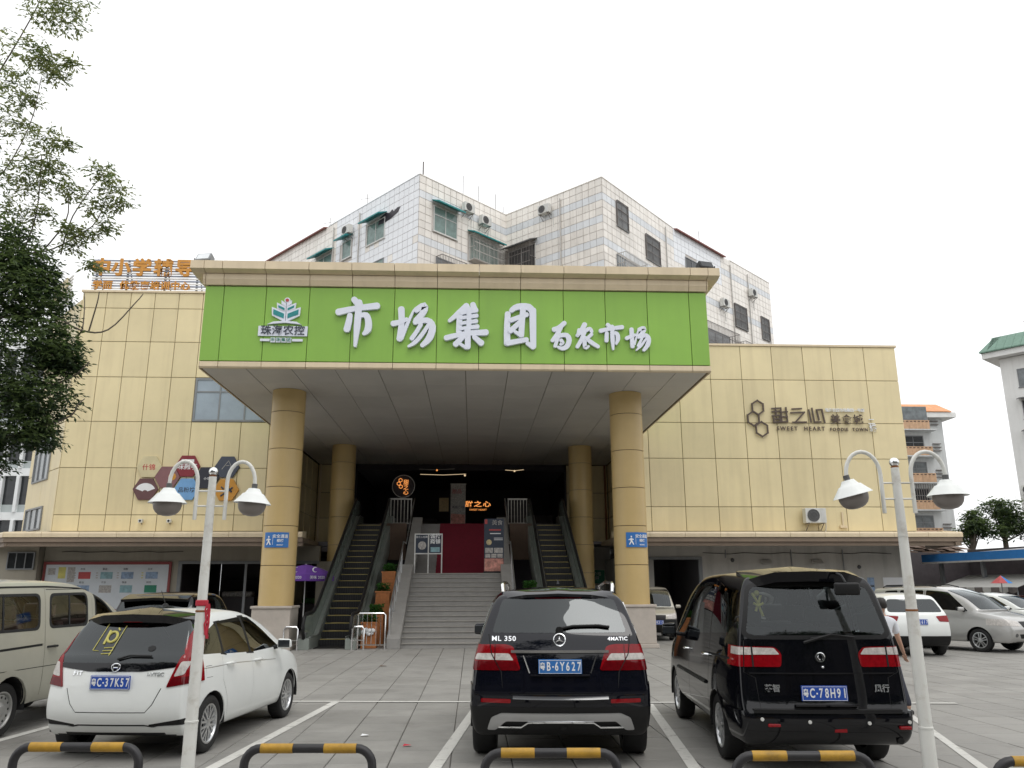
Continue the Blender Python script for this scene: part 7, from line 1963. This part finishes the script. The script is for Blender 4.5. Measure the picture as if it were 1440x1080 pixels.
# grey awnings in front of the shed
for i, (p, w_, d_, z, m, lb) in enumerate(((Vector((22.6, 38.0, 0)), 4.6, 2.2, 1.72, 'awning_grey', 'grey canvas awning below the blue fascia, farther one'), (Vector((23.4, 32.8, 0)), 5.5, 2.2, 1.70, 'awning_grey', 'grey canvas awning with scalloped edge, nearer one'))):
    t = thing('stall_awning', lb, 'awning', p, group='grey awnings under the blue shed')
    T = frame(p, u, n)
    for k in range(10):
        a, c = w_*k/10, w_*(k+1)/10-.006
        b = MB(T); b.prism([(a, -.8, z+.55), (a, 1.0, z), (a, 1.0, z-.02), (a, -.8, z+.52)], (c-a, 0, 0)); pn_ = b.build('cloth_strip', m, t)
        b = MB(T); b.prism([(a, 1.0, z), (c, 1.0, z), (c, 1.0, z-.18), ((a+c)/2, 1.0, z-.26), (a, 1.0, z-.18)], (0, .015, 0)); b.build('valance', 'cage_iron' if k % 2 else 'ac_white', pn_)
    for x in (.1, w_-.1): b = MB(T); b.cyl((x, .9, 0), (x, .9, z-.02), .025, n=8); b.build('pole', 'frame_grey', t)
t = thing('parasol', 'blue and red folded market parasol top under the blue fascia', 'parasol', (21.9, 33.5, 0))
for k in range(8):
    a0, a1 = 2*pi*k/8, 2*pi*(k+1)/8; c = Vector((21.9, 33.5, 2.2)); b = MB(); b.add([c, c+Vector((.42*cos(a0), .42*sin(a0), -.32)), c+Vector((.42*cos(a1), .42*sin(a1), -.32))], [(0, 1, 2)]); b.build('canopy_panel', 'sheet_blue' if k % 8 in (6, 7, 0, 1, 2) else 'print_red', t)
b = MB(); b.cyl((21.9, 33.5, 0), (21.9, 33.5, 2.2), .02, n=8); b.build('pole', 'frame_grey', t)
# cluttered roof of the alley between hall and shed
b = MB()
for i in range(9): x = 20.2+i*.45; b.prism([(x, 38+.2*i, 3.35+.1*(i % 3)), (x+.9, 38.2+.2*i, 3.32+.1*(i % 3)), (x+.95, 41, 3.7+.1*(i % 2)), (x+.1, 41, 3.75)], (0, 0, .04))
tag(b.build('tin_roof', 'brick_brown', kind=None), 'patchy tin roof over the alley between the yellow hall and blue shed', 'roof')
b = MB(); b.box(19.2, 22.2, 41, 41.2, 0, 3.6); tag(b.build('alley_wall', 'hall_wall'), 'dark wall closing the alley beside the yellow hall', 'wall')

# ================================================================== TREES
def leaves(mb, c, r, n, size, rg, squash=.8, droop=.5, clump=True):
    c = Vector(c)
    for _ in range(n):
        while True:
            p = Vector((rg.uniform(-1, 1), rg.uniform(-1, 1), rg.uniform(-1, 1)))
            if .05 < p.length < 1: break
        p = p*(p.length**-.35) if p.length > .2 else p
        p = c+Vector((p.x*r, p.y*r, p.z*r*squash))
        a = rg.uniform(0, 2*pi); k = rg.randint(3, 6) if clump else 1
        d0 = Vector((cos(a), sin(a), rg.uniform(-droop, .25))).normalized()
        for q in range(k):
            l = size*rg.uniform(.7, 1.25); d = (d0+Vector((rg.uniform(-.7, .7), rg.uniform(-.7, .7), rg.uniform(-.7, .3)))).normalized()
            s = d.cross(Vector((rg.uniform(-1, 1), rg.uniform(-1, 1), 1))).normalized()*l*rg.uniform(.14, .22)
            o = p+d0*size*q*.45
            mb.add([o, o+d*l*.5+s, o+d*l, o+d*l*.5-s], [(0, 1, 2, 3)])

def smooth_path(P, W):
    P = [Vector(p) for p in P]; Q, V = [], []
    for i in range(len(P)-1):
        a, b_, c, d = P[max(0, i-1)], P[i], P[i+1], P[min(len(P)-1, i+2)]
        for k in range(4):
            t = k/4; Q.append(.5*((2*b_)+(c-a)*t+(2*a-5*b_+4*c-d)*t*t+(3*b_-a-3*c+d)*t**3)); V.append(W[i]+(W[i+1]-W[i])*t)
    return Q+[P[-1]], V+[W[-1]]
rg = random.Random(21)
tr = thing('street_tree', 'big dark leafy tree with loose upper branches at the left edge', 'tree', (-10.2, 13.2, 0))
b = MB(); b.tube([(-10.2, 13.2, 0), (-10.1, 13.1, 1.6), (-9.8, 13.0, 3.4), (-9.4, 12.9, 5.2), (-9.1, 12.8, 7.2), (-8.8, 12.7, 9.4)], [.26, .22, .19, .16, .11, .06], 12); b.build('trunk', 'bark', tr, smooth=True)
BR = [[(-8.35, 10.21), (-7.93, 10.99), (-7.68, 11.79), (-7.68, 12.24)], [(-9.2, 5.6), (-7.64, 6.24), (-7.25, 6.97), (-6.82, 7.11), (-6.25, 7.52), (-6.08, 8.0)], [(-9.0, 7.4), (-7.94, 8.22), (-7.52, 9.28), (-7.41, 10.24)],
      [(-9.3, 5.2), (-7.8, 5.8), (-6.84, 6.01), (-6.2, 5.72), (-5.82, 5.76), (-5.43, 6.21), (-5.33, 6.37)], [(-6.36, 5.69), (-6.17, 5.76), (-6.2, 6.14), (-6.24, 6.36)], [(-6.17, 5.76), (-6.04, 6.2), (-6.0, 6.38)], [(-7.42, 6.97), (-7.19, 7.73), (-7.21, 8.76)],
      [(-9.3, 4.6), (-7.5, 4.5), (-6.37, 4.91), (-6.07, 5.14), (-6.02, 5.22)], [(-9.4, 3.9), (-7.6, 3.9), (-6.34, 4.29), (-6.1, 4.52), (-6.03, 4.63)], [(-9.0, 9.0), (-8.35, 10.21)], [(-6.82, 7.11), (-6.6, 7.7), (-6.2, 8.5)], [(-7.2, 7.0), (-6.7, 7.6), (-6.7, 8.1)]]
for br in BR:
    P = [(x, 12.5+(i == 0)*.2+rg.uniform(-.05, .05), z) for i, (x, z) in enumerate(br)]
    n_ = len(P); b = MB(); P, rr_ = smooth_path(P, [.018*(1-i/n_)+.004 if len(br) > 4 else .010*(1-i/n_)+.0035 for i in range(n_)]); b.tube(P, rr_, 6); b.build('branch', 'bark', tr, smooth=True)
dense = [(-7.35, 6.48, 0.66), (-6.91, 6.13, 0.5), (-6.6, 5.43, 0.41), (-7.18, 5.3, 0.76), (-6.65, 4.62, 0.45), (-6.43, 5.2, 0.22), (-7.09, 4.29, 0.58), (-6.68, 4.04, 0.28), (-7.56, 7.15, 0.5), (-7.1, 6.67, 0.39), (-8.19, 6.23, 0.99), (-7.93, 4.61, 0.96), (-8.61, 5.52, 1.08), (-7.58, 3.73, 0.5)]
mid, dk = MB(), MB()
for x, z, r in dense:
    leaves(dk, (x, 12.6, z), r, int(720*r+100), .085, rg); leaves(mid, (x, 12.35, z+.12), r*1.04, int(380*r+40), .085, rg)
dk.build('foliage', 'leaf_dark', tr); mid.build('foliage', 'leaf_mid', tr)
sparse = [(-7.18, 11.7, 0.36), (-7.56, 11.51, 0.31), (-7.2, 11.38, 0.31), (-7.67, 10.79, 0.33), (-7.4, 10.59, 0.29), (-7.24, 10.31, 0.21), (-6.98, 10.56, 0.12), (-7.93, 10.15, 0.41), (-7.65, 9.82, 0.21), (-7.88, 9.41, 0.41), (-7.26, 9.09, 0.28), (-7.26, 8.69, 0.3), (-6.9, 9.03, 0.14), (-6.95, 8.5, 0.25), (-7.26, 8.24, 0.32), (-6.67, 8.14, 0.21), (-7.67, 8.36, 0.46), (-7.52, 7.72, 0.34), (-6.26, 8.52, 0.23), (-5.99, 8.24, 0.25), (-6.18, 7.87, 0.25), (-5.9, 7.94, 0.16), (-6.02, 7.5, 0.16), (-6.4, 7.36, 0.23), (-7.07, 7.73, 0.2), (-6.64, 7.46, 0.14), (-6.55, 7.17, 0.18), (-6.17, 6.84, 0.11), (-8.93, 10.89, 0.95), (-8.63, 8.99, 1.03), (-8.72, 7.44, 0.89)]
ol, md2 = MB(), MB()
for x, z, r in sparse:
    leaves(ol, (x, 12.5, z), r, int(190*r+14), .078, rg, .7); leaves(md2, (x+.03, 12.5, z+.02), r, int(60*r+5), .078, rg, .7)
    for k in range(3 if r < .5 else 6):    # twigs that carry the sprays
        a = rg.uniform(0, 2*pi); e = Vector((x, 12.5, z)); d = Vector((cos(a), .5*sin(a), rg.uniform(-.4, .5)))*r
        md2.tube([e-d*.3, e+d*.9], [.006, .003], 4)
ol.build('foliage', 'leaf_olive', tr); md2.build('foliage', 'leaf_mid', tr)

def far_tree(x, y, z0, h, r, label, seed, lean=0):
    rg = random.Random(seed); t = thing('tree', label, 'tree', (x, y, 0), group='trees beyond the blue shed')
    b = MB(); b.tube([(x, y, 0), (x+lean*.4, y, z0), (x+lean, y, z0+h*.8)], [.25, .18, .05], 8); b.build('trunk', 'bark', t, smooth=True)
    a, c = MB(), MB()
    for k in range(9):
        th = rg.uniform(0, 2*pi); rr = r*rg.uniform(.1, .75); cz = z0+h*rg.uniform(.15, .95); q = r*rg.uniform(.3, .5)
        cc = (x+lean*(cz-z0)/h+rr*cos(th), y+rr*sin(th), cz); leaves(a, cc, q, int(60*q)+20, .28, rg); leaves(c, (cc[0], cc[1]-.2, cc[2]+.2), q, int(60*q)+20, .28, rg)
        b = MB(); b.tube([(x+lean*.3, y, z0), cc], [.08, .03], 5); b.build('branch', 'bark', t)
    a.build('foliage', 'leaf_dark', t); c.build('foliage', 'leaf_mid', t)
far_tree(37.4, 60, 4.2, 2.9, 1.5, 'round bushy tree beside the grey block', 1)
far_tree(40.0, 60, 5.0, 3.6, 2.0, 'taller tree right of the round bushy one beyond the shed', 2)
far_tree(43.6, 58, 4.5, 5.6, 2.4, 'dark tree at the right edge beyond the shed', 3)
far_tree(41.6, 57, 2.5, 3.4, 2.0, 'low light green tree just behind the blue fascia', 4, .3)
far_tree(47.0, 62, 4.0, 6.0, 3.0, 'tree mostly cut off by the right edge beyond the shed', 5)

# ================================================================== PERSON beside the black people carrier
def person(loc, rz):
    root = thing('person', 'person in white short sleeved shirt walking past the black van, arm hanging down', 'person', loc, rz)
    def skin(name, verts, edges, m, sub=2, parent=root, rootv=0):
        me = bpy.data.meshes.new(name); me.from_pydata([v[:3] for v in verts], edges, []); o = bpy.data.objects.new(name, me); COL.objects.link(o)
        md = o.modifiers.new('k', 'SKIN'); md.use_smooth_shade = True
        for i, v in enumerate(verts): me.skin_vertices[0].data[i].radius = (v[3], v[4] if len(v) > 4 else v[3]); me.skin_vertices[0].data[i].use_root = i == rootv
        s_ = o.modifiers.new('s', 'SUBSURF'); s_.levels = sub; s_.render_levels = sub
        bpy.context.view_layer.update(); ev = o.evaluated_get(bpy.context.evaluated_depsgraph_get()); r = bpy.data.meshes.new_from_object(ev)
        bpy.data.objects.remove(o); r.polygons.foreach_set('use_smooth', [True]*len(r.polygons)); return ob(name, r, m, parent, True)
    # faces -Y locally (towards the camera side), y forward = -Y
    V = [(0, 0, .95, .13, .10), (0, .0, 1.12, .125, .095), (0, .01, 1.30, .155, .105), (0, .02, 1.42, .11, .08), (0, .0, 1.50, .052), (0, -.01, 1.56, .055),      # 0-5 pelvis..neck
         (.10, 0, .90, .09), (.11, -.05, .50, .062), (.115, -.02, .10, .042), (.12, -.12, .04, .036), (.12, -.19, .03, .028),                                       # right leg 6-10
         (-.10, 0, .90, .09), (-.11, .10, .50, .062), (-.11, .24, .13, .042), (-.11, .17, .05, .034), (-.11, .11, .03, .026),                                      # left leg 11-15
         (.19, .01, 1.40, .055), (.245, .0, 1.12, .040), (.285, -.09, .90, .030), (.292, -.11, .855, .026), (-.19, .01, 1.40, .055), (-.285, .0, 1.12, .040), (-.405, -.06, .925, .030), (-.435, -.075, .885, .026)]
    E = [(0, 1), (1, 2), (2, 3), (3, 4), (4, 5), (0, 6), (6, 7), (7, 8), (8, 9), (9, 10), (0, 11), (11, 12), (12, 13), (13, 14), (14, 15), (3, 16), (16, 17), (17, 18), (18, 19), (3, 20), (20, 21), (21, 22), (22, 23)]
    body = skin('body', V, E, 'skin')
    # head
    b = MB(); k = 20
    rows = [(.0, -.125), (.050, -.118), (.070, -.095), (.080, -.055), (.087, 0), (.090, .045), (.082, .085), (.058, .112), (.02, .124), (.002, .125)]
    b.lathe(rows, (0, 0, 0), k)
    for i, (x, y, z) in enumerate(b.v): b.v[i] = (x*.86, y*1.08-(.012 if z < -.04 else 0), z)
    b.add([(-.014, -.088, -.035), (.014, -.088, -.035), (0, -.112, -.03), (0, -.094, .015)], [(0, 1, 2), (1, 3, 2), (3, 0, 2)])
    me = b.mesh('head', True, angle=80); me.transform(Matrix.Translation((0, -.02, 1.645))); hd = ob('head', me, 'skin', body, True)
    for s in (-1, 1):
        b = MB(); b.ball((s*.032, -.103, 1.655), .011, 8); b.build('eye', 'white_print', hd, True, local=True)
        b = MB(); b.lathe([(.001, -.01), (.022, -.006), (.025, .004), (.012, .012)], (0, 0, 0), 10, 'X'); me = b.mesh('ear', True); me.transform(Matrix.Translation((s*.078, .0, 1.64))); ob('ear', me, 'skin', hd, True)
    b = MB(); b.tube([(-.022, -.112, 1.585), (0, -.117, 1.583), (.022, -.112, 1.585)], .005, 5); b.build('mouth', 'print_red', hd, local=True)
    b = MB(); b.lathe([(.001, .135), (.05, .128), (.078, .10), (.092, .05), (.093, .0), (.080, -.04)], (0, 0, 0), 20)
    for i, (x, y, z) in enumerate(b.v): b.v[i] = (x*.92, y*1.1+.014, z+(.03 if y < -.04 and z < .06 else 0))
    me = b.mesh('hair', True, angle=80); me.transform(Matrix.Translation((0, -.012, 1.652))); ob('hair', me, 'hair', hd, True)
    # hands
    for s, base, d in ((1, Vector((.292, -.11, .855)), Vector((.06, -.18, -1)).normalized()), (-1, Vector((-.435, -.075, .885)), Vector((-.40, -.2, -1)).normalized())):
        sd = Vector((0, -1, -.15)); sd = (sd-d*sd.dot(d)).normalized(); nn = d.cross(sd)
        pv = [(*(base-d*.01), .026, .020), (*(base+d*.045), .034, .014), (*(base+d*.085), .036, .012)]
        hv = skin('hand', pv, [(0, 1), (1, 2)], 'skin', 2, body)
        for i, l in enumerate((.072, .080, .074, .058)):
            o = base+d*.075+sd*(.030-.020*i); c = -nn*s
            skin('finger', [(*o, .0095), (*(o+d*l*.42+c*.004), .009), (*(o+d*l*.75+c*.016), .008), (*(o+d*l+c*.034), .0065)], [(0, 1), (1, 2), (2, 3)], 'skin', 1, hv)
        o = base+d*.025+sd*.026; skin('thumb', [(*o, .012), (*(o+d*.03+sd*.022), .0105), (*(o+d*.062+sd*.026-nn*s*.01), .008)], [(0, 1), (1, 2)], 'skin', 1, hv)
    # clothes
    SV = [(0, 0, .93, .150, .120), (0, .0, 1.12, .145, .112), (0, .01, 1.30, .172, .122), (0, .02, 1.42, .125, .092), (0, .0, 1.475, .066), (.19, .01, 1.40, .076), (.232, .005, 1.20, .066), (-.19, .01, 1.40, .076), (-.255, .005, 1.20, .066)]
    skin('shirt', SV, [(0, 1), (1, 2), (2, 3), (3, 4), (3, 5), (5, 6), (3, 7), (7, 8)], 'shirt_white', 2, body)
    TV = [(0, 0, .96, .140, .112), (.10, 0, .88, .105), (.11, -.05, .50, .080), (.115, -.02, .07, .060), (-.10, 0, .88, .105), (-.11, .10, .50, .080), (-.11, .245, .12, .060)]
    skin('trousers', TV, [(0, 1), (1, 2), (2, 3), (0, 4), (4, 5), (5, 6)], 'trousers', 2, body)
    for s, p in ((1, (.12, -.08, .045)), (-1, (-.11, .19, .06))):
        b = MB(); b.box(p[0]-.05, p[0]+.05, p[1]-.16, p[1]+.11, p[2]-.045, p[2]+.03); me = b.mesh('shoe', True, bevel=.03, seg=3, angle=80); ob('shoe', me, 'black_plastic', body, True)
    return root
pr = person((6.0, 12.05, 0), R(196)); pr.scale = (.9, .9, .9)
# ================================================================== UNSEEN BLOCK AND TREES, added behind the viewer for dark reflections
ac = thing('unseen_block', 'unseen dark block added behind the viewer to darken car reflections', 'building', (0, -30, 0))  # unseen, added so car paint and glass reflect something dark
b = MB(); b.box(-60, 60, -44, -30, 0, 13); b.build('wall', 'reflected_dark', ac)
for k in range(3):
    for q in range(24): b = MB(); x = -58+q*5; b.box(x, x+2.6, -29.99, -29.9, 1.2+k*4, 3.4+k*4); b.build('window', 'pane_dark', ac)
for i, x in enumerate((-16, -9.5, -4.2, 4.5, 11.5, 19)):  # unseen trees, made tallest on the left to darken the hatchback glass
    rg = random.Random(40+i); t = thing('unseen_tree', 'dark leafy unseen tree of the row added behind the viewer, number %d from the left' % (i+1) if False else ('leftmost unseen tree of the row added behind the viewer', 'second unseen tree from the left added behind the viewer', 'unseen tree added just left of the viewer, behind', 'unseen tree added just right of the viewer, behind', 'second unseen tree from the right added behind the viewer', 'rightmost unseen tree of the row added behind the viewer')[i], 'tree', (x, -9, 0), group='unseen tree row added behind the viewer')
    b = MB(); b.tube([(x, -9, 0), (x+.1, -9, 2.6), (x, -8.6, 5), (x, -8, 8)], [.2, .16, .11, .05], 8); b.build('trunk', 'bark', t)
    b = MB()
    hi = 11.5 if i < 3 else 7.0
    for k in range(16 if i < 3 else 9): leaves(b, (x+rg.uniform(-2.8, 2.8), -9+rg.uniform(-1.5, 4.0 if i < 3 else 1.5), rg.uniform(3.6, hi)), rg.uniform(1.2, 1.9), 170, .36, rg)
    b.build('foliage', 'leaf_dark', t)
